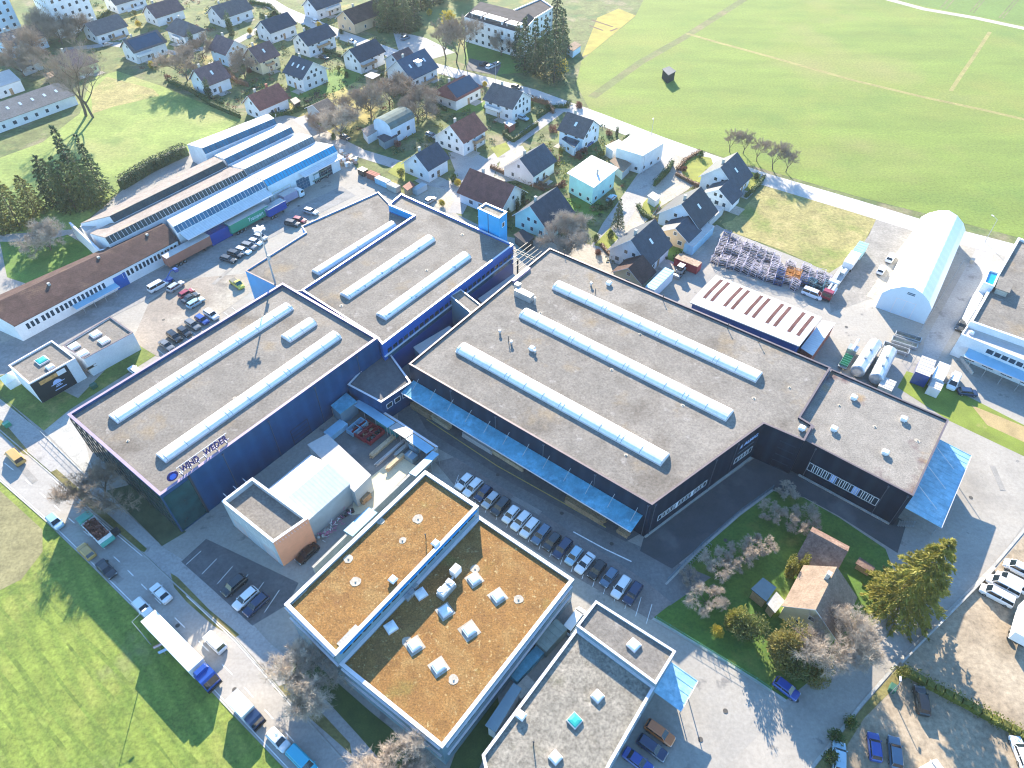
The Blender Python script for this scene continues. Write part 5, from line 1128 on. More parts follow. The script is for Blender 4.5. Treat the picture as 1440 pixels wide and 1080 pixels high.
# long brown roofed workshop
zE = 4.8; q = poly([(20, 459), (250, 338), (226, 314), (-40, 432)], zE); cq = cen(q)
lw = thing('workshop', 'long white workshop with brown tiled roof and dark window groups along the lorry yard', 'building', cq)
b0, b1, k0, k1 = q[0], q[1], q[3], q[2]; m0, m1 = k0.lerp(b0, .38), k1.lerp(b1, .38); nn = (b0 - k0).normalized()
m = MB(); m.face([up(b0, zE), up(b1, zE), up(m1, 6.6), up(m0, 6.6)]); m.face([up(m0, 6.6), up(m1, 6.6), up(k1, zE), up(k0, zE)])
T = Vector((0, 0, .16)); m.face([up(b0, zE) - T, up(m0, 6.6) - T, up(m1, 6.6) - T, up(b1, zE) - T]); m.face([up(b0, zE) - T, up(b1, zE) - T, up(b1, zE), up(b0, zE)]); m.face([up(b1, zE), up(b1, zE) - T, up(m1, 6.6) - T, up(m1, 6.6)]); m.face([up(m1, 6.6), up(m1, 6.6) - T, up(k1, zE) - T, up(k1, zE)]); m.face([up(m0, 6.6), up(m0, 6.6) - T, up(b0, zE) - T, up(b0, zE)]); rf = m.build('roof', R_BROWN, lw)
for p in ((70, 402), (140, 365), (208, 333)): cb_ = MB(); cb_.box(up(P(*p, 5.9), 5.6), (.6, .6, 1.2), YAW_B); cb_.build('chimney', CONC, rf)
iw = inset([b0, b1, k1, k0], .35) if False else [b0 - nn * .35, b1 - nn * .35, k1 + nn * .35, k0 + nn * .35]
m = MB(); m.face([up(iw[0], 0), up(iw[1], 0), up(iw[1], zE), up(iw[0], zE)]); m.face([up(iw[1], 0), up(iw[2], 0), up(iw[2], zE), up(m1, 6.4), up(iw[1], zE)]); m.face([up(iw[3], 0), up(iw[0], 0), up(iw[0], zE), up(m0, 6.4), up(iw[3], zE)]); m.face([up(iw[2], 0), up(iw[3], 0), up(iw[3], zE), up(iw[2], zE)]); m.build('wall', RENDER, lw)
uu_, nn_ = outward(iw[0], iw[1], cq); Lq = (iw[1] - iw[0]).length
for t in (.085, .17, .25, .325, .40, .475, .655, .735, .81, .885, .95):
    for d in (-1.1, 0, 1.1): window(lw, iw[0], uu_, nn_, Lq * t + d, .72, 2.2, 1.6, frame=WHITE, fw=.06)
window(lw, iw[0], uu_, nn_, Lq * .60, 3.2, .15, 3.4, frame=BLUE, glass=BLUE, my=5, name='roller_door')
sheet_canopy(lw, iw[0], iw[1], cq, .30, .56, 2.2, 2.3, PBS, .2, 'canopy', 4)
# top-left sheds
ts = poly([(-30, 158), (85, 124), (110, 154), (-30, 206)], 5.0)
house((-40, 150), (92, 118), 6.6, 4.2, 6.0, RENDER, R_ETERNIT, 'long grey brown shed roof with pale roof lights at the left edge, beside the meadow', 'warehouse', wb=5, over=.3, chim=0, wins=(7, 0), group=None, cat='shed', roofwin=6, floors=1, door=False)
house((-25, 108), (14, 98), 6, 4.6, 5.6, WHITE, MEMBRANE, 'low white roofed building at the left edge behind the long grey shed', 'warehouse', over=.2, chim=0, wins=(2, 2), group=None, cat='building', floors=1)
house((-10, 48), (52, 34), 6, 5, 7.2, PALEBLUE, R_GREY, 'pale blue house with grey roof at the left edge under bare trees', wins=(4, 2), roofwin=2)
house((78, 76), (118, 64), 7.5, 4.4, 7.2, YGREEN, R_PURP, 'broad hip roofed yellow green house behind the two tall bare trees', hip=3.5, wins=(5, 3), over=.8)
slab_roof_box('garage', 'low brown roofed garage between bare trees at upper left', 'garage', [(20, 85), (48, 76), (58, 86), (30, 97)], 0, 3.0, GREYR, R_ETERNIT, wins=1)
# apartment blocks
def block(name, label, pts, z, wall, floors, per, roof=FLATDARK):
    pl = poly(pts, z); c = cen(pl); t = thing(name, label, 'apartment block', c); pp = ccw(pl)
    flat_block(t, pp, 0, z, wall, roof, WHITE, .4, .3)
    for i in range(len(pp)):
        a, b = pp[i], pp[(i + 1) % len(pp)]; uu, n_ = outward(a, b, c)
        if n_.y < -.1:
            k = max(2, int((b - a).length / per))
            for f in range(floors): window_row(t, a, b, c, k, 1.3, 1.0 + f * (z - .8) / floors, 1.3, .04, .96, fw=.07)
    return t
block('apartment_block', 'white high-rise at the top edge with small dark windows, left of the red roofed yard', [(28, -42), (82, -58), (108, -44), (52, -26)], 22, RENDER, 7, 3.4)
block('apartment_block', 'pale block cut by the top left corner of the view', [(-70, -10), (-14, -26), (10, -6), (-50, 14)], 15, PALEBLUE, 5, 3.6)
pz = 9.5; pl = poly([(653, 22), (735, 42), (752, 20), (672, 4)], pz); cA_ = cen(pl)
ap = block('apartment_block', 'long white three storey block with dark mansard roof and white dormers beyond the village road', [(653, 24), (733, 47), (752, 26), (672, 6)], 9.6, RENDER, 3, 3.3)
mp = inset(ccw(poly([(653, 24), (733, 47), (752, 26), (672, 6)], 9.6)), .1); mq = inset(mp, 2.2); m = MB()
for i in range(4): m.face([up(mp[i], 9.7), up(mp[(i + 1) % 4], 9.7), up(mq[(i + 1) % 4], 11.8), up(mq[i], 11.8)])
m.face([up(p, 11.8) for p in mq]); mr = m.build('mansard_roof', FLATDARK, ap)
pw = poly([(653, 24), (733, 47)], 9.6); ud = (pw[1] - pw[0]).normalized(); nd = Vector((-ud.y, ud.x, 0)); nd = nd if nd.y > 0 else -nd
for t, w in ((.2, .17), (.5, .32), (.83, .2)):
    d = MB(); Lp = (pw[1] - pw[0]).length; cc = pw[0] + ud * Lp * t + nd * 2.3; d.box(up(cc, 9.9), (Lp * w, 3.0, 1.8), math.atan2(ud.y, ud.x), 0); d.box(up(cc - nd * .1, 11.7), (Lp * w + .6, 3.8, .14), math.atan2(ud.y, ud.x), 0); d.box(up(cc - nd * 1.55, 10.4), (Lp * w * .85, .06, .9), math.atan2(ud.y, ud.x), 1); d.build('dormer', [WHITE, GLASS_D], mr)
block('apartment_block', 'second grey roofed wing behind the mansard block, half hidden by tall spruces', [(722, 14), (760, -2), (778, 10), (745, 30)], 9.0, RENDER, 3, 3.4, FLATDARK)
# ================================================================== houses of the village (ridge ends as seen in the photo)
H = house
def garagehouse(*a, **k): return house(*a, **k)
H((118, 33), (166, 19), 5.2, 4.2, 6.6, RENDER, R_GREY, 'white house with long grey roof in front of the high-rise, at upper left', wins=(4, 2))
H((176, 58), (217, 40), 4.6, 5.2, 7.6, RENDER, R_GREY, 'white house whose front roof is a dark solar array, first by the meadow corner', wins=(4, 2), solar=True)
H((203, 8), (247, -4), 5, 4.4, 7.0, RENDER, R_PURP, 'white house with brownish roof and dark porch near the top edge, left of the village', wins=(4, 2))
H((236, 26), (277, 30), 5, 5.0, 7.4, WHITE, R_GREY, 'white house with wide grey hip roof and glazed gable porch, upper left village', hip=2.5, wins=(3, 2))
H((298, 10), (340, -6), 5.4, 4.4, 7.0, RENDER, R_GREY, 'white house with grey roof behind a tall dark cypress at the top edge', wins=(3, 2))
H((363, 29), (406, 17), 4.8, 5.0, 7.4, CREAM if False else RENDER, R_DARK, 'cream white house with dark slate roof beside the village road bend', wins=(4, 2))
H((304, 48), (330, 57), 5.2, 5.4, 8.0, PALEBLUE, R_PURP, 'pale blue house with mauve roof whose gable has blue balconies', wins=(2, 3), snap=YAW_A)
H((349, 68), (378, 56), 4.8, 5.4, 8.4, CREAM, R_PURP, 'cream house with mauve roof and rounded bays below the pale blue house', wins=(3, 2), roofwin=1)
H((411, 77), (441, 87), 6.0, 5.6, 8.6, RENDER, R_DARK, 'large white house with dark roof and tall gable facing the garden lawn', wins=(3, 3), snap=YAW_A, roofwin=3)
H((273, 99), (306, 84), 5.0, 4.8, 8.2, CREAM if False else RENDER, R_PURP, 'mauve roofed house with glazed bay nearest the meadow edge', wins=(2, 2), roofwin=1)
H((346, 134), (393, 117), 4.6, 4.6, 7.2, RENDER, R_RED, 'white house with reddish roof right behind the sawtooth factory', wins=(4, 2), chim=2)
H((418, 48), (459, 32), 4.8, 5.4, 7.6, RENDER, R_DARK, 'white house with dark roof on the corner of the village road', wins=(4, 2))
H((487, 68), (531, 55), 4.8, 5.4, 7.8, RENDER, R_DARK, 'white house with slate roof in the middle of the upper village', wins=(3, 2))
H((556, 85), (598, 68), 6.6, 3.8, 9.0, RENDER, R_SOLAR, 'steep dark blue roofed house with roof windows beside the road', wins=(3, 2), roofwin=3, dormers=1, floors=1)
H((549, 76), (575, 66), 4.6, 4.0, 7.0, RENDER, R_PURP, 'small mauve roofed wing behind the steep dark blue roof', 'house', wins=(2, 1), chim=0)
H((616, 117), (668, 104), 5.4, 4.6, 7.2, RENDER, R_RED, 'white house with red hip ends and a big solar array on its roof', hip=3.4, wins=(4, 2), solar=True)
H((692, 116), (737, 129), 5.6, 5.6, 8.2, RENDER, R_GREY, 'big white house with brown grey roof and many windows in its road side gable', wins=(3, 4), snap=YAW_A)
H((633, 177), (666, 157), 5.2, 5.4, 8.4, RENDER, R_RED, 'white house with red brown roof above the grey forecourt', wb=8.0, wins=(3, 3))
H((583, 217), (615, 199), 4.6, 5.0, 7.6, PALEBLUE if False else RENDER, R_DARK, 'white house with dark roof and balcony, on the lawn behind the blue hall', wb=6.5, wins=(3, 2))
H((659, 237), (726, 260), 6.0, 3.6, 8.4, RENDER, R_RED, 'wide old house with maroon tiled roof beside the blue tower', wins=(2, 2), snap=YAW_A, over=.7, floors=1)
H((730, 223), (765, 201), 5.0, 4.6, 7.4, RENDER, R_DARK, 'white bungalow with slate roof and pale rear slope by the sandy drive', wb=7.0, wins=(3, 2), floors=1)
H((797, 157), (836, 169), 5.2, 5.4, 8.2, PALEBLUE, R_GREY, 'pale house with brown grey roof at the road junction', wins=(2, 3), snap=YAW_A, roofwin=1)
slab_roof_box('garage', 'dark blue roofed garage attached before the pale junction house', 'garage', [(790, 195), (800, 188), (817, 196), (808, 208)], 0, 3.4, PALEBLUE, R_SOLAR, wins=1)
fh = slab_roof_box('house', 'flat white roofed two storey house by the meadow road', 'house', [(864, 207), (893, 185), (937, 199), (904, 219)], 0, 6.4, RENDER, WSHEET, 'houses of the village', over=.5, wins=3)
slab_roof_box('garage', 'white flat garage stuck to the flat white house', 'garage', [(851, 205), (870, 196), (880, 202), (862, 212)], 0, 3.4, RENDER, WSHEET, wins=0)
cy = slab_roof_box('house', 'turquoise two storey house with nearly flat white roof and chimney', 'house', [(797, 243), (832, 218), (870, 236), (835, 264)], 0, 6.4, TURQ, WSHEET, 'houses of the village', over=.7, wins=3)
m = MB(); m.box(up(P(840, 245, 6.4), 6.4), (.5, .5, 1.6), YAW_B); m.build('chimney', CONC, cy)
slab_roof_box('garage', 'brown roofed carport between turquoise house and flat white house', 'garage', [(857, 226), (868, 218), (888, 230), (876, 242)], 0, 3.0, GREYR, R_SAND, wins=0)
H((745, 290), (783, 262), 6.4, 3.4, 9.0, MINT, R_DARK, 'mint gabled house with steep dark roof beside the big round bare tree', wb=6.0, wins=(2, 3), floors=1)
slab_roof_box('garage', 'flat dark garage in front of the mint gable', 'garage', [(722, 330), (735, 322), (752, 333), (740, 344)], 0, 2.8, DMETAL, FLATDARK)
H((888, 338), (920, 307), 6.0, 3.8, 9.2, RENDER, R_DARK, 'white gabled house with large dark roof nearest the black hall', wb=6.5, wins=(2, 4), roofwin=1, floors=1)
H((883, 377), (904, 358), 4.2, 3.2, 6.2, CREAM, R_BROWN, 'small cream gabled annex with brown roof right against the black hall', wins=(0, 1), chim=0, floors=1)
H((958, 287), (986, 262), 6.2, 3.8, 9.0, PALEBLUE, R_DARK, 'pale house with big dark roof and glazed veranda, middle of the three in the lane', wb=6.8, wins=(2, 3), roofwin=1, floors=1)
H((950, 321), (968, 303), 4.6, 3.2, 6.0, BEIGE, R_DARK, 'beige garage house with dark hipped roof beside the red skip', 'garage', wins=(0, 2), chim=0, cat='garage', floors=1)
H((1012, 235), (1038, 214), 6.2, 3.8, 9.0, RENDER, R_DARK, 'white gabled house with dark roof at the end of the lane by the meadow road', wb=6.0, wins=(2, 3), roofwin=1, floors=1)
H((1010, 266), (1028, 251), 4.6, 3.2, 6.2, RENDER, R_DARK, 'white garage house below the last gabled house of the lane', 'garage', wins=(0, 3), chim=0, cat='garage', floors=1)
H((430, -2), (470, -14), 4.6, 5.0, 7.4, RENDER, R_DARK, 'white house cut by the top edge beyond the road', wins=(4, 2))
H((500, 18), (520, -8), 5.5, 5.0, 7.8, BEIGE, R_BROWN, 'brown roofed house beside the dark spruce wood at the top', wins=(2, 2))
H((150, -8), (190, -22), 5, 4.6, 7.0, RENDER, R_GREY, 'grey roofed house just inside the top edge next to the high-rise', wins=(4, 2))
# barrel roofed barn
bt = thing('barn', 'pale barn with curved grey green barrel roof among bare fruit trees', 'barn', v2(P(553, 158, 7))); c = v2(P(553, 160, 7.4)); ub_ = Vector((math.cos(YAW_B), math.sin(YAW_B), 0)); nb_ = Vector((ub_.y, -ub_.x, 0)); LL, HW = 5.6, 4.0
r = MB(); w = MB(); k = 8; arc = [(math.cos(math.pi * i / k) * HW, 5.2 + math.sin(math.pi * i / k) * 2.4) for i in range(k + 1)]
for i in range(k):
    q = lambda s, j: c + ub_ * s * (LL + .2) + nb_ * arc[j][0] * 1.03 + Vector((0, 0, arc[j][1] + .06)); r.face([q(-1, i), q(1, i), q(1, i + 1), q(-1, i + 1)])
r.build('roof', M('green_grey_sheet', (.12, .16, .15), .85, .2, .5, spec=.15), bt)
for s in (-1, 1): w.face([c + ub_ * s * LL + nb_ * x + Vector((0, 0, z_)) for x, z_ in [(HW, 0)] + arc + [(-HW, 0)]])
for s in (-1, 1): w.face([c + nb_ * s * HW - ub_ * LL, c + nb_ * s * HW + ub_ * LL, c + nb_ * s * HW + ub_ * LL + Vector((0, 0, 5.2)), c + nb_ * s * HW - ub_ * LL + Vector((0, 0, 5.2))])
w.build('wall', PALEBLUE, bt); window_row(bt, c + nb_ * HW - ub_ * LL, c + nb_ * HW + ub_ * LL, c, 2, 1.4, 2.2, 1.4, .1, .9)
slab_roof_box('garage', 'small pale garage on the street side of the barrel roofed barn', 'garage', [(508, 182), (526, 173), (535, 181), (516, 192)], 0, 3.0, RENDER, R_ETERNIT)
slab_roof_box('carport', 'open flat carport in front of the barrel roofed barn', 'carport', [(530, 192), (550, 184), (560, 190), (540, 200)], 0, 2.8, TEALM, R_DARK)
H((438, 147), (462, 138), 4.5, 3.2, 5.4, GREYR, R_SAND, 'brown barn with tan sunlit roof half behind a bare tree at the factory corner', 'barn', wb=5, wins=(0, 0), chim=0, cat='barn', group=None, door=False)
slab_roof_box('garden_shed', 'small pale roofed shed in the garden below the slate roofed house', 'shed', [(512, 106), (522, 101), (535, 105), (524, 111)], 0, 2.8, WOOD, MEMBRANE)
slab_roof_box('garden_shed', 'little white kiosk hut by the allotment and spruces', 'shed', [(796, 66), (808, 58), (818, 63), (806, 72)], 0, 2.8, PALEBLUE, R_SAND)
slab_roof_box('garden_shed', 'white garden hut in the round hedged lawn by the lane', 'shed', [(910, 275), (918, 269), (930, 276), (922, 283)], 0, 2.4, RENDER, MEMBRANE)
slab_roof_box('garden_shed', 'grey hut beside the reddish roofed house', 'shed', [(408, 140), (416, 136), (423, 142), (414, 147)], 0, 2.6, DMETAL, R_GREY)
slab_roof_box('garden_shed', 'pink roofed shed near the big many windowed house', 'shed', [(708, 172), (718, 167), (726, 172), (716, 178)], 0, 2.6, BRICKRED, MEMBRANE)
slab_roof_box('garden_shed', 'maroon lean-to shed behind the blue hall yard', 'shed', [(566, 262), (577, 254), (584, 260), (573, 268)], 0, 2.6, WOOD, R_RED)
slab_roof_box('garden_shed', 'small sandy shed below the pale blue high-rise, under bare trees', 'shed', [(60, 104), (80, 98), (84, 104), (66, 111)], 0, 2.4, WOOD, R_SAND)
slab_roof_box('field_barn', 'lone small dark barn standing in the open meadow', 'barn', [(931, 97), (941, 93), (951, 100), (940, 106)], 0, 3.4, M('black_boards', (.03, .03, .03), .9, .2, 1), R_DARK, over=.3)
# old farm group at lower right
H((1142, 743), (1190, 779), 4.0, 3.2, 6.0, WOOD, R_EARTH, 'old barn with mossy brown roof and orange rear slope in the farm garden', 'barn', wb=2.6, wins=(0, 0), chim=0, cat='barn', group=None, door=False, over=.3)
H((1186, 803), (1138, 851), 4.6, 4.4, 7.6, CREAM, R_SAND, 'old farmhouse with sandy sunlit roof in the farm garden', wb=4.4, wins=(3, 2), over=.5, group=None, chim=1)
slab_roof_box('shed', 'dark slatted pergola shed left of the old farmhouse', 'shed', [(1056, 828), (1073, 812), (1092, 826), (1078, 846)], 0, 3.0, WOOD, R_SOLAR)
slab_roof_box('shed', 'grey sheet roofed lean-to between pergola and old farmhouse', 'shed', [(1078, 848), (1092, 832), (1104, 845), (1090, 862)], 0, 2.8, WOOD, CONC)
slab_roof_box('garden_table_shelter', 'little wooden shelter on the farm lawn behind the barn', 'shelter', [(1203, 792), (1209, 783), (1231, 798), (1226, 806)], 0, 1.8, WOOD, R_EARTH)
# ================================================================== white tent hall
zt0, ztm, ztr = 4.6, 7.2, 9.0
c0, c1 = v2(P(1248, 410, 6)), v2(P(1342, 306, 6)); 
A0, A1 = v2(P(1231, 432, 0)), v2(P(1299, 456, 0))                 # front gable, ground
uf = (A1 - A0).normalized(); Wt = (A1 - A0).length; ul = Vector((-uf.y, uf.x, 0)); ul = ul if ul.y > 0 else -ul
Lt = (v2(P(1369, 327, 4.6)) - A1).dot(ul); mid = A0.lerp(A1, .5)
tn = thing('tent_hall', 'large white fabric tent hall with curved roof on the gravel yard', 'tent hall', mid + ul * Lt / 2)
pr = [(-Wt/2, 0), (-Wt/2, zt0), (-Wt/2 * .78, 6.3), (-Wt/2 * .4, 7.9), (0, 8.6), (Wt/2 * .4, 7.9), (Wt/2 * .78, 6.3), (Wt/2, zt0), (Wt/2, 0)]
sk = MB(); NS = 14
for i in range(8):
    for j in range(NS):
        def q(s, t, sag=0): return mid + uf * pr[s][0] + ul * t + Vector((0, 0, pr[s][1]))
        t0, t1 = Lt * j / NS, Lt * (j + 1) / NS; tm = (t0 + t1) / 2; dn = Vector((0, 0, -.09 if 1 <= i <= 6 else 0))
        sk.face([q(i, t0), q(i + 1, t0), q(i + 1, tm) + dn * (1 if i < 6 else 0), q(i, tm) + dn * (1 if i > 1 else 0)]); sk.face([q(i, tm) + dn * (1 if i > 1 else 0), q(i + 1, tm) + dn * (1 if i < 6 else 0), q(i + 1, t1), q(i, t1)])
sk.build('roof', TENT, tn)
ga = MB(); ga.face([mid + uf * x + Vector((0, 0, z_)) - ul * .02 for x, z_ in pr]); ga.build('gable', M('tent_gable_sheet', (.55, .66, .74), .6, .04, .4), tn); ga = MB(); ga.face([mid + uf * x + Vector((0, 0, z_)) + ul * (Lt + .02) for x, z_ in reversed(pr)]); ga.build('gable', MATS['tent_gable_sheet'], tn)
window(tn, A0, uf, -ul, Wt * .5, 4.4, .1, 4.4, frame=COPING, glass=MATS['tent_gable_sheet'], mx=2, name='gate', fw=.1); window(tn, A0, uf, -ul, Wt * .52, 1.8, 6.4, .7, frame=MATS['tent_gable_sheet'], glass=GLASS_B, my=2)
pbm = MB(); pbm.box(up(mid + uf * (Wt/2 + .12) + ul * Lt/2, 0), (Lt, .2, .5), math.atan2(ul.y, ul.x)); pbm.build('base_rail', CONC, tn)
# ================================================================== striped roof shed
zsx = 6.4; ps = poly([(970, 425), (1007, 387), (1156, 446), (1124, 487)], zsx); csx = cen(ps)
ss = thing('storage_hall', 'white roofed storage hall with brown rooflight stripes beside the black hall', 'hall', csx)
m = MB(); q4 = ccw(ps)
w_ = MB(); w_.prism(inset(q4, .5), 0, zsx - .25, cap=False, base=False); w_.build('wall', BLUE, ss)
ux_ = (ps[3] - ps[0]).normalized(); uy_ = (ps[1] - ps[0]).normalized(); Lx_ = (ps[3] - ps[0]).length; Ly_ = (ps[1] - ps[0]).length
rd = lambda s, t: ps[0] + ux_ * s * Lx_ + (ps[1] - ps[0]).lerp(ps[2] - ps[3], s) * t + Vector((0, 0, zsx + .3 * (1 - abs(2 * t - 1))))
for t0, t1 in ((0, .5), (.5, 1)): m.face([rd(0, t0), rd(1, t0), rd(1, t1), rd(0, t1)])
for t in (0, 1): m.face([rd(0, t) - Vector((0, 0, .25)), rd(1, t) - Vector((0, 0, .25)), rd(1, t), rd(0, t)])
for s in (0, 1): m.face([rd(s, 0) - Vector((0, 0, .25)), rd(s, 1) - Vector((0, 0, .25)), rd(s, 1), rd(s, .5), rd(s, 0)])
ro_ = m.build('roof', WSHEET, ss)
STR = M('brown_rooflight_strip', (.14, .07, .065), .95, .2, .8, spec=.1)
for i, s in enumerate((.06, .13, .255, .325, .45, .52, .645, .715, .84, .92)):
    st = MB(); q = lambda a_, t: rd(a_, t) + Vector((0, 0, .03)); st.face([q(s, .24), q(s + .03, .24), q(s + .03, .5), q(s, .5)]); st.face([q(s, .5), q(s + .03, .5), q(s + .03, .93), q(s, .93)]); st.build('rooflight_strip', STR, ro_)
sp = slab_roof_box('storage_hall_extension', 'white lean-to with red side panels at the end of the striped hall', 'shed', [(1126, 489), (1156, 450), (1175, 454), (1143, 500)], 0, 4.0, BRICKRED, WSHEET, over=.1)
# ================================================================== right-hand white office building
zk = 7.6; pk = poly([(1432, 335), (1500, 360), (1520, 470), (1440, 478), (1362, 447), (1384, 400), (1398, 404), (1412, 372)], zk); pk = poly([(1432, 334), (1540, 376), (1500, 500), (1364, 452)], zk)
ro = thing('office_building', 'white office building with stepped flat roof and window bands at the right edge', 'building', cen(pk)); flat_block(ro, pk, 0, zk, RENDER, GRAVEL, WHITE, .5, .5)
pe = poly([(1352, 470), (1364, 452), (1500, 500), (1490, 527)], 6.2)
fr_ = thing('office_annex', 'lower white flat front block of the right-hand office building', 'building', cen(pe)); flat_block(fr_, pe, 0, 6.2, RENDER, MEMBRANE, WHITE, .2, .25); dome(fr_, P(1366, 469, 6), 6.0, 1.0)
window_row(fr_, pe[0], pe[3], cen(pe), 9, 1.6, 4.2, 1.2, .30, .98, frame=WHITE); window_row(fr_, pe[0], pe[3], cen(pe), 4, 2.4, .6, 2.4, .1, .9, frame=WHITE, mx=2)
uf_, nf_ = outward(pe[0], pe[3], cen(pe)); sheet_canopy(fr_, pe[0], pe[3], cen(pe), .14, .99, 3.2, 3.6, PBS, .25, 'canopy', 5)
stb = thing('stair_tower', 'white stair block with blue glass roof on the left side of the office building', 'building', v2(P(1392, 392, 8.6))); flat_block(stb, poly([(1383, 397), (1390, 379), (1406, 384), (1398, 403)], 8.6), 0, 8.6, RENDER, GLASS_C, WHITE, .3, .3)
slab_roof_box('roof_access', 'small flat roofed hut on the office building roof', 'building', [(1400, 405), (1406, 388), (1426, 395), (1420, 412)], zk - .4, 1.6, CONC, GRAVEL)
slab_roof_box('porch', 'white curved porch roof wing at the left of the office building', 'building', [(1366, 425), (1380, 396), (1386, 410), (1372, 436)], 0, 6.0, RENDER, WSHEET, over=.1)
wall_run('boundary_wall', 'low pale kerb wall in front of the office building', [(1346, 492), (1369, 523)], .9, .3, CONC)
# ================================================================== cars, lorries, containers
B0 = YAW_B; B1 = YAW_B + math.pi; A0_ = YAW_A; A1_ = YAW_A + math.pi
G1 = 'cars parked beside the sedum roofed block'
row = [('hatch', 'white', 653, 677, 'white car at the far end of the row beside the sedum block'), ('estate', 'white', 665, 685, 'white estate second from the far end of the row beside the sedum block'), ('hatch', 'navy', 679.5, 693.5, 'dark blue car between the white estate and the silver hatchback, row beside the sedum block'),
       ('hatch', 'silver', 690, 703, 'silver hatchback fourth from the far end of the row beside the sedum block'), ('suv', 'dark', 704, 712, 'dark off-roader with bright lamps, fifth from the far end beside the sedum block'), ('hatch', 'white', 718.5, 723, 'white compact sixth from the far end, beside the dark off-roader'),
       ('estate', 'white', 732.5, 732, 'long white estate in the middle of three white cars beside the sedum block'), ('suv', 'white', 745, 742, 'white car with dark roof glass, last of the three white cars beside the sedum block'), ('estate', 'steel', 761, 751, 'steel blue estate next to the three white cars'),
       ('hatch', 'dark', 776, 761.5, 'dark compact between steel blue estate and navy car beside the sedum block'), ('estate', 'navy', 791, 770.5, 'navy estate left of the silver blue car beside the sedum block'), ('hatch', 'lightblue', 807, 781, 'silver blue car left of the big white saloon beside the sedum block'),
       ('sedan', 'white', 822.5, 791.5, 'big white saloon with black glass roof, near end of the row'), ('hatch', 'black', 839.5, 801, 'black compact between the white saloon and the blue car'), ('hatch', 'steel', 856.5, 811.5, 'dull blue car third from the near end of the row'),
       ('estate', 'white', 873.5, 825, 'white estate second from the near end of the row'), ('estate', 'navy', 890, 834, 'navy car at the near end of the row, by the empty bay')]
for s, c, x, y, l in row: car(s, c, (x, y), B1 + U(-.03, .03), l, G1)
G2 = 'cars in the staff car park by the navy hall'
for s, c, x, y, l in [('sedan', 'grey', 234, 485, 'dark grey car at the near end of the row along the navy hall'), ('suv', 'black', 245, 473, 'black off-roader second from the near end along the navy hall'), ('hatch', 'dark', 259, 466, 'dark hatchback third from the near end along the navy hall'),
                      ('estate', 'grey', 271, 456, 'grey estate in the middle of the row along the navy hall'), ('hatch', 'blue', 284, 449, 'blue car beside the white one at the far end along the navy hall'), ('suv', 'white', 297, 442, 'white car with black windows at the far end of the row along the navy hall')]: car(s, c, (x, y), YAW_A + U(-.04, .04), l, G2)
for s, c, x, y, yw, l in [('hatch', 'red', 262, 412, B0, 'red car behind the dark one in the trio at the middle of the car park'), ('sedan', 'dark', 268, 418, B0, 'dark car in the middle of the trio in the car park'), ('estate', 'lightblue', 275, 425, B0, 'light blue estate at the front of the trio in the car park'),
                          ('van', 'white', 222, 402, B0, 'white delivery van standing alone by the lorry yard, left of the silver estate'), ('estate', 'silver', 247, 402, B0 + .1, 'silver estate right of the white delivery van'), ('hatch', 'white', 190, 521, A1_, 'small white car half hidden behind the navy hall edge by the lawn')]: car(s, c, (x, y), yw, l, G2)
for s, c, x, y, l in [('estate', 'dark', 321, 364, 'dark estate at the near end of the row by the lamp mast'), ('suv', 'dark', 331, 357, 'dark off-roader second from the near end by the lamp mast'), ('estate', 'white', 342, 352, 'white estate third from the near end by the lamp mast'),
                      ('suv', 'grey', 350, 346, 'grey off-roader fourth from the near end by the lamp mast'), ('hatch', 'white', 359, 340, 'white car second from the far end by the lamp mast'), ('hatch', 'silver', 366, 333, 'silver car at the far end of the row by the lamp mast')]: car(s, c, (x, y), A1_ + math.pi + .25, l, 'cars parked by the lamp mast')
for s, c, x, y, yw, l in [('suv', 'dark', 411, 314, A0_ + .3, 'dark off-roader beside the red car along the low wing'), ('hatch', 'red', 421, 309, A0_ + .3, 'red hatchback between two dark cars along the low wing'), ('estate', 'silver', 437, 297, A0_ + .2, 'silver estate parked alone along the low wing')]: car(s, c, (x, y), yw, l, 'cars along the low wing')
yl, add = local('pickup_truck', 'yellow pick-up with dark bed beside the bright blue end wall', 'pick-up', (333, 398), A0_ - .1, None, .8)
for nm, me in car_meshes(4.9, 1.9, 1.75, 1.0, .95, .20, .32, .48, .56, .98, 'yellow'): o = bpy.data.objects.new(nm, me); C.objects.link(o); o.parent = yl
m = MB(); m.box((-1.3, 0, 1.0), (2.0, 1.5, .06)); add('load_bed', m, DMETAL)
# main road traffic
RD = math.radians(-50.5)
def road_yaw(p, q): a, b = P(*p), P(*q); return math.atan2(b.y - a.y, b.x - a.x)
RY = road_yaw((100, 760), (327, 995))
for s, c, x, y, yw, l in [('hatch', 'lightblue', 77, 733, RY, 'pale blue car passing the tipper lorry on the main road'), ('hatch', 'gold', 121, 775, RY + math.pi, 'orange tailed small car with dark windows on the main road'), ('sedan', 'dark', 149, 800, RY, 'dark saloon on the main road below the tipper lorry'),
                          ('sedan', 'white', 226, 834, RY + math.pi, 'white saloon on the far lane of the main road'), ('hatch', 'white', 200, 853, RY, 'white hatchback following the articulated lorry on the main road'), ('suv', 'white', 302, 903, RY + math.pi, 'white off-roader beside the articulated lorry with dark roof glass'), ('hatch', 'white', 391, 1040, RY, 'white hatchback near the bottom edge of the main road')]: car(s, c, (x, y), yw, l, 'traffic on the main road')
car('van', 'gold', (20, 641), RY + math.pi, 'orange van at the left edge of the main road', 'traffic on the main road', 'van', 'van', 1.0)
car('van', 'cyan', (424, 1069), RY, 'cyan blue van at the bottom edge of the main road', 'traffic on the main road', 'van', 'van', 1.0)
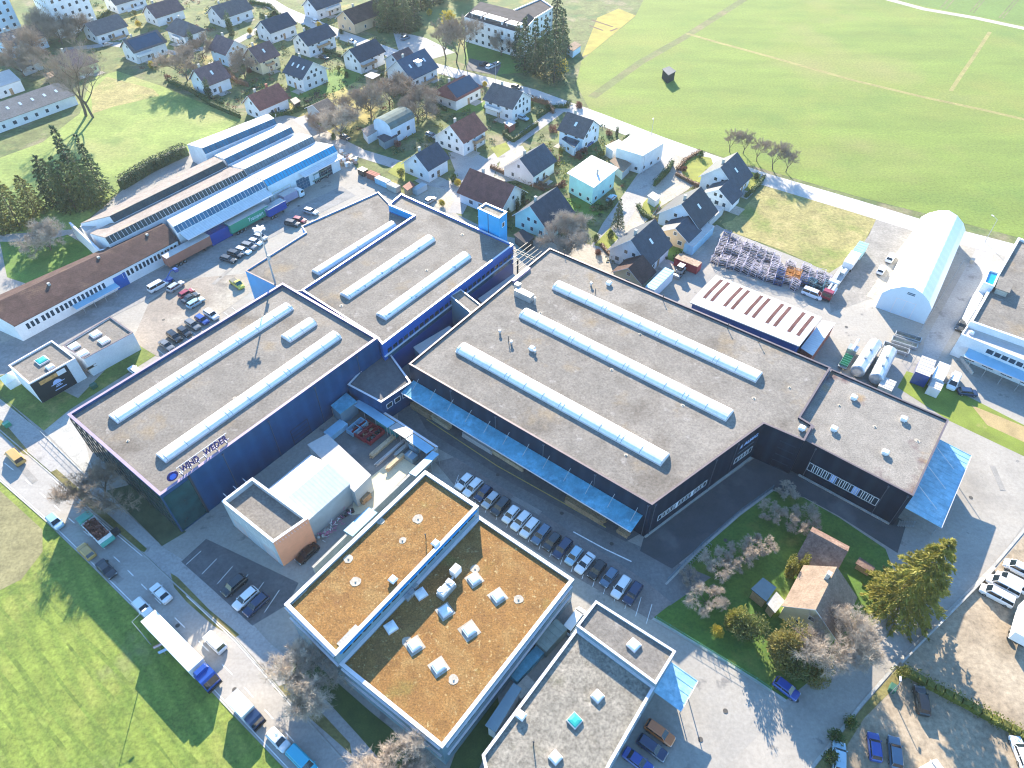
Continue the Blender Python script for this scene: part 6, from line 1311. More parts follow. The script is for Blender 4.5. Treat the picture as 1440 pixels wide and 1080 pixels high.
t, add = local('articulated_lorry', 'long white box trailer with blue tractor unit on the main road', 'lorry', (252, 912), RY, 'traffic on the main road', 3.0)
m = MB(); m.box((-1.6, 0, 1.15), (13.0, 2.55, 2.8)); add('trailer_box', m, WHITE)
m = MB(); m.box((-1.6, 0, 3.952), (13.06, 2.6, .07)); [m.box((-7.6 + i * 1.5, 0, 4.02), (.06, 2.5, .02)) for i in range(9)]; add('trailer_roof', m, WHITE)
m = MB(); m.box((-1.6, 0, .8), (12.6, 1.0, .33)); m.box((5.6, 0, .6), (5.4, 1.1, .35)); add('chassis', m, DMETAL); cab(add, 7.0, 'blue', 2.5, 2.3, 3.5)
m = MB(); m.box((6.0, 0, 3.5), (1.0, 2.2, .45), 0, 0, .8); add('wind_deflector', m, PAINT['blue']); wheels(add, (-6.2, -4.9, -3.6, 4.5, 7.2), 1.05)
t, add = local('tipper_lorry', 'green tipper lorry loaded with red brown scrap on the main road', 'lorry', (131, 740), RY + math.pi, 'traffic on the main road', 2.4)
PAINT['mint'] = M('paint_mint', (.10, .42, .34), .35, .05, .6, coat=.6)
cab(add, 3.0, 'mint', 2.5, 2.0, 3.0)
m = MB()
for s in (-1, 1): m.box((-1.1, s * 1.2, 1.1), (5.6, .1, 1.6)); 
for x in (-3.9, 1.7): m.box((x, 0, 1.1), (.1, 2.5, 1.6))
m.box((-1.1, 0, 1.05), (5.6, 2.4, .1)); m.box((-4.1, 0, .9), (.4, 2.5, .9), 0, 1); add('tipper_body', m, [WHITE, PAINT['mint']])
m = MB(); rs = random.Random(3)
for i in range(260): sprig(m, Vector((rs.uniform(-3.7, 1.5), rs.uniform(-1.05, 1.05), rs.uniform(2.2, 2.7))), Vector((rs.uniform(-1, 1), rs.uniform(-1, 1), rs.uniform(-.2, .6))), .6, .4, 0, rs)
m.box((-1.1, 0, 1.2), (5.4, 2.2, 1.15)); add('load', m, M('rusty_scrap', (.22, .10, .075), .9, .4, 1.5, fine=.5)); m = MB(); m.box((-.4, 0, .6), (7.4, 1.0, .35)); add('chassis', m, DMETAL); wheels(add, (-3.2, -1.9, 2.9), 1.02)
t, add = local('box_truck', 'small white bodied box truck with dark blue cab on the main road', 'lorry', (346, 999), RY, 'traffic on the main road', 2.0)
m = MB(); m.box((-1.2, 0, .95), (4.0, 2.2, 2.1)); add('box', m, WHITE); cab(add, 1.9, 'navy', 2.1, 1.7, 2.5); m = MB(); m.box((0, 0, .55), (5.8, .9, .35)); add('chassis', m, DMETAL); wheels(add, (-2.0, 1.8), .9, .4)
# other cars
for s, c, x, y, yw, l, g in [('suv', 'dark', 329, 823, B1, 'dark off-roader in the shaded car park under the navy hall', 'cars in the shaded car park'), ('estate', 'white', 345, 841, B1, 'white estate in the shaded car park under the navy hall', 'cars in the shaded car park'), ('estate', 'navy', 360, 850, B1, 'navy estate right of the white one in the shaded car park', 'cars in the shaded car park'),
                             ('sedan', 'black', 432, 778, B1, 'black car in the alley beside the orange wall', None), ('estate', 'orange', 928, 1030, A0_, 'orange car at the back of the row behind the bottom workshop', 'cars behind the bottom workshop'), ('estate', 'navy', 917, 1051, A0_, 'navy estate in the middle of the row behind the bottom workshop', 'cars behind the bottom workshop'), ('sedan', 'blue', 897, 1070, A0_, 'blue car at the bottom edge behind the workshop', 'cars behind the bottom workshop'),
                             ('suv', 'black', 1296, 985, 1.35, 'black off-roader standing alone on the gravel lot', 'cars on the gravel lot'), ('hatch', 'blue', 1230, 1050, 1.35, 'bright blue hatchback on the gravel lot', 'cars on the gravel lot'), ('estate', 'steel', 1259, 1058, 1.30, 'steel blue estate right of the bright blue hatchback', 'cars on the gravel lot'), ('suv', 'lightblue', 1180, 1065, 1.25, 'pale teal car beside the hedge at the lane edge', 'cars on the gravel lot'),
                             ('estate', 'white', 1436, 1058, 1.5, 'white car cut by the right edge on the gravel lot', 'cars on the gravel lot'), ('hatch', 'white', 1308, 1083, .4, 'white car cut by the bottom edge on the gravel lot', 'cars on the gravel lot'), ('hatch', 'blue', 1106, 968, A0_ - .1, 'blue car squeezed beside the evergreens at the lane', None),
                             ('hatch', 'white', 1240, 379, B0, 'white car with dark windscreen nearer the camera beside the tent hall', 'cars beside the tent hall'), ('suv', 'white', 1253, 362, B0, 'white pick-up style car behind the other beside the tent hall', 'cars beside the tent hall'), ('sedan', 'dark', 1352, 457, B1, 'dark car beside the porch of the right-hand office', None), ('hatch', 'navy', 1361, 551, A0_ + .5, 'navy hatchback at the end of the row by the bright lawn', None), ('van', 'white', 1341, 537, B1, 'white panel van between the lawn and the pale gravel', None),
                             ('suv', 'steel', 570, 53, B0, 'steel blue car in the parking bay across the village road', 'parked cars of the village'), ('estate', 'white', 690, 93, B0, 'white estate in the bay before the mansard block', 'parked cars of the village'), ('hatch', 'silver', 698, 90, B0, 'silver hatchback right of the white estate before the mansard block', 'parked cars of the village'), ('hatch', 'dark', 680, 89, B0, 'dark hatchback left of the white estate before the mansard block', 'parked cars of the village'), ('hatch', 'dark', 726, 122, VR and road_yaw((700, 118), (745, 131)), 'dark car driving on the village road', 'parked cars of the village'),
                             ('hatch', 'silver', 605, 281, B0, 'silver car on the pale forecourt behind the blue hall', 'parked cars of the village'), ('sedan', 'white', 258, 61, B0, 'white car on the side street below the hip roofed house', 'parked cars of the village'), ('estate', 'lightblue', 735, 165, A0_, 'pale blue car beside the many windowed house', 'parked cars of the village'), ('hatch', 'blue', 828, 201, B0, 'blue car beside the junction house', 'parked cars of the village'), ('sedan', 'dark', 455, 80, A0_, 'dark car between the upper village gardens', 'parked cars of the village'), ('hatch', 'white', 495, 58, A0_, 'white car on the forecourt of the slate roofed house', 'parked cars of the village'),
                             ('estate', 'white', 445, 30, A0_, 'white car parked on the village road corner', 'parked cars of the village'), ('hatch', 'dark', 485, 193, A0_, 'dark car beside the bare tree at the factory corner', 'parked cars of the village'), ('sedan', 'silver', 150, 62, B0, 'silver car below the house with the long grey roof', 'parked cars of the village'), ('estate', 'silver', 607, 190, A0_, 'silver car beside the red brown roofed house', 'parked cars of the village'), ('hatch', 'lightblue', 860, 278, B0, 'pale blue car below the turquoise house', 'parked cars of the village'), ('estate', 'silver', 500, 36, A0_, 'silver car beside the brown roofed house', 'parked cars of the village')]: car(s, c, (x, y), yw, l, g)
for x, y, l in ((1403, 836, 'white minibus nearest the lane at the right edge lot'), (1412, 822, 'white minibus second from the lane in the right edge lot'), (1424, 818, 'long white minibus with dark side windows cut by the right edge'), (1436, 800, 'white minibus farthest from the camera at the right edge')): car('van', 'white', (x, y), A0_ - .02 + math.pi, l, 'minibuses on the gravel lot', 'minibus', 'minibus', 1.0)
trailer('short white box trailer cut by the right edge on the gravel lot', (1446, 872), B0, 7.0, WHITE, WHITE, 3.4)
# lorry yard at the factory
tr, add = trailer('long trailer with rusty red side and pale roof beside the brown workshop', (261, 345), YAW_B, 13.2, M('rusty_red_tarpaulin', (.42, .16, .10), .6, .12, .4), MEMBRANE)
tr, add = trailer('green curtain side trailer with white lettering in the lorry yard', (346, 301), YAW_B, 13.0, PAINT['green'], MEMBRANE)
cu = Vector((1, 0, 0)); nm_ = Vector((0, -1, 0)); kk = tr.location.copy(); tr.location = (0, 0, 0); tr.rotation_euler = (0, 0, 0)
text_on(tr, 'Transport', Vector((-.6, -1.26, 1.7)), cu, nm_, 5.2, 1.5, WHITE, .04, bold=.0); e = MB(); e.tube((5.6, -1.26, 2.9), (5.6, -1.31, 2.9), .5, .5, 10); e.build('emblem', WHITE, tr)
tr.location = kk; tr.rotation_euler = (0, 0, YAW_B)
container('deep blue container between the rusty trailer and the green trailer', (305, 322), YAW_B, 6.6, 2.5, 3.4, PAINT['blue'], PAINT['blue'])
trailer('dark blue swap body trailer right of the green trailer', (385, 287), YAW_B, 6.4, PAINT['navy'] if False else PAINT['blue'], METAL, 3.5)
t, add = local('box_truck', 'white lorry with mauve sides at the cream factory doors', 'lorry', (409, 272), YAW_B, None, 2.4); m = MB(); m.box((-1.0, 0, 1.0), (5.0, 2.4, 2.3)); add('box', m, M('mauve_tarpaulin', (.35, .30, .42), .6, .1, .5)); m = MB(); m.box((-1.0, 0, 3.3), (5.05, 2.45, .06)); add('roof', m, MEMBRANE); cab(add, 2.9, 'white', 2.4, 1.9, 2.7); m = MB(); m.box((0, 0, .6), (7, 1, .35)); add('chassis', m, DMETAL); wheels(add, (-2.6, 2.8), 1.0)
t, add = local('timber_trailer', 'green framed trailer with open rack at the factory end, beside the scrap heap', 'trailer', (448, 244), YAW_B, None, 2.0); m = MB(); m.box((0, 0, 1.0), (6.5, 2.4, .2)); m.box((0, 0, 2.9), (5.4, 2.3, .12)); [m.box((x, s * 1.05, 1.2), (.1, .1, 1.7)) for x in (-2.6, 0, 2.6) for s in (-1, 1)]; add('rack', m, M('grey_green_paint', (.20, .28, .24), .6, .15, 1)); wheels(add, (-2.2, -1.0, 2.2), 1.0)
t, add = local('boom_lift', 'small blue boom lift beside the white delivery van', 'lift', (236, 393), B0, None, 1.0); m = MB(); m.box((0, 0, .4), (2.2, 1.4, .7)); add('chassis', m, PAINT['blue']); wheels(add, (-.8, .8), .65, .38); m = MB(); m.tube((-.6, 0, 1.1), (1.6, 0, 2.9), .14); m.tube((1.6, 0, 2.9), (2.6, 0, 2.3), .1); m.box((2.8, 0, 2.0), (.9, 1.2, .8)); add('boom', m, PAINT['blue'])
# right yard
container('white roofed light blue site container behind the lane garages', (984, 330), YAW_B, 12.5, 2.6, 3.0, PBS, MEMBRANE)
container('narrow grey white container row along the lane garage fence', (1003, 300), YAW_B, 9.0, 2.3, 2.4, GREYR, MEMBRANE)
container('open red container skip full of rubble beside the garages', (968, 366), YAW_A, 6.6, 2.6, 2.4, M('red_container_paint', (.36, .03, .04), .6, .15, .6), M('rubble_load', (.35, .25, .18), .9, .4, 1.5, fine=.6), ribs=False, name='skip', cat='skip')
container('long white and blue trailer body right behind the black hall edge', (928, 392), YAW_B, 10.0, 2.6, 3.2, WHITE, PBS)
t, add = local('wheel_loader', 'small grey wheel loader with white cab roof behind the black hall', 'loader', (956, 381), B1, None, 1.2); m = MB(); m.box((-.6, 0, .7), (2.6, 1.6, .9)); m.box((1.9, 0, .3), (.8, 2.1, .8)); m.tube((.6, .5, 1.2), (1.8, .5, .7), .1); m.tube((.6, -.5, 1.2), (1.8, -.5, .7), .1); add('body', m, METAL); m = MB(); m.box((-.3, 0, 1.6), (1.5, 1.4, 1.2)); m2 = MB(); m2.box((-.3, 0, 2.8), (1.7, 1.6, .12)); o = add('cab', m, CARGLASS); add('cab_roof', m2, WHITE, o); wheels(add, (-1.2, 1.0), .85, .6, .4)
container('blue container with ribbed white roof at the corner of the bright lawn', (1302, 515), YAW_B + .05, 6.2, 3.0, 3.4, PAINT['blue'], MEMBRANE)
container('white box container right of the ribbed blue one', (1324, 522), YAW_B, 6.0, 2.3, 2.8, WHITE, WHITE)
container('pale grey crate container at the tank park beside the annex', (1248, 540), YAW_B, 3.6, 2.8, 2.6, M('pale_green_paint', (.42, .48, .46), .6, .1, 1), MEMBRANE)
container('small white cabin on the lawn edge before the white box', (1317, 541), YAW_B, 3.0, 2.4, 2.4, WHITE, MEMBRANE)
trailer('white flat lorry bodies in a line at the dry meadow edge, rear one', (1199, 362), YAW_B, 6.2, WHITE, WHITE, 2.8); container('pale green cabin at the end of the lorry line by the dry meadow', (1211, 347), YAW_B, 5.0, 2.4, 2.6, MINT, PBS)
t, add = local('flatbed_lorry', 'white flatbed lorry with boom parts at the dry meadow edge', 'lorry', (1182, 385), YAW_B, None, 1.6); m = MB(); m.box((0, 0, .95), (9, 2.4, .25)); m.box((-1, .5, 1.2), (5, .5, .6)); m.box((1.5, -.5, 1.2), (3, .7, .8)); m.tube((-4, 0, 1.5), (2, .4, 2.2), .16); add('flatbed', m, GREYR); cab(add, -5.2, 'white', 2.4, 1.8, 2.7); wheels(add, (-4.8, 1.8, 3.1), 1.0)
t, add = local('concrete_mixer', 'red and white lorry front end beside the stillage store', 'lorry', (1166, 411), B1, None, 1.6); cab(add, 1.2, 'red', 2.4, 1.9, 2.7); m = MB(); m.box((-1.4, 0, .9), (3.6, 2.3, .5)); m.box((-1.4, .5, 1.4), (3.4, .5, 1.1)); m.box((-1.4, -.5, 1.4), (3.4, .5, 1.1)); add('load_bed', m, WHITE); wheels(add, (-2, 1.2), 1.0)
car('van', 'white', (1143, 412), A0_, 'white van in front of the stillage store', None, 'van', 'van', 1.0)
def tank(label, a, b, r):
    p, q = P(*a, r + .6), P(*b, r + .6); t = thing('storage_tank', label, 'tank', v2(p.lerp(q, .5)), 'cylindrical tanks beside the annex'); d = (q - p).normalized(); m = MB(); n = 16; m.smooth = False
    prof = [(-.55, .0), (-.45, .55), (-.2, .88), (0, 1), (1, 1)]; L = (q - p).length
    ss_ = [(-.5, .05), (-.42, .6), (-.2, .9), (0, 1), (L, 1), (L + .2, .9), (L + .42, .6), (L + .5, .05)]
    for i in range(len(ss_) - 1): m.tube(p + d * ss_[i][0], p + d * ss_[i + 1][0], r * ss_[i][1], r * ss_[i + 1][1], n, cap=i in (0, len(ss_) - 2))
    m.build('vessel', M('tank_steel', (.62, .64, .66), .35, .12, .5, metal=.5, fine=.2, fscale=1.2), t); s = MB()
    for f in (.15, .5, .85): s.box(up(v2(p.lerp(q, f)), 0), (.4, r * 1.7, 1.0), math.atan2(d.y, d.x))
    s.build('saddle', CONC, t); h = MB()
    for f in (.3, .6): e = p.lerp(q, f); h.tube(e + Vector((0, 0, r - .05)), e + Vector((0, 0, r + .35)), .35, n=8)
    h.build('manhole', METAL, t)
tank('left one of two white cylindrical tanks lying beside the annex', (1206, 522), (1231, 484), 1.55); tank('right one of two white cylindrical tanks lying beside the annex', (1232, 533), (1251, 494), 1.55)
t, add = local('mobile_crane', 'old lorry with green rack bed beside the tank park', 'lorry', (1194, 500), B0, None, 1.4); m = MB(); m.box((-1.8, 0, .9), (5.2, 1.9, .2)); [m.box((-3.8 + i * .8, 0, 1.1), (.1, 1.8, .5), 0, 1) for i in range(6)]; add('rack_bed', m, [METAL, PAINT['green']]); cab(add, 2.4, 'silver', 2.1, 2.6, 2.3); m = MB(); m.tube((1, 0, 2.4), (5.2, 0, 2.6), .3); add('boom', m, COPING); wheels(add, (-3, -1.8, 2.6), .85)
for x, y, l in ((1277, 474, 'empty steel trough frame nearest the tent hall shade'), (1272, 482, 'pale wooden sided trough frame in the middle of the three'), (1260, 490, 'third trough frame, beside the tanks')):
    t, add = local('loading_frame', l, 'frame', (x, y), YAW_A + .12, 'trough frames beside the tanks', .5); m = MB()
    for s in (-1, 1): m.box((0, s * .9, .2), (5.6, .16, .7))
    for s in (-1, 1): m.box((s * 2.75, 0, .2), (.16, 1.9, .7))
    add('frame', m, METAL); m = MB(); m.box((0, 0, .15), (5.5, 1.75, .2)); add('floor', m, PALEWOOD if 'wood' in l else DIRT)
# stillages (steel frame boxes) stacked on the store yard
STG = M('galvanised_steel', (.58, .53, .60), .5, .15, 1.5, metal=.3); STB = M('blue_steel', (.05, .10, .28), .5, .15, 1.5); STO = M('rusty_orange_steel', (.50, .22, .05), .7, .2, 1.5); STT = M('teal_steel', (.06, .20, .28), .5, .15, 1.5)
def stillage_meshes(mat):
    m = MB(); L, Wd, Hh = 1.9, 1.3, 1.25
    for lev in range(2):
        z0 = lev * 1.3
        for sx in (-1, 1):
            for sy in (-1, 1): m.box((sx * L/2, sy * Wd/2, z0), (.09, .09, Hh))
        for zz in (.12, .7, Hh - .06):
            for s in (-1, 1): m.box((0, s * Wd/2, z0 + zz), (L, .06, .07)); m.box((s * L/2, 0, z0 + zz), (.06, Wd, .07))
    d = MB()
    for lev in range(2):
        d.box((0, 0, lev * 1.3 + .1), (L - .1, Wd - .1, .08))
        for i in range(5): d.tube((-L/2 + .2 + i * .36, -.5, lev * 1.3 + .3), (-L/2 + .2 + i * .36, .5, lev * 1.3 + .3 + U(0, .3)), U(.06, .14), n=6)
    return m.mesh('frame', mat), d.mesh('load', DMETAL if mat is not STO else STO)
SM = {k: stillage_meshes(k) for k in (STG, STB, STO, STT)}
p00, p10, p01 = P(1016, 338), P(1148, 388), P(1006, 362)
cols_, rows_ = 15, 7; ci = 0
for i in range(cols_):
    for j in range(rows_):
        if (i + j * 2) % 11 == 10 or (i > 10 and j > 4) or (i in (8,) and j < 2): continue
        f, g_ = (i + .5) / cols_, (j + .5) / rows_; px_ = (1012 + 150 * f + 6 * (1 - g_) - 14 * g_ + 20 * f * g_, 328 + 62 * f + 38 * g_ - 6 * f * g_)
        mt = STB if (i < 2 and j < 2) or (i in (8, 11) and j > 3) else STO if i in (9, 10) and 1 < j < 5 else STT if i > 11 and j > 2 else STG
        nm = {STG: 'grey', STB: 'blue', STO: 'rusty orange', STT: 'teal'}[mt]; side = 'nearest the striped hall' if j >= 5 else 'along the dry meadow' if j <= 1 else 'mid pack'
        end = 'container end' if i < 4 else 'left of centre' if i < 8 else 'right of centre' if i < 11 else 'lorry end'
        t = thing('stillage', '%s steel stillage on the store yard, %s, %s' % (nm, side, end), 'stillage', v2(P(*px_, 1.0)), 'steel stillages packed on the store yard, %s, %s, %s' % (nm, side, end), YAW_A + U(-.35, .35)); t.scale = (U(.85, 1.2), U(.85, 1.2), U(.45, 1.15))
        for nm_, me in zip(('frame', 'load'), SM[mt]): o = bpy.data.objects.new(nm_, me); C.objects.link(o); o.parent = t
# things in the walled yard and under the blue canopy
def bundle(label, px, yaw, L, Wd, Hh, mat, n=6, name='timber_stack', cat='stack', group=None):
    t, add = local(name, label, cat, px, yaw, group, Hh * .5); m = MB()
    for i in range(n):
        for k in range(3): m.box((U(-.15, .15), -Wd/2 + Wd * (i + .5) / n, .12 + Hh * k / 3), (L * U(.86, 1.0), Wd / n * .86, Hh / 3 * .9), U(-.02, .02))
    add('board', m, mat); b = MB(); [b.box((x, 0, 0), (.15, Wd, .12)) for x in (-L * .3, L * .3)]; add('bearer', b, WOOD); return t
bundle('long pale timber stack beside the red skips in the walled yard', (538, 628), YAW_B, 7, .9, .8, PALEWOOD); bundle('longer white timber stack in the middle of the walled yard', (549, 637), YAW_B, 8.5, .6, .6, MEMBRANE, 3); bundle('short pale stack at the sandy end of the walled yard', (556, 650), YAW_B, 5, .8, .9, PALEWOOD); bundle('grey beam stack near the pale lean-to corner', (566, 632), YAW_B, 4.5, .8, .7, CONC, 4)
bundle('pale plank stack under the far end of the blue canopy', (594, 577), YAW_A, 6, 1.4, 1.6, WOOD); bundle('long plank stack beside the first one under the blue canopy', (614, 589), YAW_A, 8, 1.1, 1.2, PALEWOOD); bundle('white board stack in the middle under the blue canopy', (672, 622), YAW_A, 8, 1.1, 1.3, MEMBRANE); bundle('tan timber stack under the blue canopy, before the steel blue estate', (712, 645), YAW_A, 9, 1.0, 1.1, PALEWOOD); bundle('brown timber stack at the near end of the blue canopy', (823, 717), YAW_A, 9, 1.6, 1.4, WOOD)
bundle('pallet pile at the near corner of the blue canopy', (877, 748), YAW_A, 2.4, 1.4, 1.0, WOOD, 4)
bundle('brown crate pile beside the sandy patch of the walled yard', (511, 699), YAW_B, 2.4, 2.0, 1.6, WOOD, 4)
for x, y, l, mt in ((518, 608, 'red steel skip in the middle of the walled yard row', M('red_skip_paint', (.28, .03, .045), .6, .15, 1)), (526, 612, 'red steel skip nearest the timber stacks', M('red_skip_paint', (.28, .03, .045))), (510, 603, 'dark red skip nearest the white frames', M('red_skip_paint', (.28, .03, .045))), (502, 600, 'pale steel skip at the far end of the walled yard row', PBS)):
    t, add = local('skip', l, 'skip', (x, y), YAW_B, 'open skips in the walled yard', .8); m = MB()
    for s in (-1, 1): m.box((0, s * .95, .2), (4.2, .1, 1.1)); m.box((s * 2.1, 0, .2), (.1, 1.9, 1.1))
    m.box((0, 0, .15), (4.2, 1.9, .1)); m.box((0, 0, 1.2), (.12, 2.0, .12)); add('tub', m, mt); d = MB(); [d.box((U(-1.6, 1.6), U(-.6, .6), .25), (U(.4, .9), U(.3, .7), U(.3, .8)), U(0, 3)) for _ in range(9)]; add('load', d, [CONC, DMETAL, WOOD][x % 3])
container('teal green trough container along the yard wall', (545, 596), YAW_A, 6.0, 1.6, 1.8, M('teal_container_paint', (.05, .30, .30), .6, .15, 1), M('teal_container_paint', (.05, .30, .30)))
container('blue flat container beside the small shelter in the walled yard', (472, 602), YAW_B, 4.6, 2.2, 1.4, PBS, PBS); container('pale blue container at the sandy wall corner', (578, 640), YAW_A, 2.2, 1.6, 1.4, TEALM, TEALM, ribs=False); container('teal bin beside the pale lean-to corner in the walled yard', (584, 625), YAW_A, 2.4, 1.6, 1.5, PBS, TEALM, ribs=False)
t, add = local('scaffold_pile', 'pile of pink and white scaffold parts beside the concrete wall', 'pile', (470, 737), YAW_B, None, .8); m = MB(); rs = random.Random(9)
for i in range(60): y = rs.uniform(-.8, .8); x = rs.uniform(-3.5, 3.5); z_ = rs.uniform(.1, 1.2); m.tube((x, y, z_), (x + rs.uniform(-.9, .9), y + rs.uniform(-.7, .7), z_ + rs.uniform(-.1, .3)), .06, n=5, mi=i % 3 // 2)
add('tube', m, [M('pink_paint', (.48, .16, .30), .5, .1, 1), WHITE])
for i, (x, y, l) in enumerate(((455, 752, 'grey pallet pile at the end of the scaffold parts'), (488, 722, 'dark drum pile beside the scaffold parts'))):
    t, add = local('drum_pile', l, 'pile', (x, y), YAW_B, None, .5); m = MB(); [m.tube((-1 + k * .7, U(-.4, .4), 0), (-1 + k * .7, U(-.4, .4), .9), .3, n=10) for k in range(4)]; add('drum', m, [CONC, DMETAL][i])
container('grey green refuse container with lid stripes in the alley by the sedum block', (775, 893), YAW_B - .1, 5.2, 2.5, 2.4, M('grey_green_container', (.24, .30, .28), .6, .15, 1), M('grey_green_container', (.24, .30, .28)), ribs=True); container('slim blue flatbed container in the alley by the sedum block', (742, 932), YAW_B - .1, 6.6, 1.7, 1.5, CANOPY, CANOPY, ribs=False); container('pale crate stack beside the bay extension in the alley', (737, 966), YAW_B - .1, 3.2, 1.9, 1.6, GREYR, CONC)
car('van', 'white', (808, 872), B0, 'white van at the top of the alley by the taller narrow block', None, 'van', 'van', 1.0)
# the scrap heap and small yard stuff
t, add = local('scrap_heap', 'heap of pinkish crates and scrap at the end of the old factory', 'heap', (484, 222), YAW_A, None, 1.0); m = MB(); rs = random.Random(4)
for i in range(46): m.box((rs.uniform(-4.5, 4.5), rs.uniform(-2.6, 2.6), rs.uniform(0, .5)), (rs.uniform(.6, 1.6), rs.uniform(.5, 1.2), rs.uniform(.4, 1.3)), rs.uniform(0, 3), i % 4)
add('crate', m, [M('pinkish_crate', (.50, .33, .28), .8, .2, 1), CONC, WOOD, WHITE])
for x, y, yw, L, mt, l in ((525, 244, A0_, 4.2, BRICKRED, 'rust red open container behind the low wing'), (538, 252, A0_, 5.0, PBS, 'grey blue container right of the rust red one'), (510, 238, A0_, 2.6, DMETAL, 'dark bin row by the factory yard corner'), (553, 260, A0_, 4.0, CONC, 'pale container row end behind the blue hall'), (590, 262, B0, 4.4, GREYR, 'striped grey container before the white house with balcony')): container(l, (x, y), yw, L, 2.0, 1.9, mt, mt if mt is not PBS else MEMBRANE)
# lamps, mast, signs, bins
def lamp(label, px, h, arm=1.6, az=0.0, group='street lamps'):
    t = thing('street_lamp', label, 'street lamp', v2(P(*px)), group); b = v2(P(*px)); m = MB(); m.tube(up(b, 0), up(b, h), .09, .055, 8); a = Vector((math.cos(az), math.sin(az), 0)); m.tube(up(b, h), up(b + a * arm, h + .35), .05, .04, 6); m.build('pole', METAL, t); l = MB(); l.box(up(b + a * (arm + .25), h + .3), (.75, .28, .14), az); l.build('lamp_head', COPING, t)
lamp('grey road lamp with bent arm on the grass verge beside the articulated lorry', (212, 906), 8.0, 2.0, .9); lamp('thin road lamp at the meadow side of the village road by the flat white house', (915, 196), 7.5, 1.4, -1.9); lamp('road lamp beside the village road opposite the mansard block', (697, 117), 7, 1.4, .9); lamp('lane lamp by the turquoise house', (903, 246), 6.0, 1.2, 2.2); lamp('thin road lamp by the old barn meadow corner at the tent hall', (1385, 340), 7, 1.4, 2.0); lamp('short lamp post by the mossy corner of the gravel lot', (1252, 975), 3.6, .5, 1.2)
lm = thing('lamp_mast', 'very tall floodlight mast rising between the low wing and the navy hall', 'mast', v2(P(399, 438))); b = v2(P(399, 438)); m = MB(); m.tube(up(b, 0), up(b, 24), .28, .14, 10); m.build('pole', METAL, lm); l = MB(); l.tube(up(b, 23.7), up(b, 23.9), 1.0, n=12)
for i in range(6): l.box(up(b + Vector((math.cos(i * 1.047), math.sin(i * 1.047), 0)) * 1.15, 23.6), (.5, .35, .4), i * 1.047)
l.build('floodlight', COPING, lm); l = MB(); l.box(up(b + Vector((.35, 0, 0)), 15.5), (.45, .5, 1.2)); l.build('cabinet', METAL, lm)
for i, (x, y, l) in enumerate(((226, 913, 'striped pink road sign on the verge beside the articulated lorry'), (233, 920, 'small blue sign on the verge beside the articulated lorry'))):
    t = thing('road_sign', l, 'sign', v2(P(x, y))); b = v2(P(x, y)); m = MB(); m.tube(up(b, 0), up(b, 1.2), .04, n=6); m.build('post', METAL, t); m = MB(); [m.box(up(b, .9 + k * .25), (1.4, .06, .24), RY + 1.2, k % 2) for k in range(3)]; m.build('board', [M('sign_pink', (.55, .25, .30), .5, .1, 1), WHITE] if i == 0 else [SB, SB], t)
for x, y, l, mt in ((10, 597, 'green litter bin on the verge at the left edge', PAINT['green']), (132, 543, 'dark green container bin at the emblem building wall', M('bin_green', (.03, .12, .08), .6, .1, 1)), (1367, 367, 'small pale transformer box beside the tent hall', CONC), (163, 748, 'dark litter bin on the verge beside the tipper lorry', DMETAL), (1255, 968, 'green waste bin on the mossy corner', M('bin_green', (.03, .12, .08))), (285, 697, 'white garden cabinet at the foot of the navy hall', WHITE)):
    t, add = local('bin', l, 'bin', (x, y), YAW_B, None, .5); m = MB(); m.box((0, 0, 0), (1.2, .9, 1.0), 0, 0, 1.06); add('body', m, mt); m = MB(); m.box((0, 0, 1.01), (1.3, 1.0, .12), 0, 0, .9); add('lid', m, mt)
fence('low steel fence along the pavement below the navy hall', [(60, 611), (118, 667), (226, 768)], 1.1); fence('mesh fence with posts between lane and farm garden', [(938, 818), (986, 768), (1042, 720), (1086, 688)], 1.3, TEALM); fence('green mesh fence along the near side of the farm garden', [(922, 872), (1000, 920), (1062, 958), (1082, 972)], 1.3, M('green_wire', (.08, .30, .24), .5, .1, 1)); fence('wire fence between tent yard and office drive', [(1352, 372), (1310, 440), (1268, 508)], 1.4); fence('steel fence beside the dry meadow and garages', [(1045, 262), (1012, 305)], 1.2)
wall_run('boundary_wall', 'low concrete wall with hedge shoots at the lane edge of the gravel lot', [(1400, 798), (1335, 864), (1268, 932)], .7, .3, CONC)
# tracks of the cycle rack
t = thing('bicycle_rack', 'row of steel bicycle stands on the edge of the farm garden', 'rack', v2(P(985, 776))); m = MB()
for i in range(14):
    p = v2(P(962 + i * 2.9, 803 - i * 2.6)); q_ = p + Vector((math.cos(YAW_A), math.sin(YAW_A), 0)) * -1.0; m.tube(up(p, 0), up(p, .8), .04, n=5); m.tube(up(q_, 0), up(q_, .8), .04, n=5); m.tube(up(p, .8), up(q_, .8), .04, n=5)
m.build('stand', METAL, t)
